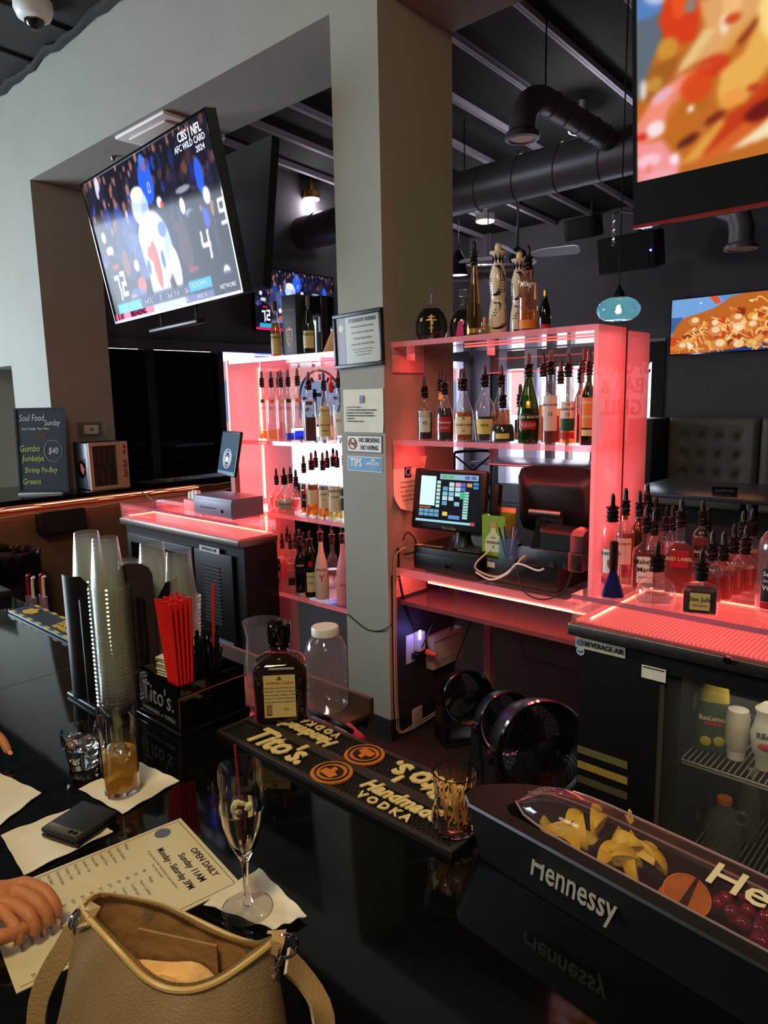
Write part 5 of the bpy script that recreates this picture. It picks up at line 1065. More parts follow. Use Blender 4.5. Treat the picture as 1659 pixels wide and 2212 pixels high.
for k in range(5): text(pg, ('ATTENTION STAFF', 'PLEASE CLOSE OUT', 'ALL OPEN CHECKS', 'BEFORE THE END', 'OF EACH SHIFT')[k], .013, M_inkgrey, Mx((-.01, -.004, .025-k*.022)) @ UP)

# ------------------------------------------------------------------ registers on the right case
SZ = .886
def pos_picture():
    a = canvas(200, 160, (12, 14, 24)); rect(a, .05, .30, .10, .66, (205, 240, 250)); rect(a, .36, .97, .05, .15, (130, 170, 190))
    for x in (.40, .50): rect(a, x, x+.08, .07, .13, (90, 170, 100))
    for x in (.76, .86): rect(a, x, x+.08, .07, .13, (80, 90, 170))
    R = random.Random(8)
    for j in range(7): rect(a, .32, .38, .18+j*.075, .235+j*.075, (170, 215, 205))
    for j in range(10): rect(a, .76, .84, .36+j*.052, .40+j*.052, (150, 200, 190))
    for j in range(5):
        for i in range(3):
            if (i+j) % 5: rect(a, .42+i*.10, .50+i*.10, .20+j*.09, .275+j*.09, R.choice([(120, 180, 200), (170, 210, 215), (210, 150, 170), (90, 150, 190)]))
    rect(a, .70, .78, .20, .27, (80, 90, 190)); rect(a, .80, .88, .20, .27, (190, 150, 70)); rect(a, .70, .78, .28, .35, (70, 110, 170)); rect(a, .90, .98, .18, .23, (50, 130, 180)); rect(a, .90, .98, .25, .30, (50, 130, 180)); rect(a, .70, .78, .37, .50, (60, 170, 120))
    for j in range(2):
        for i in range(4): rect(a, .05+i*.085, .125+i*.085, .73+j*.075, .795+j*.075, (90, 150, 180))
    rect(a, .44, .52, .76, .84, (220, 190, 90)); rect(a, .54, .72, .82, .89, (90, 130, 190)); rect(a, .05, .24, .685, .71, (200, 80, 50)); rect(a, 0, .95, .93, .975, (150, 200, 215)); rect(a, .89, .96, .92, .98, (190, 60, 60))
    return a
t = thing('touch_monitor', 'lit touchscreen register monitor beside the pillar', 'monitor', (-2.005, 2.60, SZ+.115), .10)
Mt = Mx((0, 0, .225), rx=-.16)
MB().box(-.195, .195, 0, .045, -.145, .145, Mt, bev=.012).build('monitor_case', M_black, t)
me = screen_mesh('register_screen', pos_picture(), .335, .245, screen_mat('picture_register', 1.0)); o = bpy.data.objects.new('screen', me); COL.objects.link(o); o.parent = t; o.matrix_local = Mt @ Mx((0, -.0015, .010))
text(t, 'MicroSale', .020, M_inkgrey, Mt @ Mx((.02, -.0018, -.130)) @ UP, shear=.2, bold=.02)
MB().box(.205, .245, .03, .075, -.06, .09, Mt, bev=.004).build('card_reader', M_black, t)
MB().lathe([(.055, 0), (.05, .01), (.04, .03), (.035, .085)], 20, M=Mx((.05, .06, 0))).build('stand', M_black, t)
MB().sphere(Mt @ Vector((.208, .028, -.052)), .0035).build('green_indicator', glow('green_indicator', (.2, 1, .2), 3), t)
t = thing('cash_drawer', 'black cash drawer under the lit touchscreen', 'cash drawer', (-1.985, 2.72, SZ))
MB().box(-.19, .19, -.165, .20, 0, .112, bev=.005).build('drawer_body', M_black, t); dr = MB().box(-.185, .185, -.172, -.166, .012, .082, bev=.002).build('drawer_front', M_black, t)
MB().lathe([(.012, 0), (.012, .006), (.004, .007)], 18, M=Mx((.02, -.172, .042), rx=PI/2)).build('lock', M_chrome, dr)
t = thing('keyboard', 'small black keyboard lying on the cash drawer under the touchscreen', 'keyboard', (-1.86, 2.62, SZ+.1135))
MB().box(-.065, .065, -.05, .055, 0, .010, bev=.003).build('key_tray', M_black, t)
for j in range(4): MB().box(-.055, .055, -.042+j*.022, -.026+j*.022, .010, .014).build('key_row', M_blackmat, t)
o = MB().box(-.075, .075, -.012, .012, 0, .0012, Mx(rz=.15)).build('banknote', mat('tan_paper', (176, 150, 96), .7), loc=(-2.10, 2.585, SZ+.1135)); tag(o, 'tan paper strip lying on the cash drawer left of the keyboard', 'paper')
t = thing('cash_drawer', 'black box with a curled cable in front of the spirit gift box', 'cash drawer', (-1.60, 2.74, SZ))
MB().box(-.185, .185, -.16, .15, 0, .105, bev=.006).build('drawer_body', M_black, t); MB().box(-.165, -.125, -.1615, -.160, .062, .086).build('worn_label', mat('worn_label', (190, 190, 170), .6), t)
# rear view monitor
t = thing('touch_monitor', 'dark register monitor seen from behind on its stand, right side of the case', 'monitor', (-1.56, 2.80, SZ+.106), .06)
Mt = Mx((.01, .05, .24), rx=.10)
bm_ = MB(); rings = []
for sx_, sz_, y in ((.205, .155, .02), (.205, .155, -.015), (.19, .14, -.03), (.15, .095, -.075), (.13, .08, -.082)):
    ring = []
    for k in range(32):
        c, s_ = xs(2*PI*k/32, 1, .8); ring.append(Mt @ Vector((c*sx_, y, s_*sz_)))
    rings.append(ring)
bm_.loft(rings).build('monitor_case', M_black, t)
MB().prism([(-.075, 0), (.075, 0), (.058, .17), (-.058, .17)], -.012, .012, Mx((0, -.06, .03), rx=-.22) @ UP).build('stand', M_black, t)
MB().tube([(-.075, -.085, .20), (.075, -.085, .20)], .016, 16).build('hinge', M_steel, t)
rg = MB().tube([(.040*math.cos(k*PI/16), 0, .040*math.sin(k*PI/16)) for k in range(32)], .004, 6, True).build('logo_ring', M_blackgloss, t, loc=(0, -.083, .125)); rg.rotation_euler = (-.22, 0, 0)
text(rg, 'Sam4s', .020, M_inkgrey, Mx((0, -.003, 0)) @ UP, bold=.02, shear=.15)
MB().box(-.016, .016, -.002, .002, -.013, .013, Mt @ Mx((.18, -.035, .02))).build('port', M_blackmat, t)
# receipt printer
t = thing('receipt_printer', 'black two-tier receipt printer at the right end of the register shelf', 'printer', (-1.405, 2.665, SZ+.106), .0)
MB().box(-.105, .105, -.10, .11, 0, .075, bev=.006).build('lower_body', M_black, t)
mb = MB(); side = [(-.085, .076), (-.085, .145), (-.06, .163), (.0, .168), (.06, .155), (.10, .12), (.105, .076)]
mb.prism([(a, b_) for a, b_ in side], -.095, .098, Matrix(((0, 0, 1, 0), (1, 0, 0, 0), (0, 1, 0, 0), (0, 0, 0, 1)))).build('upper_cover', M_black, t)
for x in (-.03, .03): MB().box(x-.010, x+.010, -.1025, -.099, .004, .030).build('cable_notch', M_blackmat, t)
o = MB().box(-.10, .10, -.10, .10, 0, .1045, bev=.004).build('printer_base_box', M_black, loc=(-1.348, 2.80, SZ)); 
bpy.data.objects.remove(o)
# carton printed with a bottle
t = thing('bottle_carton', 'open green carton printed with a squat bottle, between the two registers', 'box', (-1.755, 2.655, SZ+.1065), .12)
gw, gd, gh = .058, .052, .185
MB().box(-gw, gw, -gd, -gd+.002, 0, gh).box(-gw, gw, gd-.002, gd, 0, gh).box(-gw, -gw+.002, -gd, gd, 0, gh).box(gw-.002, gw, -gd, gd, 0, gh).box(-gw, gw, -gd, gd, 0, .002).build('carton_body', mat('lime_card', (122, 160, 40), .5), t)
pr_ = MB().prism([(-.040, .02), (.040, .02), (.042, .05), (.036, .085), (.018, .105), (.012, .115), (.012, .128), (-.012, .128), (-.012, .115), (-.018, .105), (-.036, .085), (-.042, .05)], 0, .001, Mx((0, -gd-.0003, 0)) @ UP).build('printed_bottle', mat('pale_print', (205, 205, 165), .5), t)
MB().prism([(-.012, .128), (.012, .128), (.016, .142), (.010, .156), (-.010, .156), (-.016, .142)], 0, .001, Mx((0, -gd-.0004, 0)) @ UP).build('printed_cork', mat('cork', (190, 140, 84), .7), t)
text(pr_, 'PATRON', .017, M_ink, Mx((0, -gd-.0018, .062)) @ UP, bold=.02); text(pr_, 'SILVER', .008, M_ink, Mx((0, -gd-.0018, .085)) @ UP); text(pr_, '*', .03, M_ink, Mx((0, -gd-.0018, .038)) @ UP)
MB().prism([(-gw, 0), (gw, 0), (gw-.01, .03), (-gw+.01, .03)], 0, .0015, Mx((0, gd, gh), rx=-.9) @ UP).build('open_flap', mat('inner_card', (214, 160, 120), .6), t)
# pen cup
t = thing('pen_holder', 'clear acrylic pen cup in front of the green carton', 'pen holder', (-1.665, 2.595, SZ+.1065), .1)
MB().box(-.035, .035, -.025, -.022, 0, .095).box(-.035, .035, .022, .025, 0, .095).box(-.035, -.032, -.022, .022, 0, .095).box(.032, .035, -.022, .022, 0, .095).box(-.032, .032, -.022, .022, 0, .004).build('cup_wall', clear('bluish_acrylic', (.75, .85, .92), .03, milky=.12, mcol=(.6, .75, .9)), t, smooth=False)
for k, (x, lean, m_) in enumerate(((-.020, -.25, M_black), (-.006, -.12, mat('blue_pen', (40, 50, 140), .3)), (.004, .12, mat('blue_pen', (40, 50, 140), .3)), (.016, .28, mat('blue_pen', (40, 50, 140), .3)), (.022, .05, M_white))):
    p0 = Vector((x*.5, 0, .006)); p1 = Vector((x*.5+lean*.13, .004*k-.01, .140+.006*(k % 3))); p1.x = max(-.05, min(.05, p1.x))
    tt = MB(); tt.tube([p0-p0, p1-p0], .004, 8); o = tt.build('pen', m_); o.location = Mx(rz=.1) @ p0+Vector((-1.665, 2.595, SZ+.1065)); tag(o, ('black pen leaning left in the clear cup', 'blue pen leaning slightly left in the clear cup', 'blue pen leaning slightly right in the clear cup', 'blue pen leaning far right in the clear cup', 'white pen upright at the right of the clear cup')[k], 'pen', 'pens in the clear cup')
# cables around the registers
def cable(pts, r, m, label, name='cable', sub=6):
    P = [Vector(p) for p in pts]; out = []
    for i in range(len(P)-1):
        a, b_, c, d = P[max(i-1, 0)], P[i], P[i+1], P[min(i+2, len(P)-1)]
        for k in range(sub):
            u = k/sub; out.append(.5*((2*b_)+(c-a)*u+(2*a-5*b_+4*c-d)*u*u+(3*b_-a-3*c+d)*u**3))
    out.append(P[-1]); mb = MB(); mb.tube([p-P[0] for p in out], r, 7); o = mb.build(name, m); o.location = P[0]; return tag(o, label, 'cable')
Q = lambda x, y, Y=2.545: ony(x, y, Y)
cable([Q(1060, 1188, 2.56), Q(1030, 1215), Q(1032, 1232), Q(1075, 1246), Q(1110, 1225), Q(1125, 1208), Q(1135, 1200, 2.555)], .0045, M_cream, 'cream cable looped in front of the black box under the green carton')
cable([Q(1028, 1236, 2.535), Q(1060, 1252, 2.535), Q(1095, 1240, 2.535), Q(1118, 1218, 2.53), Q(1160, 1232, 2.53), Q(1175, 1228, 2.535)], .004, M_white, 'white cable ending in a plug below the receipt printer')
cable([Q(1115, 1220, 2.52), Q(1130, 1275, 2.50), Q(1170, 1295, 2.49), Q(1215, 1280, 2.49), Q(1235, 1240, 2.50), Q(1245, 1218, 2.51)], .003, M_cord, 'thin black cable sagging below the right end of the register shelf')
cable([onx(870, 1168, PXR+.03), onx(880, 1150, PXR+.04), onx(896, 1165, PXR+.05), onx(897, 1190, PXR+.04), onx(872, 1198, PXR+.02)], .004, M_cord, 'loop of black cable beside the cash drawer on the pillar')
for k, (dx, m_, lb) in enumerate(((0, M_cream, 'cream cable clipped down the corner of the pillar to the floor, outer one'), (.014, mat('beige_cable', (180, 150, 120), .5), 'beige cable clipped down the pillar to the floor, inner one'))):
    X = PXR+.008; cable([(X+.02, 2.55+dx, .98), (X, 2.50+dx, .93), (X, 2.487+dx, .7), (X, 2.483+dx, .4), (X, 2.487+dx, .15), (X+.005, 2.50+dx, .035), (X+.012, 2.60, .02+dx), (X+.012, 2.80, .03+dx), (X+.012, 2.92, .06+dx)], .0042, m_, lb)
cable([(PXR+.012, 2.52, .98), (PXR+.014, 2.53, .80), (PXR+.018, 2.60, .60), (PXR+.02, 2.70, .47), (PXR+.03, 2.73, .38)], .006, M_cord, 'thick black power cable running down to the white wall outlet')
# outlet, plugs and power box on the side of the pillar
t = thing('wall_outlet', 'white wall outlet with a small glowing blue night light on the pillar side', 'outlet', (PXR+.0065, 2.625, .445), PI/2)
MB().box(-.055, .055, -.006, 0, -.075, .075, bev=.002).build('cover_plate', M_white, t)
MB().box(.0, .055, -.045, -.006, -.02, .085, bev=.01).build('plug_in_light', M_white, t)
MB().box(-.005, .012, -.05, -.042, .05, .10, bev=.003).build('blue_lens', glow('blue_lens', (.25, .25, 1.0), 6), t)
MB().box(-.02, .035, -.05, -.006, -.055, -.022, bev=.006).build('black_plug', M_black, t); MB().lathe([(.018, 0), (.014, .05), (.008, .06)], 14, M=Mx((.055, -.05, -.03), rx=PI/2)).build('orange_plug', mat('orange_plug', (220, 90, 50), .4), t)
bl = bpy.data.lights.new('night_light_glow', 'POINT'); bl.energy = .35; bl.color = (.25, .2, 1); bl.shadow_soft_size = .02; blo = bpy.data.objects.new('night_light_glow', bl); COL.objects.link(blo); blo.location = (PXR+.085, 2.60, .545)
t = thing('power_supply_box', 'beige metal box with printed labels mounted low on the pillar side', 'electrical box', (PXR+.0065, 2.855, .385), PI/2)
bx_ = MB().box(-.125, .125, -.05, 0, -.085, .09, bev=.003).build('box_body', mat('beige_metal', (190, 176, 150), .45), t)
text(bx_, 'WARNING  RISK OF SHOCK', .011, M_inkgrey, Mx((0, -.0515, -.045)) @ UP); text(bx_, 'INPUT 120V   OUTPUT 12V', .011, M_inkgrey, Mx((0, -.0515, -.062)) @ UP)
MB().box(-.11, .11, -.0515, -.050, .06, .066).build('vent_line', M_inkgrey, bx_)
t = thing('cable_splitter', 'black distribution block with wires above the beige metal box', 'electrical box', (PXR+.0065, 2.84, .70), PI/2)
MB().box(-.05, .05, -.06, 0, -.075, .075, bev=.004).build('block_body', M_black, t)
for k in range(4): MB().box(-.035+k*.02, -.025+k*.02, -.062, -.06, -.05, .05).build('terminal', M_steel, t)
for k, (a, b_, c) in enumerate((((2.70, .93), (2.74, .78), (2.80, .62)), ((2.86, .93), (2.90, .70), (2.86, .48)), ((2.62, .56), (2.68, .64), (2.80, .68)), ((2.92, .80), (2.96, .60), (2.90, .30)))):
    cable([(PXR+.03+.02*k, a[0], a[1]-.1), (PXR+.09+.02*k, b_[0], b_[1]), (PXR+.07, c[0], c[1])], .003, (M_purple, M_cord, M_cord, M_cord)[k], ('blue wire hanging on the pillar side above the outlet', 'black wire hanging from the shelf to the beige box', 'thin black wire from the outlet up to the block', 'black wire hanging right of the beige box')[k])
o = MB().box(-.085, .085, -.04, .04, -.02, .02, bev=.004).build('router', mat('blue_box', (34, 32, 110), .4)); o.location = (-2.02, 3.0, .675); o.rotation_euler = (.2, -.3, .2)
tag(o, 'blue network box wedged under the register shelf', 'router'); 
o.location = (-2.02, 2.86, .745)
t = thing('wall_plate', 'small pinkish cable cover low on the pillar baseboard', 'cable cover', (PXR+.0130, 2.64, .07), PI/2); MB().box(-.04, .04, -.012, 0, -.06, .05, bev=.008).build('cover', mat('pink_plate', (190, 160, 150), .5), t)
# wire across the pillar front
cable([(-2.54, PY0-.006, .605), (-2.46, PY0-.006, .57), (-2.40, PY0-.010, .555), (-2.33, PY0-.006, .56), (-2.265, PY0-.006, .59), (PXR+.006, PY0+.06, .62)], .0028, M_cord, 'thin wire wrapped across the front of the pillar near the bar')
# post and rail of the far side
o = MB().box(-.02, .02, -.02, .02, 0, .62).build('support_post', mat('pink_grey_post', (150, 110, 100), .5)); o.location = (ony(1056, 1400, 3.02).x, 3.02, .0); o.scale = (1, 1, 1.115); tag(o, 'square post holding up the rear of the register shelf', 'post')
t = thing('foot_rail', 'dark metal foot rail in the shadow under the far side', 'rail', (ony(1110, 1370, 4.3).x, 4.3, 0))
MB().tube([(0, 0, .38), (1.3, 0, .38)], .02, 10).build('rail_bar', mat('dim_brass', (110, 70, 56), .4, metal=.5), t)
for x in (0.03, 1.2): MB().tube([(x, 0, 0), (x, 0, .37)], .015, 8).build('rail_post', MATS['dim_brass'], t)

# ------------------------------------------------------------------ three floor fans
M_fan = mat('black_fan_plastic', (17, 17, 18), .35)
def make_fan():
    t = thing('floor_fan', 'black round floor fan with a chrome ring', 'fan'); R = .165
    Mh = Mx((0, 0, .265), rx=-.22)   # faces -Y, tipped upward
    A = Mh @ Mx(rx=PI/2)
    MB().lathe([(R, .0), (R*1.02, -.03), (R*.96, -.09), (R*.80, -.13)], 40, M=A, cap0=False, cap1=False).build('housing', M_fan, t)
    MB().lathe([(R*1.01, .0), (R*1.035, .012), (R*1.0, .020), (R*.93, .014), (R*.93, .004)], 48, M=A, cap0=False, cap1=False).build('chrome_ring', M_chrome, t)
    g = MB()
    for k in range(40):
        a = 2*PI*k/40; pts = []
        for i in range(7):
            u = i/6; r = R*(.93*(1-u)+.20*u); aa = a+u*.65; pts.append(A @ Vector((r*math.cos(aa), r*math.sin(aa), .012+.022*math.sin(u*PI*.5))))
        g.tube(pts, .0016, 4)
    g.tube([A @ Vector((R*.55*math.cos(k*PI/16), R*.55*math.sin(k*PI/16), .029)) for k in range(32)], .0018, 4, True)
    g.build('front_grille', M_fan, t)
    MB().lathe([(.038, .026), (.036, .038), (.02, .043)], 20, M=A).build('hub_cap', M_fan, t)
    g = MB()
    for k in range(36):
        a = 2*PI*k/36; g.tube([A @ Vector((R*.96*math.cos(a), R*.96*math.sin(a), -.085)), A @ Vector((R*.62*math.cos(a+.2), R*.62*math.sin(a+.2), -.15)), A @ Vector((R*.28*math.cos(a+.3), R*.28*math.sin(a+.3), -.17))], .002, 4)
    g.build('rear_grille', M_fan, t)
    MB().lathe([(.055, -.165), (.05, -.19), (.02, -.195)], 20, M=A).build('motor_cover', M_fan, t)
    for k in range(3):
        a = k*2*PI/3; B_ = A @ Mx((0, 0, -.04), rz=a); pl_ = [(.02, -.012), (.06, -.05), (.13, -.055), (.145, .0), (.12, .03), (.05, .025)]
        MB().prism(pl_, -.002, .002, B_ @ Mx(rx=.35)).build('blade', M_fan, t)
    for sx in (-1, 1):
        MB().prism([(-.11, 0), (.09, 0), (.045, .24), (.02, .29), (-.015, .29), (-.035, .24)], -.008, .008, Mx((sx*R*1.12, 0, 0)) @ Matrix(((0, 0, 1, 0), (1, 0, 0, 0), (0, 1, 0, 0), (0, 0, 0, 1)))).build('side_bracket', M_fan, t)
        MB().lathe([(.022, 0), (.022, .012), (.01, .014)], 18, M=Mx((sx*(R*1.12+.008), 0, .262), ry=sx*PI/2)).build('pivot_knob', M_fan, t)
    MB().box(-R*1.14, R*1.14, -.11, .10, 0, .022, bev=.008).build('base', M_fan, t)
    return t
def copy_tree(o, parent=None):
    c = o.copy(); COL.objects.link(c); c.parent = parent
    for ch in [x for x in bpy.data.objects if x.parent == o]: copy_tree(ch, c)
    return c
fan0 = make_fan(); spots = []
for px, py, Y, rz, lb in ((1172, 1590, 2.36, .98, 'black floor fan with a chrome ring, front one of the three beside the cooler'), (1098, 1562, 2.60, 1.02, 'black floor fan with a chrome ring, middle of the three'), (1010, 1528, 2.74, 1.02, 'black floor fan with a chrome ring, nearest the pillar')):
    p = ony(px, py, Y); c = fan0 if not spots else copy_tree(fan0); spots.append(c); c.location = (p.x, p.y, 0); c.rotation_euler = (0, 0, rz); c.scale = (.93, .93, .93)
    k_ = (p.z/.265); c.scale = (max(.8, min(1.15, k_)),)*3; c['label'] = lb; c['group'] = 'round floor fans'
cable([(spots[0].location.x+.15, 2.30, .012), (spots[0].location.x+.26, 2.22, .012), (spots[0].location.x+.28, 2.45, .012), (spots[0].location.x+.12, 2.62, .012)], .005, M_cord, 'black fan cord lying on the floor beside the cooler')

# ------------------------------------------------------------------ contents of the right cooler
zsh = .5595
def incooler(px, py, Yc, z=zsh): p = ony(px, py, Yc); return p.x
FY = FY0+.17
x = incooler(1470, 1560, FY)
t = thing('water_jug', 'large clear plastic bottle with a dark wrapped label on the upper cooler shelf', 'bottle', (x, FY, zsh+.003), face_cam(x, FY))
MB().lathe([(.055, 0), (.062, .01), (.062, .13), (.066, .15), (.06, .175), (.03, .215), (.017, .225), (.017, .245)], 28).build('plastic_body', clear('milky_plastic', (.8, .8, .78), .1, milky=.25), t)
MB().lathe([(.0635, .012), (.0635, .125)], 28, cap0=False, cap1=False).build('label', mat('navy_wrap', (26, 24, 52), .4), t); MB().box(-.018, .018, -.0652, -.0645, .018, .045).build('barcode_panel', M_paper, t); MB().lathe([(.019, .24), (.019, .256)], 18).build('cap', M_white, t)
x = incooler(1540, 1570, FY)
t = thing('lemon_juice_bottle', 'green labelled lemon juice bottle with a yellow neck on the upper cooler shelf', 'bottle', (x, FY, zsh+.003), face_cam(x, FY))
MB().lathe([(.048, 0), (.052, .01), (.052, .13), (.044, .165), (.040, .20), (.030, .225), (.018, .232)], 26, .3, .7).build('plastic_body', mat('dull_green_plastic', (40, 82, 40), .4), t)
MB().lathe([(.0445, .165), (.041, .20), (.031, .226), (.019, .233), (.019, .25)], 26, .3, .7).build('yellow_neck', mat('lemon_yellow', (206, 184, 50), .4), t)
text(t, 'ReaLemon', .023, M_inkcream, Mx((0, -.040, .115)) @ UP, bold=.02, sx=.85); MB().box(-.026, .026, -.0395, -.037, .092, .102).build('red_ribbon', LB_red, t)
for a, b_ in ((-.018, .035), (.018, .04)): MB().sphere((a, -.033, b_), .019, .006, .02).build('printed_lemon', mat('lemon_yellow', (206, 184, 50), .4), t)
x = incooler(1592, 1590, FY-.02)
t = thing('squeeze_bottle', 'plain white squeeze bottle standing on its cap on the upper cooler shelf', 'bottle', (x, FY-.02, zsh+.003), face_cam(x, FY))
MB().lathe([(.026, 0), (.027, .03)], 22).build('cap', M_white, t); MB().lathe([(.028, .031), (.034, .05), (.035, .14), (.03, .16), (.012, .165)], 24).build('bottle_body', mat('off_white_plastic', (200, 196, 178), .4), t)
x = incooler(1655, 1600, FY-.03)
t = thing('syrup_bottle', 'white puree bottle with a dark word and red fruit print at the right edge', 'bottle', (x, FY-.03, zsh+.003), face_cam(x, FY))
MB().lathe([(.026, 0), (.027, .035), (.040, .06), (.045, .11), (.034, .15), (.030, .17), (.036, .19), (.014, .21)], 24).build('bottle_body', mat('off_white_plastic', (200, 196, 178), .4), t)
text(t, 'REAL', .024, M_ink, Mx((0, -.047, .12)) @ UP, bold=.03); MB().sphere((0, -.042, .085), .022, .006, .012).build('fruit_print', M_inkred, t)
for k, (px, py, r, c, cc, lb) in enumerate(((1460, 1790, .05, (70, 66, 56), (24, 24, 24), 'clear bottle with a black cap and round handle on the lower cooler shelf'), (1562, 1780, .055, (80, 76, 62), (220, 110, 60), 'clear jug with an orange cap on the lower cooler shelf'), (1515, 1740, .032, (60, 58, 52), (200, 200, 190), 'slim clear bottle behind, between the two handled jugs'), (1620, 1740, .034, (56, 50, 44), (190, 186, 170), 'bottle with a white paper collar at the lower right in the cooler'))):
    Y = FY0+(.20 if k < 2 else .36); p = ony(px, py, Y); top = ony(px, (1725, 1722, 1655, 1660)[k], Y).z; H = top-.178
    t = thing('chilled_bottle', lb, 'bottle', (p.x, Y, .178), face_cam(p.x, Y)); MB().lathe([(r*.9, 0), (r, .01), (r, H*.55), (r*.75, H*.74), (r*.36, H*.88), (r*.34, H*.92)], 24).build('plastic_body', clear('dim_plastic_%d' % k, (.72, .72, .66), .08, milky=.22, mcol=(.6, .58, .5)), t)
    MB().lathe([(r*.42, H*.92), (r*.42, H)], 18).build('cap', mat('jug_cap_%d' % k, cc, .4), t)
    if k < 2: MB().tube([(r*.9+.022*math.cos(a*PI/8), -.004, H*.72+.022*math.sin(a*PI/8)) for a in range(16)], .006, 6, True).build('ring_handle', MATS['dim_plastic_%d' % k], t)

# ------------------------------------------------------------------ far left: chalkboard, mini fridge, thermostat, bin
c0, c1 = Vector((-5.967, 2.145, B)), Vector((-5.669, 2.415, B)); mid = (c0+c1)/2; ang = math.atan2(c1.y-c0.y, c1.x-c0.x); cw = (c1-c0).length
ch = onplane(100, 883, mid, Vector((math.sin(ang), -math.cos(ang), 0))).z-B
t = thing('chalkboard', 'framed chalkboard with a soul food menu standing on the far side counter', 'chalkboard', tuple(mid), ang)
Mc = Mx((0, .02, .01), rx=-.06); fb = .016
MB().box(-cw/2, cw/2, -.008, .008, 0, fb, Mc).box(-cw/2, cw/2, -.008, .008, ch-fb, ch, Mc).box(-cw/2, -cw/2+fb, -.008, .008, fb, ch-fb, Mc).box(cw/2-fb, cw/2, -.008, .008, fb, ch-fb, Mc).build('frame', mat('blue_black_frame', (34, 38, 46), .5), t)
sl = MB().box(-cw/2+fb, cw/2-fb, -.002, .004, fb, ch-fb, Mc).build('slate', mat('slate_board', (44, 54, 62), .6, noise=.35, nscale=9), t)
M_chw = mat('white_chalk', (215, 225, 225), .9); M_chy = mat('yellow_chalk', (205, 220, 120), .9); M_cho = mat('orange_chalk', (150, 84, 60), .9)
def chk(s_, x, z, size, m, **k): text(sl, s_, size, m, Mc @ Mx((x*cw, -.0035, z*ch)) @ UP, name='chalk_writing', shear=.18, **k)
chk('Soul Food', -.16, .88, .074, M_chw, sx=.66); chk('Sunday', .24, .82, .066, M_chw, sx=.68); chk('Every Sunday  New Menu', -.10, .755, .030, M_chw, sx=.7); chk('Oxtails', -.02, .68, .044, M_cho, sx=.8, bold=.01)
chk('Gumbo', -.24, .52, .072, M_chy, sx=.75); chk('Jumbalya', -.18, .405, .066, M_chy, sx=.75); chk('Shrimp Po-Boy', -.04, .265, .062, M_chy, sx=.70); chk('Greens', -.24, .13, .066, M_chy, sx=.75)
chk('$40', .23, .49, .074, M_chw, sx=.7)
MB().tube([Mc @ Vector((.23*cw+.072*math.cos(a*PI/16), -.004, .49*ch+.085*math.sin(a*PI/16))) for a in range(32)], .0012, 4, True).build('chalk_circle', M_chw, sl)
MB().box(-cw*.45, cw*.42, -.045, -.012, 0, .012, bev=.003).build('front_ledge', mat('pale_ledge', (190, 190, 185), .5), t)
MB().tube([(0, .065, ch*.7), (0, .20, .0)], .008).build('rear_leg', M_black, t)
# small branded drinks fridge
t = thing('mini_fridge', 'small drinks fridge with a pale lit frame and dark printed side on the far counter', 'mini fridge', (-5.66, 2.77, B+.001), PI/2)
MB().box(-.165, .165, .03, .30, .0, .39, bev=.01).build('body', mat('navy_fridge', (24, 24, 34), .3), t)
MB().box(-.168, -.165, .08, .26, .02, .26).build('side_print', mat('navy_fridge', (24, 24, 34), .3), t)
MB().lathe([(.075, 0), (.075, .002)], 30, M=Mx((-.166, .15, .17), ry=-PI/2)).build('yellow_disc', mat('disc_yellow', (220, 170, 40), .4), t)
MB().prism([(-.05, -.01), (-.02, .03), (.05, .04), (.04, 0), (.0, -.03)], 0, .002, Mx((-.1685, .13, .17), ry=-PI/2)).build('red_print', mat('bull_red', (180, 30, 30), .4), t)
M_frm = mat('pale_fridge_frame', (214, 170, 146), .4)
dr = MB().box(-.165, .10, 0, .03, .0, .028, bev=.002).box(-.165, .10, 0, .03, .36, .388, bev=.002).box(-.165, -.137, 0, .03, .028, .36).box(.07, .10, 0, .03, .028, .36).build('door', M_frm, t)
MB().box(-.137, .07, .012, .016, .028, .36).build('glass_pane', clear('fridge_glass', (.8, .7, .68), .02, milky=.05), dr)
hp = MB().box(.102, .165, -.006, .03, 0, .388, bev=.003).build('side_panel', M_frm, t)
text(hp, 'Red Bull', .052, mat('bull_red', (180, 30, 30), .4), Mx((.134, -.0075, .16)) @ UP @ Mx(rz=PI/2), bold=.03, sx=.85)
for a, b_ in ((.30, 1), (.345, -1)): MB().prism([(-.012, -.02), (.006, -.014), (.012, .0), (.004, .012), (.010, .024), (-.004, .014), (-.012, .006)], 0, .001, Mx((.134, -.0065, a)) @ UP @ Matrix.Diagonal((b_, 1, 1, 1))).build('bull_mark', MATS['bull_red'], hp)
o = MB().box(-.13, .06, .02, .028, .19, .20).build('inner_shelf', M_blackmat, t)
for k in range(4): MB().lathe([(.018, 0), (.018, .13)], 12, M=Mx((-.11+k*.045, .0232+.02, .205))).build('inner_can', mat('dim_can', (120, 60, 60), .3, metal=.5), t)
for k in range(3): MB().lathe([(.022, 0), (.022, .14)], 12, M=Mx((-.105+k*.055, .046, .034))).build('inner_can', MATS['dim_can'], t)
# thermostat in a clear guard on the jamb
t = thing('thermostat', 'white thermostat inside a clear plastic guard on the brown jamb', 'thermostat', (-5.95, 2.765, 1.488), PI/2)
MB().box(-.115, .115, -.055, 0, -.065, .065, bev=.008).build('clear_guard', clear('guard_plastic', (.92, .92, .88), .04, milky=.08), t)
MB().box(-.06, .06, -.03, -.002, -.038, .038, bev=.005).build('thermostat_body', M_white, t); MB().box(-.014, .014, -.032, -.030, -.010, .014).build('display', M_inkgrey, t)
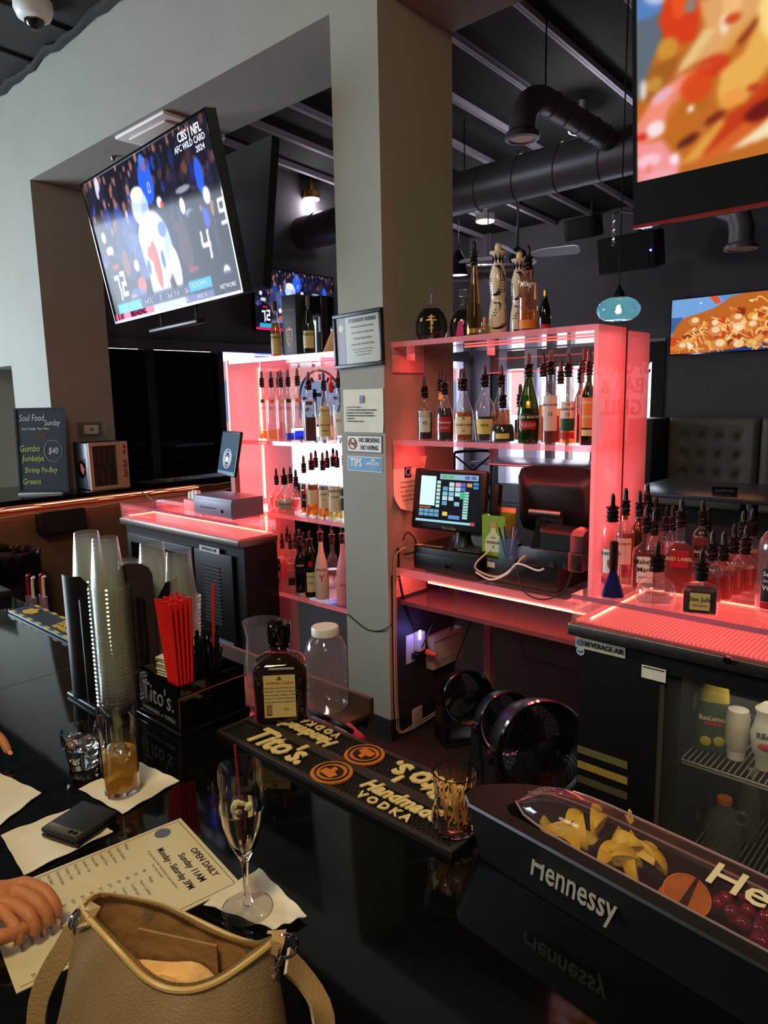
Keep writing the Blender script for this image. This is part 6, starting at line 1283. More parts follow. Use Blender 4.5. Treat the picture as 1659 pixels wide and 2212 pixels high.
# trash bin with liner
p = ony(40, 1175, 1.95)
t = thing('trash_bin', 'black trash bin with a loose black liner in the left shadow behind the bar', 'trash bin', (p.x+.26, 1.70, 0), .3)
MB().prism([(-.2, -.2), (.2, -.2), (.2, .2), (-.2, .2)], 0, p.z-.03).build('bin_body', M_blackmat, t)
mb = MB(); rings = []
for j, (r, z) in enumerate(((.208, -.19), (.215, -.10), (.225, .0), (.215, .02), (.19, .0), (.18, -.15))):
    ring = []
    for k in range(48):
        c_, s_ = xs(2*PI*k/48, r, .8); w_ = 1+.02*math.sin(k*2.7+j)+.015*math.sin(k*5.1+j*2); ring.append(Vector((c_*w_, s_*w_, p.z+z+.010*math.sin(k*1.7+j))))
    rings.append(ring)
mb.loft(rings, cap0=False, cap1=False).build('bin_liner', mat('shiny_black_liner', (20, 20, 22), .2), t)

# left register on the left cooler
zl = ZT+.0995
t = thing('touch_monitor', 'blue screened register tablet half hidden behind the left bottle case edge', 'monitor', (-3.44, 2.40, zl+.125), -.22)
Mt = Mx((0, 0, .23), rx=-.20)
MB().box(-.13, .13, 0, .02, -.13, .13, Mt, bev=.006).build('monitor_case', M_black, t)
a = canvas(60, 60, (58, 78, 100)); rect(a, 0, 1, 0, .55, (70, 92, 112)); rect(a, 0, 1, .93, 1, (110, 150, 180))
me = screen_mesh('register_idle_screen', a, .235, .235, screen_mat('picture_idle', 1.0)); o = bpy.data.objects.new('screen', me); COL.objects.link(o); o.parent = t; o.matrix_local = Mt @ Mx((0, -.0015, 0))
for r in (.055, .040): MB().tube([Mt @ Vector((r*math.cos(k*PI/16), -.003, -.03+r*math.sin(k*PI/16))) for k in range(32)], .0018, 4, True).build('screen_emblem_ring', M_scrtxt, t)
MB().prism([(-.02, -.02), (.02, -.02), (.024, .012), (.010, .002), (0, .02), (-.010, .002), (-.024, .012)], 0, .001, Mt @ Mx((0, -.0028, -.03)) @ UP).build('screen_crown', M_scrtxt, t)
MB().box(-.03, .03, .02, .05, 0, .15).build('stand', mat('rose_metal', (170, 110, 110), .3, metal=.5), t)
t = thing('cash_drawer', 'grey cash drawer under the tablet on the left cooler', 'cash drawer', (-3.42, 2.375, zl))
MB().box(-.19, .19, -.115, .10, .008, .118, bev=.004).build('drawer_body', mat('lilac_grey_metal', (120, 108, 130), .4), t); f = MB().box(-.185, .185, -.119, -.1155, .018, .10, bev=.001).build('drawer_front', MATS['lilac_grey_metal'], t)
MB().box(-.12, .04, -.1205, -.119, .052, .058).build('slot', M_blackmat, f); MB().lathe([(.011, 0), (.011, .003)], 16, M=Mx((.10, -.119, .045), rx=PI/2)).build('lock', M_chrome, f)
for x in (-.15, .15): MB().box(x-.015, x+.015, -.1, .09, 0, .008).build('foot', M_black, t)
# small portion cup dispenser
t = thing('portion_cup_holder', 'small box holding upside down white portion cups on the left cooler', 'cup holder', (ony(418, 1090, 2.36).x, 2.37, zl))
MB().box(-.06, .06, -.04, .04, 0, .065, bev=.002).build('holder_box', mat('rose_card', (200, 120, 120), .5), t)
for k, (x, n) in enumerate(((-.036, 3), (.004, 4), (.040, 4))):
    for j in range(n): 
        o = MB().lathe([(.019, 0), (.014, .024), (.012, .024)], 18).build('portion_cup', M_white); o.location = t.location+Vector((x, 0, .066+j*.010)); tag(o, ('white portion cup in the left column of the small holder', 'white portion cup in the middle column of the small holder', 'white portion cup in the right column of the small holder')[k], 'portion cup', 'portion cups in column %s' % ('one', 'two', 'three')[k])
cable([(-5.58, 3.0, B-.05), (-5.2, 2.9, B+.02-.10), (-4.9, 2.8, B-.04), (-4.56, 2.93, B+.01), (-4.48, 2.94, B-.02)], .006, M_cream, 'pink-lit cable looping from the far counter to the left cooler')
q = onz(345, 1042, B); t = thing('bar_mat', 'dark rubber mat with pale scattered bits at the far end of the side counter', 'bar mat', (-5.78, 3.55, B+.0005))
MB().box(-.15, .15, -.42, .42, 0, .008, bev=.002).build('mat_body', M_blackmat, t); RND = random.Random(5); mb = MB()
for k in range(60): x, y = RND.uniform(-.12, .12), RND.uniform(-.25, .1); mb.box(x, x+.018, y, y+.006, .008, .010)
tag(mb.build('pale_lettering', M_inkcream, t), kind='stuff')

# ------------------------------------------------------------------ bar mats
M_rub = mat('black_rubber', (17, 16, 15), .55); M_let = mat('cream_rubber', (226, 206, 140), .5); M_org = mat('orange_rubber', (206, 118, 30), .5)
def studs(mb, x0, x1, y0, y1, z, dx=.0105, dy=.0078, skip=None):
    y = y0; j = 0
    while y < y1:
        x = x0+(dx/2 if j % 2 else 0)
        while x < x1:
            if not skip or not skip(x, y): mb.lathe([(.0042, z), (.0034, z+.0034)], 6, 0, .72, Matrix.Translation((x, y, 0)), cap0=False)
            x += dx
        y += dy; j += 1
def vodka_row(par, yc, flip):
    # words of one row, in mat coordinates; flip turns them to be read from the other side
    rz = PI if flip else 0
    def T(s_, x, dy, size, m, **k): xx, yy = (-x, -dy) if flip else (x, dy); text(par, s_, size, m, Mx((xx+OFFX, yc+yy, .0128), rz=rz), depth=.0014, **k)
    OFFX = .0
    T("Tito's.", -.155, .001, .084, M_let, shear=.15, bold=.03, sx=.82)
    T('Handmade', .158, .014, .044, M_let, shear=.3, bold=.03, sx=.9); T('V O D K A', .150, -.020, .026, M_let, bold=.03)
    cx = 0.0; d = MB(); pts = []
    for k in range(80): a = 2*PI*k/80; r = .0385+(.0022 if k % 2 else 0); pts.append((r*math.cos(a), r*math.sin(a)))
    sl_ = d.prism(pts, .009, .0125, Mx((cx, yc, 0))).build('orange_seal', M_org, par)
    MB().tube([(.0315*math.cos(k*PI/20)+cx, .0315*math.sin(k*PI/20)+yc, .0127) for k in range(40)], .0022, 5, True).build('seal_ring', M_rub, sl_)
    MB().prism([(.024*math.cos(k*PI/12), .022*math.sin(k*PI/12)) for k in range(24)], .0126, .0132, Mx((cx, yc, 0))).build('seal_field', M_rub, sl_)
    s_ = -1 if flip else 1
    MB().prism([(-.018*s_, -.014*s_), (.014*s_, -.018*s_), (.018*s_, -.002*s_), (.006*s_, .002*s_), (.004*s_, .014*s_), (-.008*s_, .016*s_), (-.006*s_, .004*s_), (-.018*s_, .002*s_)], .0132, .0140, Mx((cx, yc, 0))).build('seal_figure', M_org, sl_)
qa, qb, qc, qd = onz(467, 1589, B), onz(973, 1859, B), onz(1039, 1815, B), onz(514, 1562, B)
mx0, mx1 = qa.x, qb.x; my0 = (qa.y+qb.y)/2; mc = ((mx0+mx1)/2, my0+.088)
t = thing('bar_mat', 'long black rubber bar mat with cream lettering and orange seals on the bar', 'bar mat', (mc[0], mc[1], B+.0004))
L2 = (mx1-mx0)/2; W2 = .086
mb = MB(); mb.box(-L2, L2, -W2, W2, 0, .006)
bd = MB().box(-L2, L2, -W2, -W2+.010, .006, .012, bev=.001).box(-L2, L2, W2-.010, W2, .006, .012, bev=.001).box(-L2, -L2+.010, -W2+.01, W2-.01, .006, .012, bev=.001).box(L2-.010, L2, -W2+.01, W2-.01, .006, .012, bev=.001).box(-L2+.01, L2-.01, -.012, .012, .006, .0115, bev=.001)
mb.build('mat_base', M_rub, t); bd.build('mat_border', mat('grey_rubber', (44, 41, 36), .5), t)
mb = MB(); studs(mb, -L2+.016, L2-.014, -W2+.016, -.016, .006); studs(mb, -L2+.016, L2-.014, .020, W2-.012, .006); tag(mb.build('rubber_studs', mat('stud_rubber', (30, 29, 26), .5), t), kind='stuff')
vodka_row(t, -W2/2-.001, False); vodka_row(t, W2/2+.001, True)
# blue and yellow mat at the far left
za, zb = onz(20, 1323, B), onz(172, 1408, B)
t = thing('bar_mat', 'blue checkered bar mat with yellow raised pictures at the far left of the bar', 'bar mat', ((za.x+zb.x)/2+.05, za.y+.042, B+.0004)); L3 = (zb.x-za.x)/2+.05
MB().box(-L3, L3, -.045, .045, 0, .008, bev=.002).build('mat_base', mat('blue_rubber', (70, 116, 150), .5), t)
MB().box(-L3+.012, L3-.012, -.033, .033, .008, .0095).build('mat_field', mat('navy_rubber', (28, 40, 66), .5), t)
mb = MB()
for k in range(9):
    mb.box(-L3+.02+k*.068, -L3+.052+k*.068, -.0445, -.034, .008, .0105); mb.box(-L3+.02+k*.068, -L3+.052+k*.068, .034, .0445, .008, .0105)
tag(mb.build('yellow_check', mat('yellow_rubber', (214, 186, 70), .5), t), kind='stuff')
MB().prism([(-.03, -.02), (.0, -.026), (.035, -.01), (.03, .01), (.012, .012), (.0, .026), (-.012, .016), (-.035, .01)], .0095, .013, Mx((-L3+.09, 0, 0))).build('yellow_figure', MATS['yellow_rubber'], t)
text(t, 'TEQUILA', .036, MATS['yellow_rubber'], Mx((.02, .012, .011)), bold=.05, depth=.001); text(t, 'REPOSADO', .022, MATS['yellow_rubber'], Mx((.02, -.016, .011)), bold=.05, depth=.001)
# grey drain tray corner
za = onz(0, 1283, B); t = thing('drip_tray', 'dark perforated drip tray cut by the left edge of the photo', 'drip tray', (za.x-.13, .90, B+.0005))
MB().box(-.16, .21, -.032, .032, 0, .024, bev=.002).build('tray_body', M_blackmat, t)
mb = MB()
for k in range(24): mb.box(-.15+k*.0148, -.147+k*.0148, -.028, .028, .024, .026)
for k in range(5): mb.box(-.155, .205, -.026+k*.0125, -.024+k*.0125, .0245, .0265)
mb.build('grid', mat('grid_grey', (90, 94, 100), .4), t)
for k, (px, py) in enumerate(((64, 1312), (75, 1318), (92, 1310), (98, 1316))):
    q = onz(px, py, .90); t = thing('speed_pourer_bottle', ('small bottle top with a red spout, leftmost behind the far end of the bar', 'small bottle top with a white spout behind the far end of the bar', 'small bottle top with a red spout, third behind the far end of the bar', 'small bottle top with a clear collar, rightmost behind the far end of the bar')[k], 'bottle', (q.x, max(q.y, 1.0), .70))
    MB().lathe([(.03, 0), (.03, .15), (.012, .20), (.012, .25)], 16).build('bottle_glass', G_pink, t); MB().tube([(0, 0, .25), (0, 0, .30), (.008, 0, .33), (.024, 0, .338)], .006, 8).build('pour_spout', (M_pourred, M_white, M_pourred, M_white)[k], t)

# ------------------------------------------------------------------ cup dispenser with stacks of clear cups
M_cup = clear('clear_cup_plastic', (.95, .96, .95), .05, milky=.05, mcol=(.95, .93, .86))
def cup_mb(r=.040, h=.115):
    return MB().lathe([(r*.66, 0), (r*.70, .004), (r*.94, h-.012), (r*.97, h-.010), (r*.97, h-.004), (r*1.12, h-.0045), (r*1.18, h-.001), (r*1.12, h+.0025), (r*.97, h+.001)], 26, cap1=False)
cupm = cup_mb(); cupo = None
def cup_stack(x, y, z0, n, lab, grp, r=1.0, lean=(0, 0), pitch=.0098):
    """cups upside down, one over the other"""
    global cupo
    for i in range(n):
        if cupo is None: o = cupm.build('plastic_cup', M_cup); cupo = o
        else: o = cupo.copy(); COL.objects.link(o)
        h = .115*r
        o.location = (x+lean[0]*i, y+lean[1]*i, z0+i*pitch+h); o.rotation_euler = (PI, 0, 0); o.scale = (r, r, r)
        o.location.z = z0+i*pitch+h+.003*r
        top = i == n-1
        tag(o, (lab+', topmost cup' if top else lab), 'cup', grp if not top else grp)
hc = onz(275, 1512, B); hx, hy = hc.x-.03, hc.y+.02
t = thing('cup_dispenser', 'tall black cup and lid dispenser with rounded fins on the bar', 'cup dispenser', (hx, hy, B))
def fin(x, y, w, h, rz, name='fin', m=M_black, curve=0):
    pts = [(-w/2, 0), (w/2, 0), (w/2, h-.025), (w/2-.008, h-.008), (w/2-.025, h), (-w/2+.025, h), (-w/2+.008, h-.008), (-w/2, h-.025)]
    return MB().prism(pts, -.002, .002, Mx((x, y, 0), rz=rz) @ UP).build(name, m, t)
MB().box(-.105, .105, -.105, .105, 0, .012, bev=.003).build('base', M_black, t)
MB().box(-.003, .003, -.10, .10, .012, .26).box(-.10, .10, -.003, .003, .012, .26).build('divider', M_black, t)
# side fins: front-left curved channel and the brown plate on the right
ch_ = MB(); r_ = .052
for k in range(11):
    pass
def channel(cx, cy, a0, a1, h, name, m):
    n = 14; vs = []; 
    for rr in (r_, r_+.003):
        for k in range(n+1):
            a = a0+(a1-a0)*k/n; u = abs(k/n-.5)*2; top = h-.03*max(0, u-.6)/.4
            vs += [(cx+rr*math.cos(a), cy+rr*math.sin(a), .01), (cx+rr*math.cos(a), cy+rr*math.sin(a), top)]
    fs = []; M_ = (n+1)*2
    for k in range(n):
        a = 2*k; fs += [(a, a+2, a+3, a+1), (M_+a, M_+a+1, M_+a+3, M_+a+2), (a+1, a+3, M_+a+3, M_+a+1), (a, M_+a, M_+a+2, a+2)]
    fs += [(0, 1, M_+1, M_), (2*n, M_+2*n, M_+2*n+1, 2*n+1)]
    return MB().add(vs, fs).build(name, m, t)
hL = ony(210, 1240, hy-.05).z-B; hR = ony(340, 1232, hy).z-B
channel(-.056, -.052, math.radians(225), math.radians(345), hL, 'left_channel', M_black)
fin(.075, .0, .085, hR, .6, 'right_plate', mat('brown_black_plastic', (44, 34, 32), .35))
channel(.056, .056, math.radians(-20), math.radians(80), hR-.05, 'rear_channel', M_black)
topz = ony(275, 1140, hy).z
n_ = int((topz-B-.012-.115)/.0098)
cup_stack(hx+.050, hy-.052, B+.012, n_, 'clear plastic cup upside down in the tall front stack of the dispenser', 'cups in the tall front stack')
tz2 = ony(222, 1115, hy+.03).z; cup_stack(hx-.058, hy-.045, B+.012, int((tz2-B-.127)/.0098)-1, 'clear plastic cup upside down in the tall left stack of the dispenser', 'cups in the tall left stack')
tz3 = ony(322, 1157, hy+.06).z; cup_stack(hx+.052, hy+.060, B+.012, int((tz3-B-.127)/.0098), 'clear plastic cup upside down in the stack behind the brown plate', 'cups in the rear stack')
tz4 = ony(372, 1180, hy+.1).z; sx_ = ony(372, 1180, hy+.1).x
cup_stack(sx_, hy+.1, B+.0, int((tz4-B-.115)/.0098), 'clear plastic cup upside down in the right leaning stack behind the straws', 'cups in the right stack', lean=(.0010, 0))
tz5 = ony(342, 1182, hy+.19).z; cup_stack(ony(342, 1182, hy+.19).x-.01, hy+.18 if hy+.18 < .88 else .88, B, int((tz5-B-.115)/.0098), 'clear plastic cup upside down in the short stack behind the leaning one', 'cups in the short rear stack', r=.92)
# printed carton left of the dispenser
q = onz(186, 1470, B); t = thing('drink_carton', 'small dark printed carton with white straws showing behind the cup dispenser', 'carton', (q.x-.02, q.y+.045, B), .75)
MB().box(-.030, .030, -.03, .03, 0, .125, bev=.002).build('carton_body', mat('dark_print_card', (46, 40, 38), .5), t); text(t, 'BITTER', .015, M_inkcream, Mx((0, -.031, .085)) @ UP); text(t, 'COME', .015, M_inkcream, Mx((0, -.031, .066)) @ UP)
for k in range(5):
    mb = MB(); mb.tube([(-.014+k*.006, -.008+.004*(k % 2), .11), (-.018+k*.006, -.010, .165+.004*k)], .0028, 8); mb.build('paper_straw', M_white, t)

# ------------------------------------------------------------------ napkin caddy
ca, cb, cc = onz(393, 1595, B), onz(300, 1545, B), onz(535, 1540, B)
cx1, cx0 = ca.x, cb.x+.0; cy0, cy1 = ca.y, cc.y
t = thing('bar_caddy', 'black napkin and straw caddy with copper trim and white lettering on the bar', 'bar caddy', ((cx0+cx1)/2, (cy0+cy1)/2, B))
w2, d2 = (cx1-cx0)/2, (cy1-cy0)/2; hh = ony(375, 1480, cy0).z-B
MB().box(-w2-.008, w2+.008, -d2-.008, d2+.008, 0, .014, bev=.003).build('base_tray', M_blackgloss, t)
bo = MB().box(-w2, w2, -d2, -d2+.004, .014, hh).box(-w2, w2, d2-.004, d2, .014, hh+.0).box(-w2, -w2+.004, -d2, d2, .014, hh).box(w2-.004, w2, -d2, d2, .014, hh).box(-w2, w2, -d2, d2, .014, .018).box(-w2, w2, .0, .003, .014, hh*.9).build('caddy_box', M_blackgloss, t, smooth=False)
text(bo, "Tito's.", .062, M_inkgrey, Mx((.0, -d2-.0012, hh*.60)) @ UP, shear=.1, sx=.85); text(bo, 'HANDMADE  o  VODKA', .0125, M_inkgrey, Mx((.0, -d2-.0012, hh*.26)) @ UP)
trm = [(-w2-.003, -d2-.003, hh*.98), (w2*.5, -d2-.003, hh*.98)]
MB().tube([(w2+.003, -d2-.003, .016), (w2+.003, -d2-.003, hh*.78), (w2+.003, d2+.003, hh*.80)], .0022, 8).build('copper_trim', M_copper, t)
MB().tube([(-w2-.002, -d2-.003, .016), (-w2-.002, -d2-.003, hh*.90), (-w2+.012, -d2-.004, hh*.95)], .0022, 8).build('copper_trim', M_copper, t)
napc = t.location+Vector((-w2*.42, d2*.25, 0))
for k in range(7):
    mb = MB(); mb.box(-.050, .050, -.056, .056, 0, .0042, bev=.0015); o = mb.build('cocktail_napkin', M_paper); o.location = napc+Vector((0.002*math.sin(k*2.1), 0, hh*.80+k*.0068)); o.rotation_euler = (.10, -.06, .05*math.sin(k*3.3)+.05)
    tag(o, 'folded cream cocktail napkin in the pile in the caddy' if k < 6 else 'top napkin of the pile in the caddy, with a raised corner', 'napkin', 'napkins in the caddy')
M_rs = mat('red_straw', (214, 34, 30), .3); M_bs = mat('black_straw', (16, 16, 17), .3)
sp = onplane(388, 1468, (0, cy0+.035, 0), Vector((0, 1, 0))); stz = ony(395, 1300, cy0+.03).z-B
k = 0
for i in range(5):
    for j in range(5):
        x = t.location.x+w2*.58+(i-2)*.0066; y = cy0+.030+(j-2)*.0066; h_ = stz-.018+.004*math.sin(i*3+j*5)
        o = MB(); lx, ly = (i-2)*.0018-.003, (j-2)*.002; o.tube([(0, 0, 0), (lx*4, ly*3, h_)], .0031, 8); q = o.build('drinking_straw', M_rs); q.location = (x, y, B+.019); tag(q, 'red drinking straw in the bundle at the front of the caddy', 'straw', 'red straws in the caddy')
for i in range(6):
    for j in range(6):
        x = t.location.x+w2*.45+(i-2.5)*.0064; y = cy0+.078+j*.0085; h_ = hh*1.45+.02*math.sin(i*2.2+j*4.1); lx = .03*math.sin(i*1.3+j*2.7)
        o = MB(); o.tube([(0, 0, 0), (lx*.5, .02*math.sin(j+i), h_)], .0029, 8); q = o.build('drinking_straw', M_bs); q.location = (x, y, B+.019); tag(q, 'black drinking straw in the bundle at the rear of the caddy', 'straw', 'black straws in the caddy')
o = MB(); o.tube([(0, 0, 0), (.01, .008, stz*.97)], .0031, 8); q = o.build('drinking_straw', M_rs); q.location = (t.location.x+w2*.45, cy0+.115, B+.022); tag(q, 'single red straw standing among the black straws', 'straw')

# ------------------------------------------------------------------ decanter bottle on the bar
q = onz(612, 1578, B+.012); Rb = 59*dpt(q)/FPX
q.x = ony(608, 1500, q.y+.045).x
t = thing('liquor_bottle', 'large dark square bottle with black screw cap and cream back label on bar mat', 'bottle', (q.x, q.y+.045, B+.0135), face_cam(q.x, q.y)-.10)
Hb = ony(605, 1340, q.y+.045).z-B-.0135; hg = Hb*.80
pf = [(Rb*.86, 0), (Rb*.95, .006), (Rb*1.0, hg*.5), (Rb*1.0, hg*.64), (Rb*.93, hg*.72), (Rb*.62, hg*.79), (Rb*.34, hg*.83), (Rb*.31, hg*.88), (Rb*.31, hg)]
MB().lathe(pf, 36, .7, .82).build('bottle_glass', glasstint('smoky_glass', (.60, .45, .40), .06, (.3, .2, .15)), t)
MB().lathe([(r*.95, max(z, .004)) for r, z in pf[:6]]+[(Rb*.30, hg*.80)], 36, .7, .82).build('liquid', glasstint('dark_amaretto', (.22, .06, .03), .35, (.07, .022, .012)), t)
MB().lathe([(Rb*.36, hg*.90), (Rb*.40, hg*.91), (Rb*.36, hg*.935), (Rb*.38, hg*.95), (Rb*.42, hg*.97), (Rb*.44, hg*1.06), (Rb*.46, hg*1.08), (Rb*.46, hg*1.20), (Rb*.42, hg*1.215)], 30).build('screw_cap', M_blackgloss, t)
MB().lathe([(.007, hg*1.215), (.009, hg*1.235), (.005, hg*1.25)], 14).build('cap_knob', M_black, t)
yb = xs(-PI/2, Rb*1.0, .7, .82)[1]-.0015; lw = Rb*.58; lb = MB().box(-lw, lw, yb-.0006, yb+.0004, hg*.10, hg*.64).build('back_label', LB_tan, t)
MB().box(-lw+.004, -lw+.016, yb-.0012, yb-.0006, hg*.13, hg*.27).build('barcode', M_ink, lb)
for k in range(5): MB().box(-lw+.0052+k*.0022, -lw+.0060+k*.0022, yb-.0015, yb-.0012, hg*.14, hg*.27).build('barcode_gap', LB_tan, lb)
text(lb, 'IMPORTED LIQUEUR', .0065, M_inkred, Mx((0, yb-.001, hg*.54)) @ UP); text(lb, '1.75 L', .006, M_ink, Mx((.012, yb-.001, hg*.2)) @ UP)
for k in range(5): text(lb, ('PRODUCED AND BOTTLED IN ITALY', 'GOVERNMENT WARNING: ACCORDING', 'TO THE SURGEON GENERAL WOMEN', 'SHOULD NOT DRINK ALCOHOLIC', 'BEVERAGES DURING PREGNANCY')[k], .0042, M_inkgrey, Mx((0, yb-.001, hg*(.48-k*.045))) @ UP)
MB().prism([(-.006, 0), (.006, 0), (.003, .006), (0, .009), (-.003, .006)], 0, .0005, Mx((0, yb-.0008, hg*.58)) @ UP).build('crest', mat('brown_ink', (120, 80, 40), .6), lb)

# ------------------------------------------------------------------ station behind the bar with jar, pitcher and bits
t = thing('underbar_station', 'brown steel under-bar work shelf between the bar and the pillar', 'work station', (0, 0, 0))
MB().box(-2.7, -1.42, .95, 1.46, .74, .76, bev=.003).build('work_surface', mat('brown_steel', (104, 82, 66), .35, metal=.5, noise=.5, nscale=18), t)
MB().box(-2.7, -1.42, 1.455, 1.47, .70, .80).build('rear_edge', mat('brown_steel_edge', (90, 72, 60), .4, metal=.5), t)
for x in (-2.66, -1.46):
    for y in (.98, 1.42): MB().tube([(x, y, 0), (x, y, .74)], .018, 8).build('leg', M_steel, t)
q = onz(708, 1528, .76); Rj = 46*dpt(q)/FPX
Hj = ony(713, 1356, q.y).z-.76
t = thing('plastic_jar', 'large clear empty plastic jar with a white lid behind the bar', 'jar', (q.x, q.y, .7605))
pj = [(Rj*.80, 0), (Rj*.96, .012)]
for i in range(6): z = .03+i*Hj*.10; pj += [(Rj*1.0, z), (Rj*.97, z+Hj*.02), (Rj*.97, z+Hj*.05), (Rj*1.0, z+Hj*.07)]
pj += [(Rj*.98, Hj*.72), (Rj*.80, Hj*.84), (Rj*.55, Hj*.89), (Rj*.53, Hj*.90)]
MB().lathe(pj, 36, cap1=False).build('jar_wall', clear('jar_plastic', (.88, .86, .84), .03, milky=.10, mcol=(.8, .7, .66)), t)
MB().lathe([(Rj*.62, Hj*.90), (Rj*.64, Hj*.905), (Rj*.64, Hj*.985), (Rj*.60, Hj)], 40).build('lid', M_white, t)
q = onz(650, 1480, .76); t = thing('glass_pitcher', 'clear glass pitcher half hidden behind the dark bottle and jar', 'pitcher', (q.x-.10, 1.40-.02, .7605))
Hq = ony(640, 1365, 1.38).z-.76
MB().lathe([(.055, 0), (.060, .01), (.062, Hq*.4), (.055, Hq*.75), (.066, Hq)], 30, cap1=False).build('pitcher_wall', clear('pitcher_glass', (.86, .84, .82), .02, milky=.06), t)
MB().tube([(.06, 0, Hq*.85), (.11, 0, Hq*.8), (.115, 0, Hq*.45), (.062, 0, Hq*.3)], .007, 8).build('pitcher_handle', MATS['pitcher_glass'], t)
# row of coiled pick packets behind the mat
q = onz(690, 1560, .76); 
for k, (px, py, ln, mm, lb) in enumerate(((688, 1572, .075, mat('bright_blue_packet', (60, 150, 210), .3), 'bright blue foil packet behind the far edge of the bar mat'), (712, 1575, .07, mat('orange_packet', (180, 90, 60), .35), 'orange brown packet next to the blue foil one'), (735, 1585, .07, M_white, 'white packet in the row behind the bar mat'), (762, 1592, .10, mat('red_packet', (200, 30, 60), .35), 'red stick at the right end of the row of packets'))):
    q = onz(px, py, .762); o = MB().box(-ln/2, ln/2, -.016, .016, 0, .022, bev=.005).build('packet', mm); o.location = (q.x, max(1.0, q.y), .7615); o.rotation_euler = (0, 0, -.35); tag(o, lb, 'packet')
cable([onz(670, 1535, .80), onz(690, 1545, .82), onz(715, 1556, .80), onz(735, 1565, .82), onz(760, 1580, .79)], .008, M_cord, 'thick black coiled cord lying over the coloured packets')

# ------------------------------------------------------------------ glasses, drinks and napkins in the foreground
def napkin(pts, z, label, curl=.004, name='cocktail_napkin', m=M_paper, th=.0012):
    P = [onz(*p, z) for p in pts]; c = sum(P, Vector())/4; mb = MB(); vs = []; n = 12; RND = random.Random(len(label))
    for top in (1, 0):
        for j in range(n+1):
            for i in range(n+1):
                u, v = i/n, j/n; p = P[0]*(1-u)*(1-v)+P[1]*u*(1-v)+P[2]*u*v+P[3]*(1-u)*v-c
                e = max(abs(u-.5), abs(v-.5))*2; p.z = curl*max(0, e-.75)*4*(.4+.6*math.sin(u*9+v*7)**2)+(th if top else 0)+.0006*math.sin(u*22)*math.sin(v*19); vs.append(p)
    N = (n+1)**2; q = lambda j, i: j*(n+1)+i; fs = [(q(j, i), q(j, i+1), q(j+1, i+1), q(j+1, i)) for j in range(n) for i in range(n)]; fs += [tuple(N+k for k in reversed(f)) for f in fs]
    for i in range(n):
        for a, b_ in ((q(0, i), q(0, i+1)), (q(n, i), q(n, i+1)), (q(i, 0), q(i+1, 0)), (q(i, n), q(i+1, n))): fs.append((a, b_, N+b_, N+a))
    mb.add(vs, fs); o = mb.build(name, m); o.location = c; o.location.z += .0006; return tag(o, label, 'napkin')
napkin([(170, 1708), (265, 1762), (388, 1690), (300, 1650)], B, 'cream cocktail napkin under the tall amber drink')
napkin([(-120, 1770), (-10, 1795), (90, 1716), (-20, 1665)], B, 'cream napkin at the left edge of the photo above the phone')
napkin([(2, 1808), (52, 1895), (245, 1800), (150, 1752)], B, 'cream napkin under the black phone')
napkin([(440, 1960), (590, 2015), (663, 1985), (560, 1882)], B+.004, 'cream napkin under the foot of the champagne flute', curl=.006)
def tumbler(name, label, q, prof_out, wall, liquid_top=None, lm=None, facets=0, rz=0):
    t = thing(name, label, 'glass', (q[0], q[1], q[2]), rz)
    inner = [(max(r-wall, .002), z) for r, z in prof_out if z > prof_out[0][1]+.010]
    rings = []
    seg = 40
    def ring(r, z, j): return [Vector((r*(1+(facets*math.cos(10*2*PI*k/seg+(j*1.2)) if z < .055 else 0))*math.cos(2*PI*k/seg), r*(1+(facets*math.cos(10*2*PI*k/seg+(j*1.2)) if z < .055 else 0))*math.sin(2*PI*k/seg), z)) for k in range(seg)]
    for j, (r, z) in enumerate(prof_out): rings.append(ring(r, z, j))
    for j, (r, z) in enumerate(reversed(inner)): rings.append([Vector((r*math.cos(2*PI*k/seg), r*math.sin(2*PI*k/seg), z)) for k in range(seg)])
    MB().loft(rings).build('glass_body', M_realglass, t)
    if lm:
        lp_ = [(inner[0][0]-.0006, inner[0][1]+.0006)]+[(r-.0006, z) for r, z in inner[1:] if z < liquid_top]
        for (r0, z0), (r1, z1) in zip(inner, inner[1:]):
            if z0 <= liquid_top <= z1: lp_.append((r0+(r1-r0)*(liquid_top-z0)/(z1-z0)-.0006, liquid_top))
        MB().lathe(lp_, 36).build('drink', lm, t)
    return t
def dense(P, n=6):
    out = []
    for (r0, z0), (r1, z1) in zip(P, P[1:]):
        for k in range(n): out.append((r0+(r1-r0)*k/n, z0+(z1-z0)*k/n))
    return out+[P[-1]]
L_water = mat('water', (250, 250, 245), 0, trans=1.0, ior=1.33); L_beer = clear('amber_drink', (.95, .66, .28), .03, milky=.45, mcol=(1.0, .62, .17), ior=1.2); L_wine = mat('sparkling_wine', (250, 240, 200), 0, trans=1.0, ior=1.33)
M_ice = mat('ice', (250, 250, 250), .12, trans=1.0, ior=1.31)
q = onz(265, 1712, B); q.z = B+.0022; rt_ = 41*dpt(q)/FPX; hT = ony(256, 1535, q.y).z-B
t = tumbler('highball_glass', 'tall straight glass of amber drink standing on a napkin', q, [(rt_*.86, 0), (rt_*.88, .004), (rt_*.9, .012)]+dense([(rt_*.9, .013), (rt_*1.0, hT)], 8), .0022, hT*.50, L_beer)
for k in range(3): 
    o = MB().box(-.012, .012, -.010, .010, -.010, .010, Mx(rx=k, ry=k*1.3), bev=.003).build('ice_cube', M_ice); o.location = Vector(q)+Vector((.010*math.cos(k*2.1), .010*math.sin(k*2.1), hT*.50+.002-.014*(k == 1))); tag(o, ('ice cube floating at the left of the tall drink', 'ice cube lower in the tall drink', 'ice cube floating at the right of the tall drink')[k], 'ice cube')
q = onz(182, 1652, B); q.z = B+.0005; rw = 41*dpt(q)/FPX; hW = ony(172, 1572, q.y).z-B
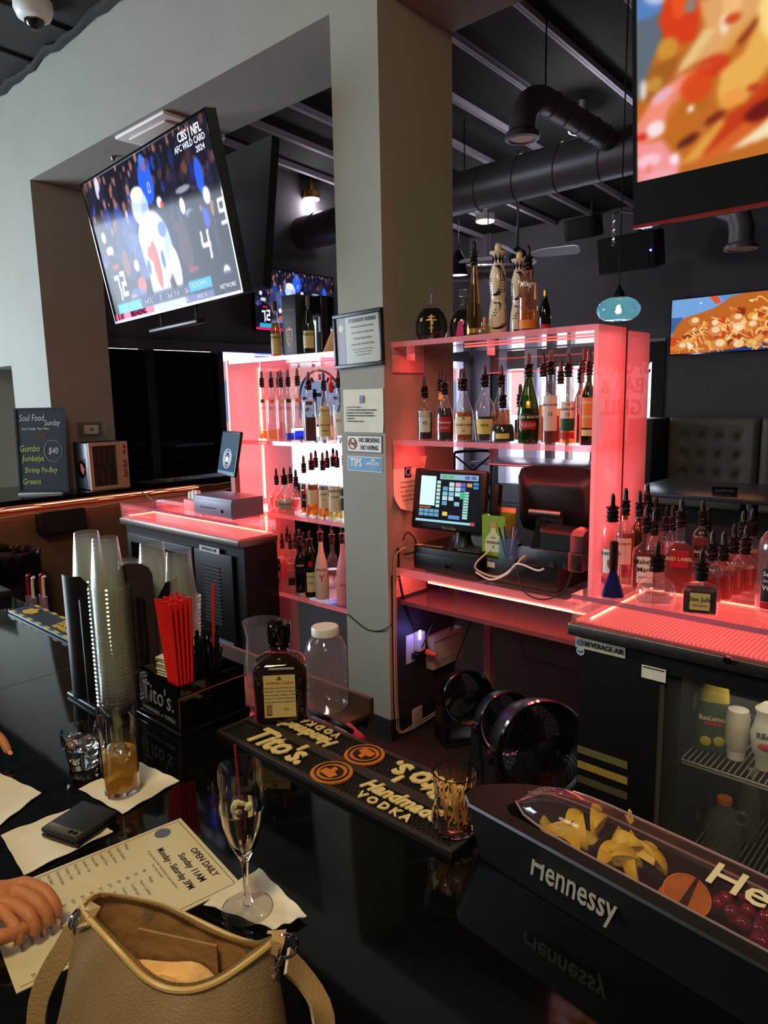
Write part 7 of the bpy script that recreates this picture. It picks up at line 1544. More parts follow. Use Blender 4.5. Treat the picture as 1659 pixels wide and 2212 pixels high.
t = tumbler('rocks_glass', 'short glass of water behind and left of the tall amber drink', q, [(rw*.72, 0), (rw*.74, .005), (rw*.76, .012)]+dense([(rw*.77, .013), (rw*.84, hW*.45), (rw*.86, hW*.52), (rw*.97, hW*.60), (rw*1.06, hW)], 4), .0026, hW*.66, L_water, facets=.012)
for k in range(2):
    o = MB().box(-.013, .013, -.011, .011, -.010, .010, Mx(rx=k+.3, ry=k*1.3), bev=.003).build('ice_cube', M_ice); o.location = Vector(q)+Vector((.012*(-1)**k, .006*(-1)**k, hW*.64)); tag(o, ('ice cube at the left in the short water glass', 'ice cube at the right in the short water glass')[k], 'ice cube')
# champagne flute
q = onz(535, 1972, B); q.z = B+.0075; hF = ony(520, 1655, q.y).z-q.z; rF = 49*dpt(ony(520, 1655, q.y))/FPX
prF = [(.034, 0), (.035, .0015), (.020, .004), (.008, .009), (.0045, .018), (.0042, .060), (.0055, .072), (.010, .082), (rF*.62, .100), (rF*.90, .130), (rF*1.0, .160), (rF*1.0, .180), (rF*.96, hF-.0), ]
prI = [(rF*.95-.0002, hF), (rF*1.0-.0016, .180), (rF*1.0-.0016, .160), (rF*.90-.0018, .130), (rF*.62-.002, .102), (.0075, .086), (.001, .081)]
t = thing('champagne_flute', 'champagne flute half full of pale wine in the foreground', 'glass', tuple(q))
MB().lathe(prF+prI, 40, cap1=True).build('flute_glass', M_realglass, t)
MB().lathe([(.002, .0825), (.0070, .0868), (rF*.62-.0028, .102), (rF*.90-.0026, .130), (rF*1.0-.0024, .152)], 36).build('wine', L_wine, t)
o = MB(); o.tube([(-.002, .002, .095), (-.020, .008, hF+.020)], .0016, 8); o = o.build('stir_straw', mat('wine_red_straw', (130, 24, 44), .3)); o.location = q; tag(o, 'thin dark red stirring straw leaning in the champagne flute', 'straw')
o = MB(); o.tube([(.011*math.cos(a*.42), .011*math.sin(a*.42), .150+.004*math.sin(a)) for a in range(14)], .0045, 8); o = o.build('lemon_twist', mat('pale_lemon_peel', (214, 210, 160), .5)); o.location = q; tag(o, 'pale lemon twist floating in the flute', 'garnish')
# crystal tumbler with picks
q = onz(984, 1792, B+.012); q.z = B+.0130; rC = 50*dpt(q)/FPX; hC = ony(980, 1665, q.y).z-q.z
t = thing('crystal_tumbler', 'cut crystal tumbler full of wooden picks standing on the bar mat', 'glass', tuple(q)); seg = 60
def cring(r, z, f, ph=0): return [Vector((r*(1+f*abs(math.sin(6*2*PI*k/seg/2*2+ph)))*math.cos(2*PI*k/seg), r*(1+f*abs(math.sin(6*2*PI*k/seg/2*2+ph)))*math.sin(2*PI*k/seg), z)) for k in range(seg)]
out = [(.74, 0, 0), (.86, .03, .03), (.95, .09, .08), (.97, .16, .09), (.99, .24, .08), (.98, .32, .07), (.95, .42, .05), (.90, .52, .03), (.89, .60, .01), (.92, .72, 0), (.97, .86, 0), (1.0, 1.0, 0)]
rings = [cring(rC*.98*a, hC*b_, f, .35*i) for i, (a, b_, f) in enumerate(out)]
rings += [cring(rC*.98*a-.0028, hC*max(b_, .10), 0) for a, b_, f in reversed(out) if b_ >= .09]
MB().loft(rings).build('crystal_body', mat('pink_crystal', (255, 238, 232), 0, trans=1.0, ior=1.52), t)
RND = random.Random(9)
for k in range(34):
    a = RND.uniform(0, 2*PI); r = RND.uniform(0, rC*.62); tl_ = RND.uniform(.05, .40); a2 = RND.uniform(0, 2*PI); L = RND.uniform(.052, .066)
    d = Vector((math.sin(tl_)*math.cos(a2), math.sin(tl_)*math.sin(a2), math.cos(tl_))); p0 = Vector((r*math.cos(a), r*math.sin(a), hC*.13)); p1 = p0+d*L
    if math.hypot(p1.x, p1.y) > rC*.84: s_ = rC*.84/math.hypot(p1.x, p1.y); p1.x *= s_; p1.y *= s_
    o = MB(); o.tube([Vector(), p1-p0], .0011, 6); o = o.build('wooden_pick', mat('pick_wood', (226, 186, 104), .6)); o.location = q+p0; tag(o, 'wooden cocktail pick in the cut crystal tumbler', 'pick', 'picks in the crystal tumbler')

# ------------------------------------------------------------------ phone and menu
pa_, pb_, pc_, pd_ = onz(92, 1808, B+.004), onz(172, 1842, B+.004), onz(257, 1765, B+.004), onz(175, 1745, B+.004)
pc0 = (pa_+pb_+pc_+pd_)/4; ax = (pb_-pa_+pc_-pd_).normalized(); angp = math.atan2(ax.y, ax.x); lw_, ld_ = (pb_-pa_).length/2*.92, (pd_-pa_).length/2
t = thing('phone', 'black folded phone case lying on a napkin', 'phone', (pc0.x, pc0.y, B+.0035), angp)
lw_, ld_ = max(.038, lw_), max(.042, ld_)
MB().box(-lw_, lw_, -ld_, ld_, 0, .0075, bev=.003).build('lower_half', M_black, t); MB().box(-lw_, lw_, -ld_, ld_, .0085, .017, bev=.003).build('upper_half', mat('soft_black_case', (22, 21, 20), .6, bump=.1, bscale=900), t)
MB().box(-lw_+.006, lw_-.006, -ld_+.003, -ld_+.018, .017, .0178, bev=.0003).build('camera_strip', mat('grey_mirror', (90, 84, 70), .15), t)
for x in (lw_-.015, lw_-.025): MB().lathe([(.0042, .0178), (.0042, .0186)], 16, M=Mx((x, -ld_+.0105, 0))).build('camera_lens', M_blackgloss, t)
# menu sheet, with its own corner frame
m0, m1, m2 = onz(390, 1770, B), onz(521, 1912, B), onz(70, 1900, B)
ux = (m1-m0); uy = (m2-m0); uw = ux.length; ux.normalize(); uy = (uy-ux*uy.dot(ux)); uy.normalize(); Wm, Lm = .200, .300
t = bpy.data.objects.new('menu', None); COL.objects.link(t); tag(t, 'printed paper menu with opening hours lying on the bar under the handbag', 'menu')
# local x = reading direction along the top edge, local y = down the page reversed
Mm = Matrix.Identity(4); cxy = Vector((m0.x, m0.y, B+.0012))
for i, v in enumerate((ux, -uy, Vector((0, 0, 1)))): Mm[0][i], Mm[1][i], Mm[2][i] = v.x, v.y, v.z
hand = Mm.to_3x3().determinant()
t.matrix_world = Matrix.Translation(cxy) @ Mm
sh_ = MB().box(0, uw, -Lm, 0, 0, .0014).build('sheet', mat('menu_paper', (206, 196, 160), .55, coat=.3), t, smooth=False)
ln = MB(); e_ = .006
ln.box(e_, uw-e_, -e_-.0008, -e_, .0014, .0016).box(e_, e_+.0008, -Lm+e_, -e_, .0014, .0016).box(uw-e_-.0008, uw-e_, -Lm+e_, -e_, .0014, .0016); ln.build('border_line', M_ink, sh_)
def mt_(s_, x, y, size, m=M_ink, **k): text(sh_, s_, size, m, Mx((x, y, .0016)), depth=.0001, **k)
mt_('OPEN DAILY', uw*.62, -.020, .0150, bold=.02); mt_('Sunday 11AM', uw*.62, -.040, .0150, bold=.02); mt_('Monday - Saturday 3PM', uw*.55, -.060, .0150, bold=.02, sx=.85)
MB().lathe([(.013, .0014), (.013, .0017)], 28, M=Mx((.022, -.040, 0))).build('menu_seal', mat('slate_blue_ink', (90, 100, 120), .5), sh_)
mt_('EZ Sports Bar & Grill  Fried Dinners served with Fries', uw*.5, -.076, .0052, M_inkgrey); mt_('Two sides included', uw*.5, -.083, .0052, M_inkgrey)
RND = random.Random(2)
rows = ['Wings', 'Catfish Basket', 'Shrimp Basket', 'Loaded Fries', 'Quesadilla', 'Gumbo Cup', 'Pork Chop', 'Turkey Club', 'Cheeseburger', 'Side Salad', 'Nachos', 'Mac & Cheese', 'Red Beans', 'Greens', 'Cornbread', 'Peach Cobbler']
for k in range(15):
    y = -.098-k*.0128
    mt_(rows[k], .010, y, .0068, M_inkgrey, align='LEFT'); mt_('$%d' % (6+k % 9), uw*.44, y, .0068, M_inkgrey); mt_(rows[-k], uw*.52, y, .0068, M_inkgrey, align='LEFT'); mt_('$%d' % (7+k*2 % 8), uw-.014, y, .0068, M_inkgrey)

# ------------------------------------------------------------------ condiment tray with fruit
ZR = B+.100
top = [(-.577, .795), (-.606, .822), (-.600, .846), (-.575, .875), (-.535, .905), (-.50, .921), (-.40, .926), (.20, .868), (.20, .712)]
t = thing('condiment_tray', 'long black fruit tray with a clear curved lid and white lettering, lower right', 'condiment tray', (-.20, .82, B))
tp = [Vector((x+.20, y-.82, 0)) for x, y in top]; cen = Vector((0.0, -.0, 0))
def inset(P, d):
    out = []; n = len(P)
    for i in range(n):
        a, b_, c = P[i-1], P[i], P[(i+1) % n]; e1 = (b_-a).normalized(); e2 = (c-b_).normalized(); n1 = Vector((e1.y, -e1.x, 0)); n2 = Vector((e2.y, -e2.x, 0)); m_ = (n1+n2); m_ = m_/max(.4, m_.dot(n1)) if m_.length > 1e-6 else n1; out.append(b_+m_*d)
    return out
if sum((tp[i].x*tp[(i+1) % len(tp)].y-tp[(i+1) % len(tp)].x*tp[i].y) for i in range(len(tp))) > 0: SG = -1
else: SG = 1
Z = lambda P, z: [Vector((p.x, p.y, z)) for p in P]
hole = [(-.515, .812), (-.53, .826), (-.525, .845), (-.50, .872), (-.46, .893), (-.42, .900), (.16, .846), (.16, .740)]
hp = [Vector((x+.20, y-.82, 0)) for x, y in hole]
bot = inset(tp, SG*.022)
mb = MB(); mb.loft([Z(bot, .001), Z(inset(tp, SG*.004), .085), Z(tp, .096), Z(inset(tp, SG*.002), .100)], cap1=False); body = mb.build('tray_body', mat('black_abs', (15, 16, 14), .5), t)
# top flange between the outline and the opening
def resamp(P, n):
    L = [0]; Q_ = P+[P[0]]
    for a, b_ in zip(Q_, Q_[1:]): L.append(L[-1]+(b_-a).length)
    out = []
    for k in range(n):
        s_ = L[-1]*k/n; i = max(j for j in range(len(L)) if L[j] <= s_+1e-9); i = min(i, len(P)-1); f = (s_-L[i])/max(1e-9, L[i+1]-L[i]); out.append(Q_[i].lerp(Q_[i+1], f))
    return out
ro = inset(tp, SG*.002); n_ = 64; ro = resamp(ro, n_); rh = [min(((q_-p).length, i) for i, q_ in enumerate(resamp(hp, 200)))[1] for p in ro]; HH = resamp(hp, 200)
MB().loft([Z(ro, .100), [Vector((HH[i].x, HH[i].y, .101)) for i in rh], [Vector((HH[i].x, HH[i].y, .045)) for i in rh]], cap0=False, cap1=True).build('tray_flange', MATS['black_abs'], t)
q = onz(1103, 1768, ZR+.001); MB().lathe([(.003, 0), (.003, .001)], 12, M=Mx((q.x+.2, q.y-.82, .1005))).build('screw_hole', M_blackmat, t)
# lettering on the long side
pA, pB = ony(1128, 1868, .792), ony(1352, 1972, .772)
v0 = Vector((pA.x+.20, pA.y-.82, pA.z-B)); v1 = Vector((pB.x+.20, pB.y-.82, pB.z-B)); dd = Vector((tp[-1]-tp[0])).normalized(); an = math.atan2(dd.y, dd.x)
zm = (v0.z+v1.z)/2; sl = .018*(1-zm/.085)+.006; yo = tp[0].y+(( (v0.x+v1.x)/2-tp[0].x)*math.tan(an))
text(body, 'Hennessy', .047, mat('silver_print', (150, 148, 140), .4), Mx(((v0.x+v1.x)/2, yo+sl-.0045, zm), rx=-.20, rz=an) @ UP, bold=.012, sx=(v1-v0).length/.225)
# lid
rings = []; NS = 26
for i in range(NS+1):
    s_ = i/NS; xx = -.525+.685*s_; k = min(1, s_*5.0); kk = math.sqrt(max(.0, 1-(1-k)**2)); yf = .812-.045*0-(.812-.740)*(xx+.515)/.675; yb = .900-(.900-.846)*(xx+.42)/.58; yb = min(yb, yf+.100); mid_, hw = (yf+yb)/2, (yb-yf)/2*(.35+.65*kk)
    rings.append([Vector((xx+.20, mid_-.82+hw*math.cos(PI-PI*j/16), .1015+.040*kk*math.sin(PI*j/16)**.8)) for j in range(17)])
lid = MB().loft(rings, closed=False, cap0=False, cap1=False).build('clear_lid', clear('lid_plastic', (.88, .82, .84), .03, milky=.05, mcol=(1, .6, .65)), t)
MB().tube([r[0] for r in rings], .0018, 6).build('lid_edge', clear('lid_edge_plastic', (.8, .7, .7), .05, milky=.4, mcol=(.9, .7, .72)), lid); MB().tube([r[16] for r in rings], .0018, 6).build('lid_edge', MATS['lid_edge_plastic'], lid)
MB().tube([r[10]+Vector((0, 0, .001)) for r in rings[3:]], .0014, 6).build('lid_ridge', MATS['lid_edge_plastic'], lid)
q = onz(1600, 1925, B+.135); text(lid, 'Hennessy', .052, mat('cream_print_lid', (222, 208, 170), .5), Mx((q.x+.20+.075, q.y-.82-.012, .1435), rx=.15, rz=an), bold=.012, sx=1.1)
for xx in (-.40, -.27, -.13, .02): MB().box(xx+.20-.0015, xx+.20+.0015, .812-.82-.072*(xx+.515)/.675+.004, .900-.82-.054*(xx+.42)/.58-.004, .0455, .085).build('divider', MATS['black_abs'], t)
# fruit pieces
def wedge_mb(r, ang=1.0, L=1.0):
    fl = MB(); n = 10; vs = []; rings = []
    for i in range(n+1):
        a = -PI/2+PI*i/n; rr = max(r*.96*math.cos(a), 1e-4); x = r*L*math.sin(a)
        rings.append([Vector((x, 0, 0))]+[Vector((x, rr*math.cos(b_*ang/6-ang/2+PI/2), rr*math.sin(b_*ang/6-ang/2+PI/2))) for b_ in range(7)])
    fl.loft(rings); rd = MB(); rings = []
    for i in range(n+1):
        a = -PI/2+PI*i/n; rr = r*math.cos(a); x = r*L*1.03*math.sin(a); row = []
        for k in (0, 1):
            for b_ in (range(7) if k == 0 else range(6, -1, -1)):
                q_ = max(rr*(1.0 if k == 0 else .955), 1e-4); th = b_*ang/6-ang/2+PI/2; row.append(Vector((x, q_*math.cos(th), q_*math.sin(th))))
        rings.append(row)
    rd.loft(rings); return fl, rd
M_lemf = mat('lemon_flesh', (238, 218, 110), .35, bump=.3, bscale=180); M_lemr = mat('lemon_rind', (226, 190, 50), .4, bump=.2, bscale=400); M_limf = mat('lime_flesh', (186, 196, 84), .35); M_limr = mat('lime_rind', (96, 130, 40), .4)
RND = random.Random(21)
def fruit(name, fm, rm, r, px, py, z, label, cat, grp, L=1.25, ang=1.0, rot=None):
    fl, rd = wedge_mb(r, ang, L); q = onz(px, py, B+z); t_ = thing(name, label, cat, (q.x, q.y, q.z), 0, grp); t_.rotation_euler = rot or (RND.uniform(-1.2, 1.2), RND.uniform(-.5, .5), RND.uniform(0, 6)); fl.build('flesh', fm, t_); rd.build('rind', rm, t_)
for k, (px, py, z, lb) in enumerate(((1212, 1795, .066, 'lemon wedge at the left end of the tray compartment'), (1240, 1778, .076, 'lemon wedge lying on top of the lime pieces'), (1225, 1815, .070, 'lemon wedge nearest the front edge, left compartment'), (1265, 1800, .080, 'lemon wedge in the middle of the left pile'), (1300, 1790, .082, 'rounded lemon piece at the right of the left pile'), (1255, 1825, .072, 'lemon wedge low in the left pile'))):
    fruit('lemon_wedge', M_lemf, M_lemr, .021, px, py, z, lb, 'lemon wedge', 'lemon pieces in the left compartment')
for px, py, z, lb in ((1195, 1782, .062, 'thin lemon slice edge at the far left of the tray'), (1282, 1775, .082, 'lemon piece behind the rounded one'), (1232, 1836, .062, 'lemon wedge lying low against the front wall of the tray')): fruit('lemon_wedge', M_lemf, M_lemr, .021, px, py, z, lb, 'lemon wedge', 'lemon pieces in the left compartment')
for px, py, z, lb in ((1300, 1868, .066, 'yellow wedge low at the left front of the second pile'), (1362, 1822, .084, 'yellow wedge on top between the picks'), (1400, 1862, .070, 'yellow wedge at the lower right of the second pile'), (1330, 1795, .074, 'yellow wedge at the rear of the second pile')): fruit('lemon_wedge', M_lemf, M_lemr, .022, px, py, z, lb, 'lemon wedge', 'lemon pieces in the second compartment')
for px, py, z, lb in ((1222, 1760, .070, 'lime wedge at the rear of the left compartment'), (1258, 1760, .078, 'lime wedge behind the lemon pieces'), (1270, 1830, .064, 'dark green lime piece at the bottom of the left pile')): fruit('lime_wedge', M_limf, M_limr, .019, px, py, z, lb, 'lime wedge', 'lime pieces')
for px, py, z, lb in ((1320, 1812, .076, 'yellow wedge at the upper left of the second pile'), (1350, 1800, .082, 'yellow wedge under the two picks'), (1385, 1812, .078, 'yellow wedge at the upper right of the second pile'), (1405, 1835, .072, 'yellow wedge at the right end of the second pile'), (1340, 1835, .080, 'yellow wedge in the centre of the second pile'), (1375, 1848, .080, 'yellow wedge right of centre in the second pile'), (1318, 1850, .070, 'yellow wedge at the front left of the second pile'), (1345, 1872, .070, 'yellow wedge at the front of the second pile'), (1378, 1878, .066, 'lowest yellow wedge at the front edge of the second pile')): fruit('lemon_wedge', M_lemf, M_lemr, .021, px, py, z, lb, 'lemon wedge', 'lemon pieces in the second compartment')
for px, py, z, rot, lb in ((1482, 1938, .070, (.35, .25, 0), 'orange slice lying flat in the third compartment'), (1466, 1962, .060, (.5, .2, .5), 'orange slice under the flat one, showing its rim')):
    q = onz(px, py, B+z); t_ = thing('orange_slice', lb, 'orange slice', tuple(q)); t_.rotation_euler = rot
    MB().lathe([(.0265, 0), (.0268, .004)], 30).build('flesh', mat('orange_flesh', (206, 116, 40), .4, noise=.3, nscale=60), t_); MB().lathe([(.027, -.0003), (.029, .0), (.029, .0045), (.027, .0047)], 30, cap0=False, cap1=False).build('rind', mat('orange_rind', (224, 130, 30), .4), t_)
for k, (a, b_) in enumerate((((1352, 1808), (1360, 1748)), ((1378, 1812), (1362, 1752)))):
    p0 = onz(*a, B+.078); p1 = onz(*b_, B+.112); o = MB(); o.tube([Vector(), p1-p0], .0016, 6); o = o.build('wooden_pick', MATS['pick_wood']); o.location = p0; tag(o, ('wooden pick leaning left in the yellow wedges of the tray', 'wooden pick leaning right in the yellow wedges of the tray')[k], 'pick')
ck = None; M_ch = mat('dark_cherry', (120, 14, 30), .12, coat=.6)
for k in range(40):
    px, py = RND.uniform(1545, 1690), RND.uniform(1915, 2050); 
    if py > 1975+(px-1545)*.62 or py < 1900+(px-1545)*.30: continue
    q = onz(px, py, B+.060+RND.uniform(0, .018))
    if ck is None: ck = MB().sphere((0, 0, 0), .0095, .0095, .0088, 14, 10).build('cherry', M_ch); o = ck
    else: o = ck.copy(); COL.objects.link(o)
    o.location = q; tag(o, 'dark red cherry in the right-hand compartment of the fruit tray', 'cherry', 'cherries in the tray')

# ------------------------------------------------------------------ handbag
zB = 1.165
Lp, Rp = onz(178, 1958, zB+.01), onz(598, 2030, zB)
ax_ = Vector((Rp.x-Lp.x, Rp.y-Lp.y, 0)); WB = ax_.length; ax_.normalize(); pn = Vector((ax_.y, -ax_.x, 0))   # pn points to the viewer
if pn.dot(CAM-Lp) < 0: pn = -pn
ctr = (Lp+Rp)/2; ctr.z = 0
def bagpt(px, py, off): return onplane(px, py, ctr+pn*off, pn)
fr_px = [(178, 1958, 0), (192, 1985, .014), (222, 2018, .030), (262, 2062, .040), (305, 2108, .046), (345, 2133, .048), (385, 2142, .048), (430, 2138, .046), (480, 2118, .042), (525, 2088, .034), (565, 2058, .020), (598, 2030, 0)]
bk_px = [(598, 2030, 0), (560, 2042, -.014), (515, 2032, -.022), (460, 2008, -.028), (400, 1980, -.032), (340, 1957, -.034), (285, 1945, -.034), (240, 1938, -.030), (205, 1938, -.018), (178, 1958, 0)]
def resline(P, n):
    L = [0]
    for a, b_ in zip(P, P[1:]): L.append(L[-1]+(b_-a).length)
    out = []
    for k in range(n):
        s_ = L[-1]*k/n; i = max(j for j in range(len(P)-1) if L[j] <= s_+1e-9); f = (s_-L[i])/max(1e-9, L[i+1]-L[i])
        a, b_, c, d = P[max(i-1, 0)], P[i], P[i+1], P[min(i+2, len(P)-1)]; out.append(.5*((2*b_)+(c-a)*f+(2*a-5*b_+4*c-d)*f*f+(3*b_-a-3*c+d)*f**3))
    return out
rim = resline([bagpt(*p) for p in fr_px], 36)+resline([bagpt(*p) for p in bk_px], 30); NR = len(rim)
base_c = Vector((ctr.x, ctr.y, B+.001))+pn*.030
def basept(i, a, b_, z, cc=base_c):
    if i < 36: u = i/36; th = PI-PI*u; return Vector((cc.x, cc.y, z))+ax_*(a*math.cos(th))+pn*(b_*math.sin(th))
    u = (i-36)/30; th = -PI*u; return Vector((cc.x, cc.y, z))+ax_*(a*math.cos(th))+pn*(b_*math.sin(th))
O = Vector((ctr.x, ctr.y, B)); t = thing('handbag', 'open tan leather handbag with a zip and metal rings in the lower left foreground', 'handbag', tuple(O))
rings = []; ha = WB/2
for j, (f, ba, bb_, z, pinch) in enumerate(((0, 0, 0, 0, 0), (.10, ha*1.10, .070, 1.13, 0), (.30, ha*1.14, .075, 1.11, 0), (.60, ha*1.18, .078, 1.075, 0), (.88, ha*1.20, .078, 1.035, 0), (1, ha*1.16, .072, 1.008, 0), (1, ha*1.05, .062, 1.0015, 0))):
    ring = []
    for i in range(NR):
        p = rim[i]; b0 = basept(i, ba or 1, bb_ or 1, z)
        if j == 0: q_ = p
        else:
            zz = p.z+(B+.002-p.z)*(0 if j == 0 else (.10, .30, .60, .88, .97, 1.0)[j-1]); w_ = (.22, .55, .85, 1, 1, 1)[j-1]
            q_ = Vector((p.x+(b0.x-p.x)*w_, p.y+(b0.y-p.y)*w_, zz))
            q_ += pn*.0025*math.sin(i*.9+j*1.3)*(1 if 0 < j < 5 else 0)
        ring.append(q_-O)
    rings.append(ring)
bag = MB().loft(rings, cap0=False).build('bag_body', M_wax, t)
ir = [[Vector(p)-O for p in rim]]
for j, (w_, zz) in enumerate(((.10, .12), (.25, .45), (.35, .85), (.8, .97))):
    ring = []
    for i in range(NR):
        p = rim[i]; b0 = basept(i, ha*.92, .045, 0); q_ = Vector((p.x+(b0.x-p.x)*w_, p.y+(b0.y-p.y)*w_, p.z+(B+.012-p.z)*zz)); c_ = Vector((ctr.x, ctr.y, q_.z)); q_ = q_+(c_-q_).normalized()*.004; q_ += pn*.003*math.sin(i*1.3+j*2); ring.append(q_-O)
    ir.append(ring)
MB().loft(ir, cap0=False).build('lining', mat('brown_lining', (150, 112, 66), .65, bump=.3, bscale=60), t)
# inner pocket and crumpled contents
pk = MB(); a0, a1 = bagpt(300, 2003, -.020), bagpt(470, 2040, -.018); vs = [a0-O, a1-O, a1-O+Vector((0, 0, -.07)), a0-O+Vector((0, 0, -.07))]; pk.add(vs+[v+pn*.003 for v in vs], [(0, 1, 2, 3), (7, 6, 5, 4), (0, 4, 5, 1), (1, 5, 6, 2), (3, 2, 6, 7), (0, 3, 7, 4)]); pk.build('inner_pocket', mat('pocket_lining', (158, 122, 80), .6, bump=.3, bscale=60), t)
tc = MB(); rr = []
tcc = bagpt(345, 2098, .006)
for i in range(11):
    row = []
    for j in range(15): u, v = i/10, j/14; row.append(tcc-O+ax_*(-.055+.115*v)+pn*(-.018+.048*u)+Vector((0, 0, .006*math.sin(v*9+u*5)+.006*math.sin(u*11-v*7)-.05*abs(v-.45)**1.5-.02*u)))
    rr.append(row)
tc.loft(rr, closed=False, cap0=False, cap1=False); o = tc.build('tissue', mat('peach_tissue', (232, 188, 124), .7, bump=.3, bscale=80)); o.location = O; tag(o, 'crumpled peach tissue lying inside the open handbag', 'tissue')
MB().tube([p-O+Vector((0, 0, .0012)) for p in rim], .0034, 8, True).build('piping', mat('pale_tan_piping', (196, 166, 104), .4), t)
zp = [p-O+(Vector((ctr.x, ctr.y, p.z))-p).normalized()*.0042+Vector((0, 0, .002)) for p in rim]
MB().tube(zp, .0020, 6, True).build('zip_tape', mat('zip_tape', (150, 120, 76), .6), t)
zz_ = MB(); zd_ = resline(zp+[zp[0]], 230)
for i in range(len(zd_)-1):
    d_ = (zd_[i+1]-zd_[i]); 
    if d_.length < 1e-6: continue
    rz_ = math.atan2(d_.y, d_.x); zz_.box(-.0005, .0005, -.0024, .0024, -.0006, .0022, Matrix.Translation(zd_[i]) @ Euler((0, 0, rz_)).to_matrix().to_4x4())
tag(zz_.build('zip_teeth', mat('gold_zip', (216, 190, 130), .2, metal=1), t), kind='stuff')
st = MB(); sl_ = resline([r-O+Vector((0, 0, -.007))+(r-Vector((ctr.x, ctr.y, r.z))).normalized()*.004 for r in rim[:36]], 90)
# straps, rings and chain
M_strap = mat('tan_strap', (172, 144, 98), .45, bump=.2, bscale=300)
def ribbon(pts, w, side, name, th=.003):
    rings = []
    for i, p in enumerate(pts):
        tdir = (pts[min(i+1, len(pts)-1)]-pts[max(i-1, 0)]).normalized(); s_ = side-tdir*side.dot(tdir); s_.normalize(); n_2 = tdir.cross(s_); rings.append([p-s_*w/2-n_2*th/2, p+s_*w/2-n_2*th/2, p+s_*w/2+n_2*th/2, p-s_*w/2+n_2*th/2])
    return MB().loft(rings).build(name, M_strap, t)
sp_ = [bagpt(160, 2010, .006), bagpt(138, 2050, .010), bagpt(108, 2100, .014), bagpt(84, 2160, .018), bagpt(78, 2230, .022), bagpt(84, 2290, .022)]
ribbon(resline([p-O for p in sp_], 14)+[sp_[-1]-O], .022, ax_, 'shoulder_strap')
def ringp(c, r, n, name, m, rt=.0018, sx=1.0):
    u = n.orthogonal().normalized(); w_ = n.cross(u); return MB().tube([c+(u*math.cos(k*PI/12)*r*sx+w_*math.sin(k*PI/12)*r) for k in range(24)], rt, 8, True).build(name, m, t)
lp0 = bagpt(168, 1985, .004)-O; ringp(lp0, .010, (ax_+pn*.3).normalized(), 'strap_ring', M_chrome); MB().tube([bagpt(172, 1965, 0)-O, bagpt(160, 1985, .006)-O, bagpt(166, 2012, .008)-O], .004, 8).build('strap_hook', M_chrome, t)
ribbon([bagpt(182, 1955, -.004)-O, bagpt(205, 1966, .010)-O, bagpt(196, 1992, .016)-O, bagpt(176, 1998, .012)-O], .012, pn, 'strap_loop')
ribbon([bagpt(590, 2018, -.006)-O, bagpt(604, 2012, .0)-O, bagpt(600, 2035, .010)-O, bagpt(590, 2060, .012)-O], .014, ax_, 'strap_loop')
ringp(bagpt(615, 2045, .002)-O, .013, (pn+ax_*.4).normalized(), 'dee_ring', M_chrome)
cp = [bagpt(*p)-O for p in ((604, 2060, .012), (600, 2085, .014), (594, 2110, .016), (586, 2135, .018), (578, 2160, .019), (570, 2185, .020), (560, 2212, .020), (552, 2240, .020))]
cp = resline(cp, 14)
for i, c in enumerate(cp):
    d_ = (cp[min(i+1, len(cp)-1)]-cp[max(0, i-1)]).normalized(); n_2 = (pn if i % 2 else ax_); u = d_; w_ = n_2.cross(d_).normalized()
    MB().tube([c+u*math.cos(k*PI/8)*.0062+w_*math.sin(k*PI/8)*.0034 for k in range(16)], .0011, 6, True).build('chain_link', M_chrome, t)
# long rear strap lying on the bar at the right of the bag
sp_ = [onz(620, 2075, B+.075), onz(655, 2110, B+.05), onz(690, 2165, B+.03), onz(700, 2230, B+.02), onz(690, 2300, B+.012)]
ribbon(resline([p-O for p in sp_], 10)+[sp_[-1]-O], .03, -pn, 'long_strap', .004)

# ------------------------------------------------------------------ the person at the left: arms and hands
V = []; Ed = []; Rad = []
def vtx(p, r, par=None):
    V.append(Vector(p)); Rad.append(r); 
    if par is not None: Ed.append((par, len(V)-1))
    return len(V)-1
def zpt(px, py, z): return onz(px, py, z)
chest = vtx((-1.55, -.10, 1.12), .13)
neck = vtx((-1.56, -.10, 1.36), .055, chest); head = vtx((-1.53, -.10, 1.50), .085, neck); crown = vtx((-1.53, -.10, 1.60), .08, head)
waist = vtx((-1.58, -.12, .85), .13, chest); hips = vtx((-1.60, -.12, .66), .14, waist)
# near hand resting on the menu
sh1 = vtx((-1.50, -.30, 1.26), .06, chest); W1 = zpt(-95, 1935, 1.045); el1 = vtx((-1.22, -.16, 1.06), .042, sh1); fa1 = vtx(Vector((-1.22, -.16, 1.06)).lerp(W1, .55), .036, el1); w1 = vtx(W1, .026, fa1)
pm1 = vtx(zpt(-30, 1940, 1.048), .022, w1)
NAIL = []
def finger(base, P, r):
    prev = base
    for k, (px, py, z) in enumerate(P): prev = vtx(zpt(px, py, z), r*(1, .98, .90, .78, .70)[k], prev)
    NAIL.append((V[-1].copy(), V[-2].copy(), r))
finger(pm1, [(50, 1905, 1.052), (98, 1925, 1.048), (122, 1958, 1.032), (124, 1985, 1.016)], .0098)
finger(pm1, [(42, 1928, 1.050), (82, 1948, 1.050), (104, 1978, 1.034), (104, 2003, 1.018)], .0100)
finger(pm1, [(30, 1952, 1.046), (62, 1975, 1.044), (78, 2002, 1.030), (74, 2024, 1.016)], .0095)
finger(pm1, [(12, 1976, 1.040), (34, 2002, 1.038), (44, 2024, 1.026), (40, 2040, 1.014)], .0082)
finger(w1, [(-50, 2000, 1.040), (-5, 2028, 1.036), (45, 2010, 1.030), (92, 1976, 1.024)], .0108)
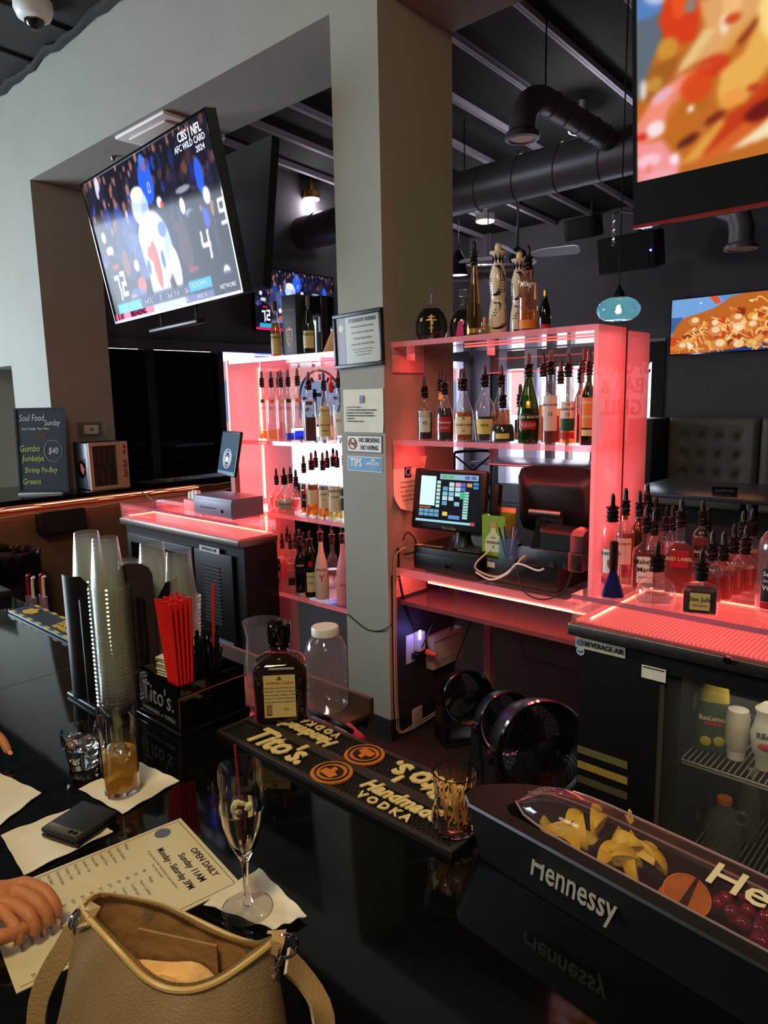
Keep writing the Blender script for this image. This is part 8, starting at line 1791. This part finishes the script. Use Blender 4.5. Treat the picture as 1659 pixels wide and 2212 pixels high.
# far hand, only a fingertip reaches into the photo
sh2 = vtx((-1.62, .12, 1.26), .06, chest); W2_ = zpt(-170, 1500, 1.06); el2 = vtx((-1.62, .14, 1.04) , .042, sh2); w2_ = vtx(W2_, .026, el2); pm2 = vtx(zpt(-120, 1535, 1.055), .021, w2_)
finger(pm2, [(-62, 1548, 1.060), (-25, 1570, 1.056), (6, 1600, 1.040), (20, 1628, 1.022)], .0102)
finger(pm2, [(-70, 1568, 1.058), (-38, 1595, 1.052), (-18, 1622, 1.036), (-10, 1645, 1.020)], .0100)
finger(pm2, [(-82, 1588, 1.052), (-56, 1618, 1.046), (-42, 1640, 1.030), (-38, 1660, 1.016)], .0095)
finger(pm2, [(-98, 1605, 1.046), (-80, 1632, 1.038), (-70, 1650, 1.026), (-68, 1664, 1.014)], .0082)
finger(w2_, [(-120, 1500, 1.050), (-80, 1510, 1.046), (-48, 1530, 1.036)], .0108)
me = bpy.data.meshes.new('person_body'); me.from_pydata([tuple(v) for v in V], Ed, []); me.materials.append(M_skin)
person = bpy.data.objects.new('person', me); COL.objects.link(person)
sk = person.modifiers.new('skin', 'SKIN'); sk.use_smooth_shade = True
for i, r in enumerate(Rad):
    me.skin_vertices[0].data[i].radius = (r, r)
    me.skin_vertices[0].data[i].use_root = (i == 0)
ss = person.modifiers.new('subsurf', 'SUBSURF'); ss.levels = 2; ss.render_levels = 2
tag(person, 'person at the left edge reaching onto the bar, one hand resting on the menu', 'person')
def sleeve(P, R, name='sleeve'):
    mb = MB(); mb.tube(resline([Vector(p) for p in P], 24)+[Vector(P[-1])], [R[0]+(R[1]-R[0])*k/24+.003*math.sin(k*1.7) for k in range(25)], 20); return mb.build(name, mat('navy_knit', (30, 40, 86), .8, bump=.4, bscale=250), person)
sleeve([(-1.52, -.22, 1.25), (-1.24, -.19, 1.09), Vector((-1.22, -.16, 1.06)).lerp(W1, .22)], (.085, .052)); sleeve([(-1.58, .06, 1.25), (-1.63, .14, 1.06), Vector((-1.62, .14, 1.04)).lerp(W2_, .30)], (.085, .052))
mb = MB(); mb.lathe([(.15, .55), (.17, .62), (.165, .85), (.175, 1.05), (.18, 1.18), (.15, 1.28), (.075, 1.33)], 32, 0, 1.0, Matrix.Translation((-1.57, -.10, 0))); mb.build('sweater', MATS['navy_knit'], person)
mb = MB(); mb.sphere((-1.545, -.10, 1.575), .105, .105, .10, 24, 14); mb.build('hair', mat('dark_hair', (36, 26, 22), .6, bump=.5, bscale=200), person)
for tip, prev, r in NAIL:
    d_ = (tip-prev).normalized(); up_ = (Vector((0, 0, 1))-d_*d_.z).normalized(); c = tip+up_*r*.62+d_*r*.25; s_ = d_.cross(up_)
    rr = [[c+d_*(math.cos(a*PI/6)*r*.55*k)+s_*(math.sin(a*PI/6)*r*.45*k)+up_*(.0006*(1-k)) for a in range(12)] for k in (1, .5, .05)]
    MB().loft(rr).build('fingernail', mat('nail', (214, 160, 130), .25), person)
tag(person, kind=None)
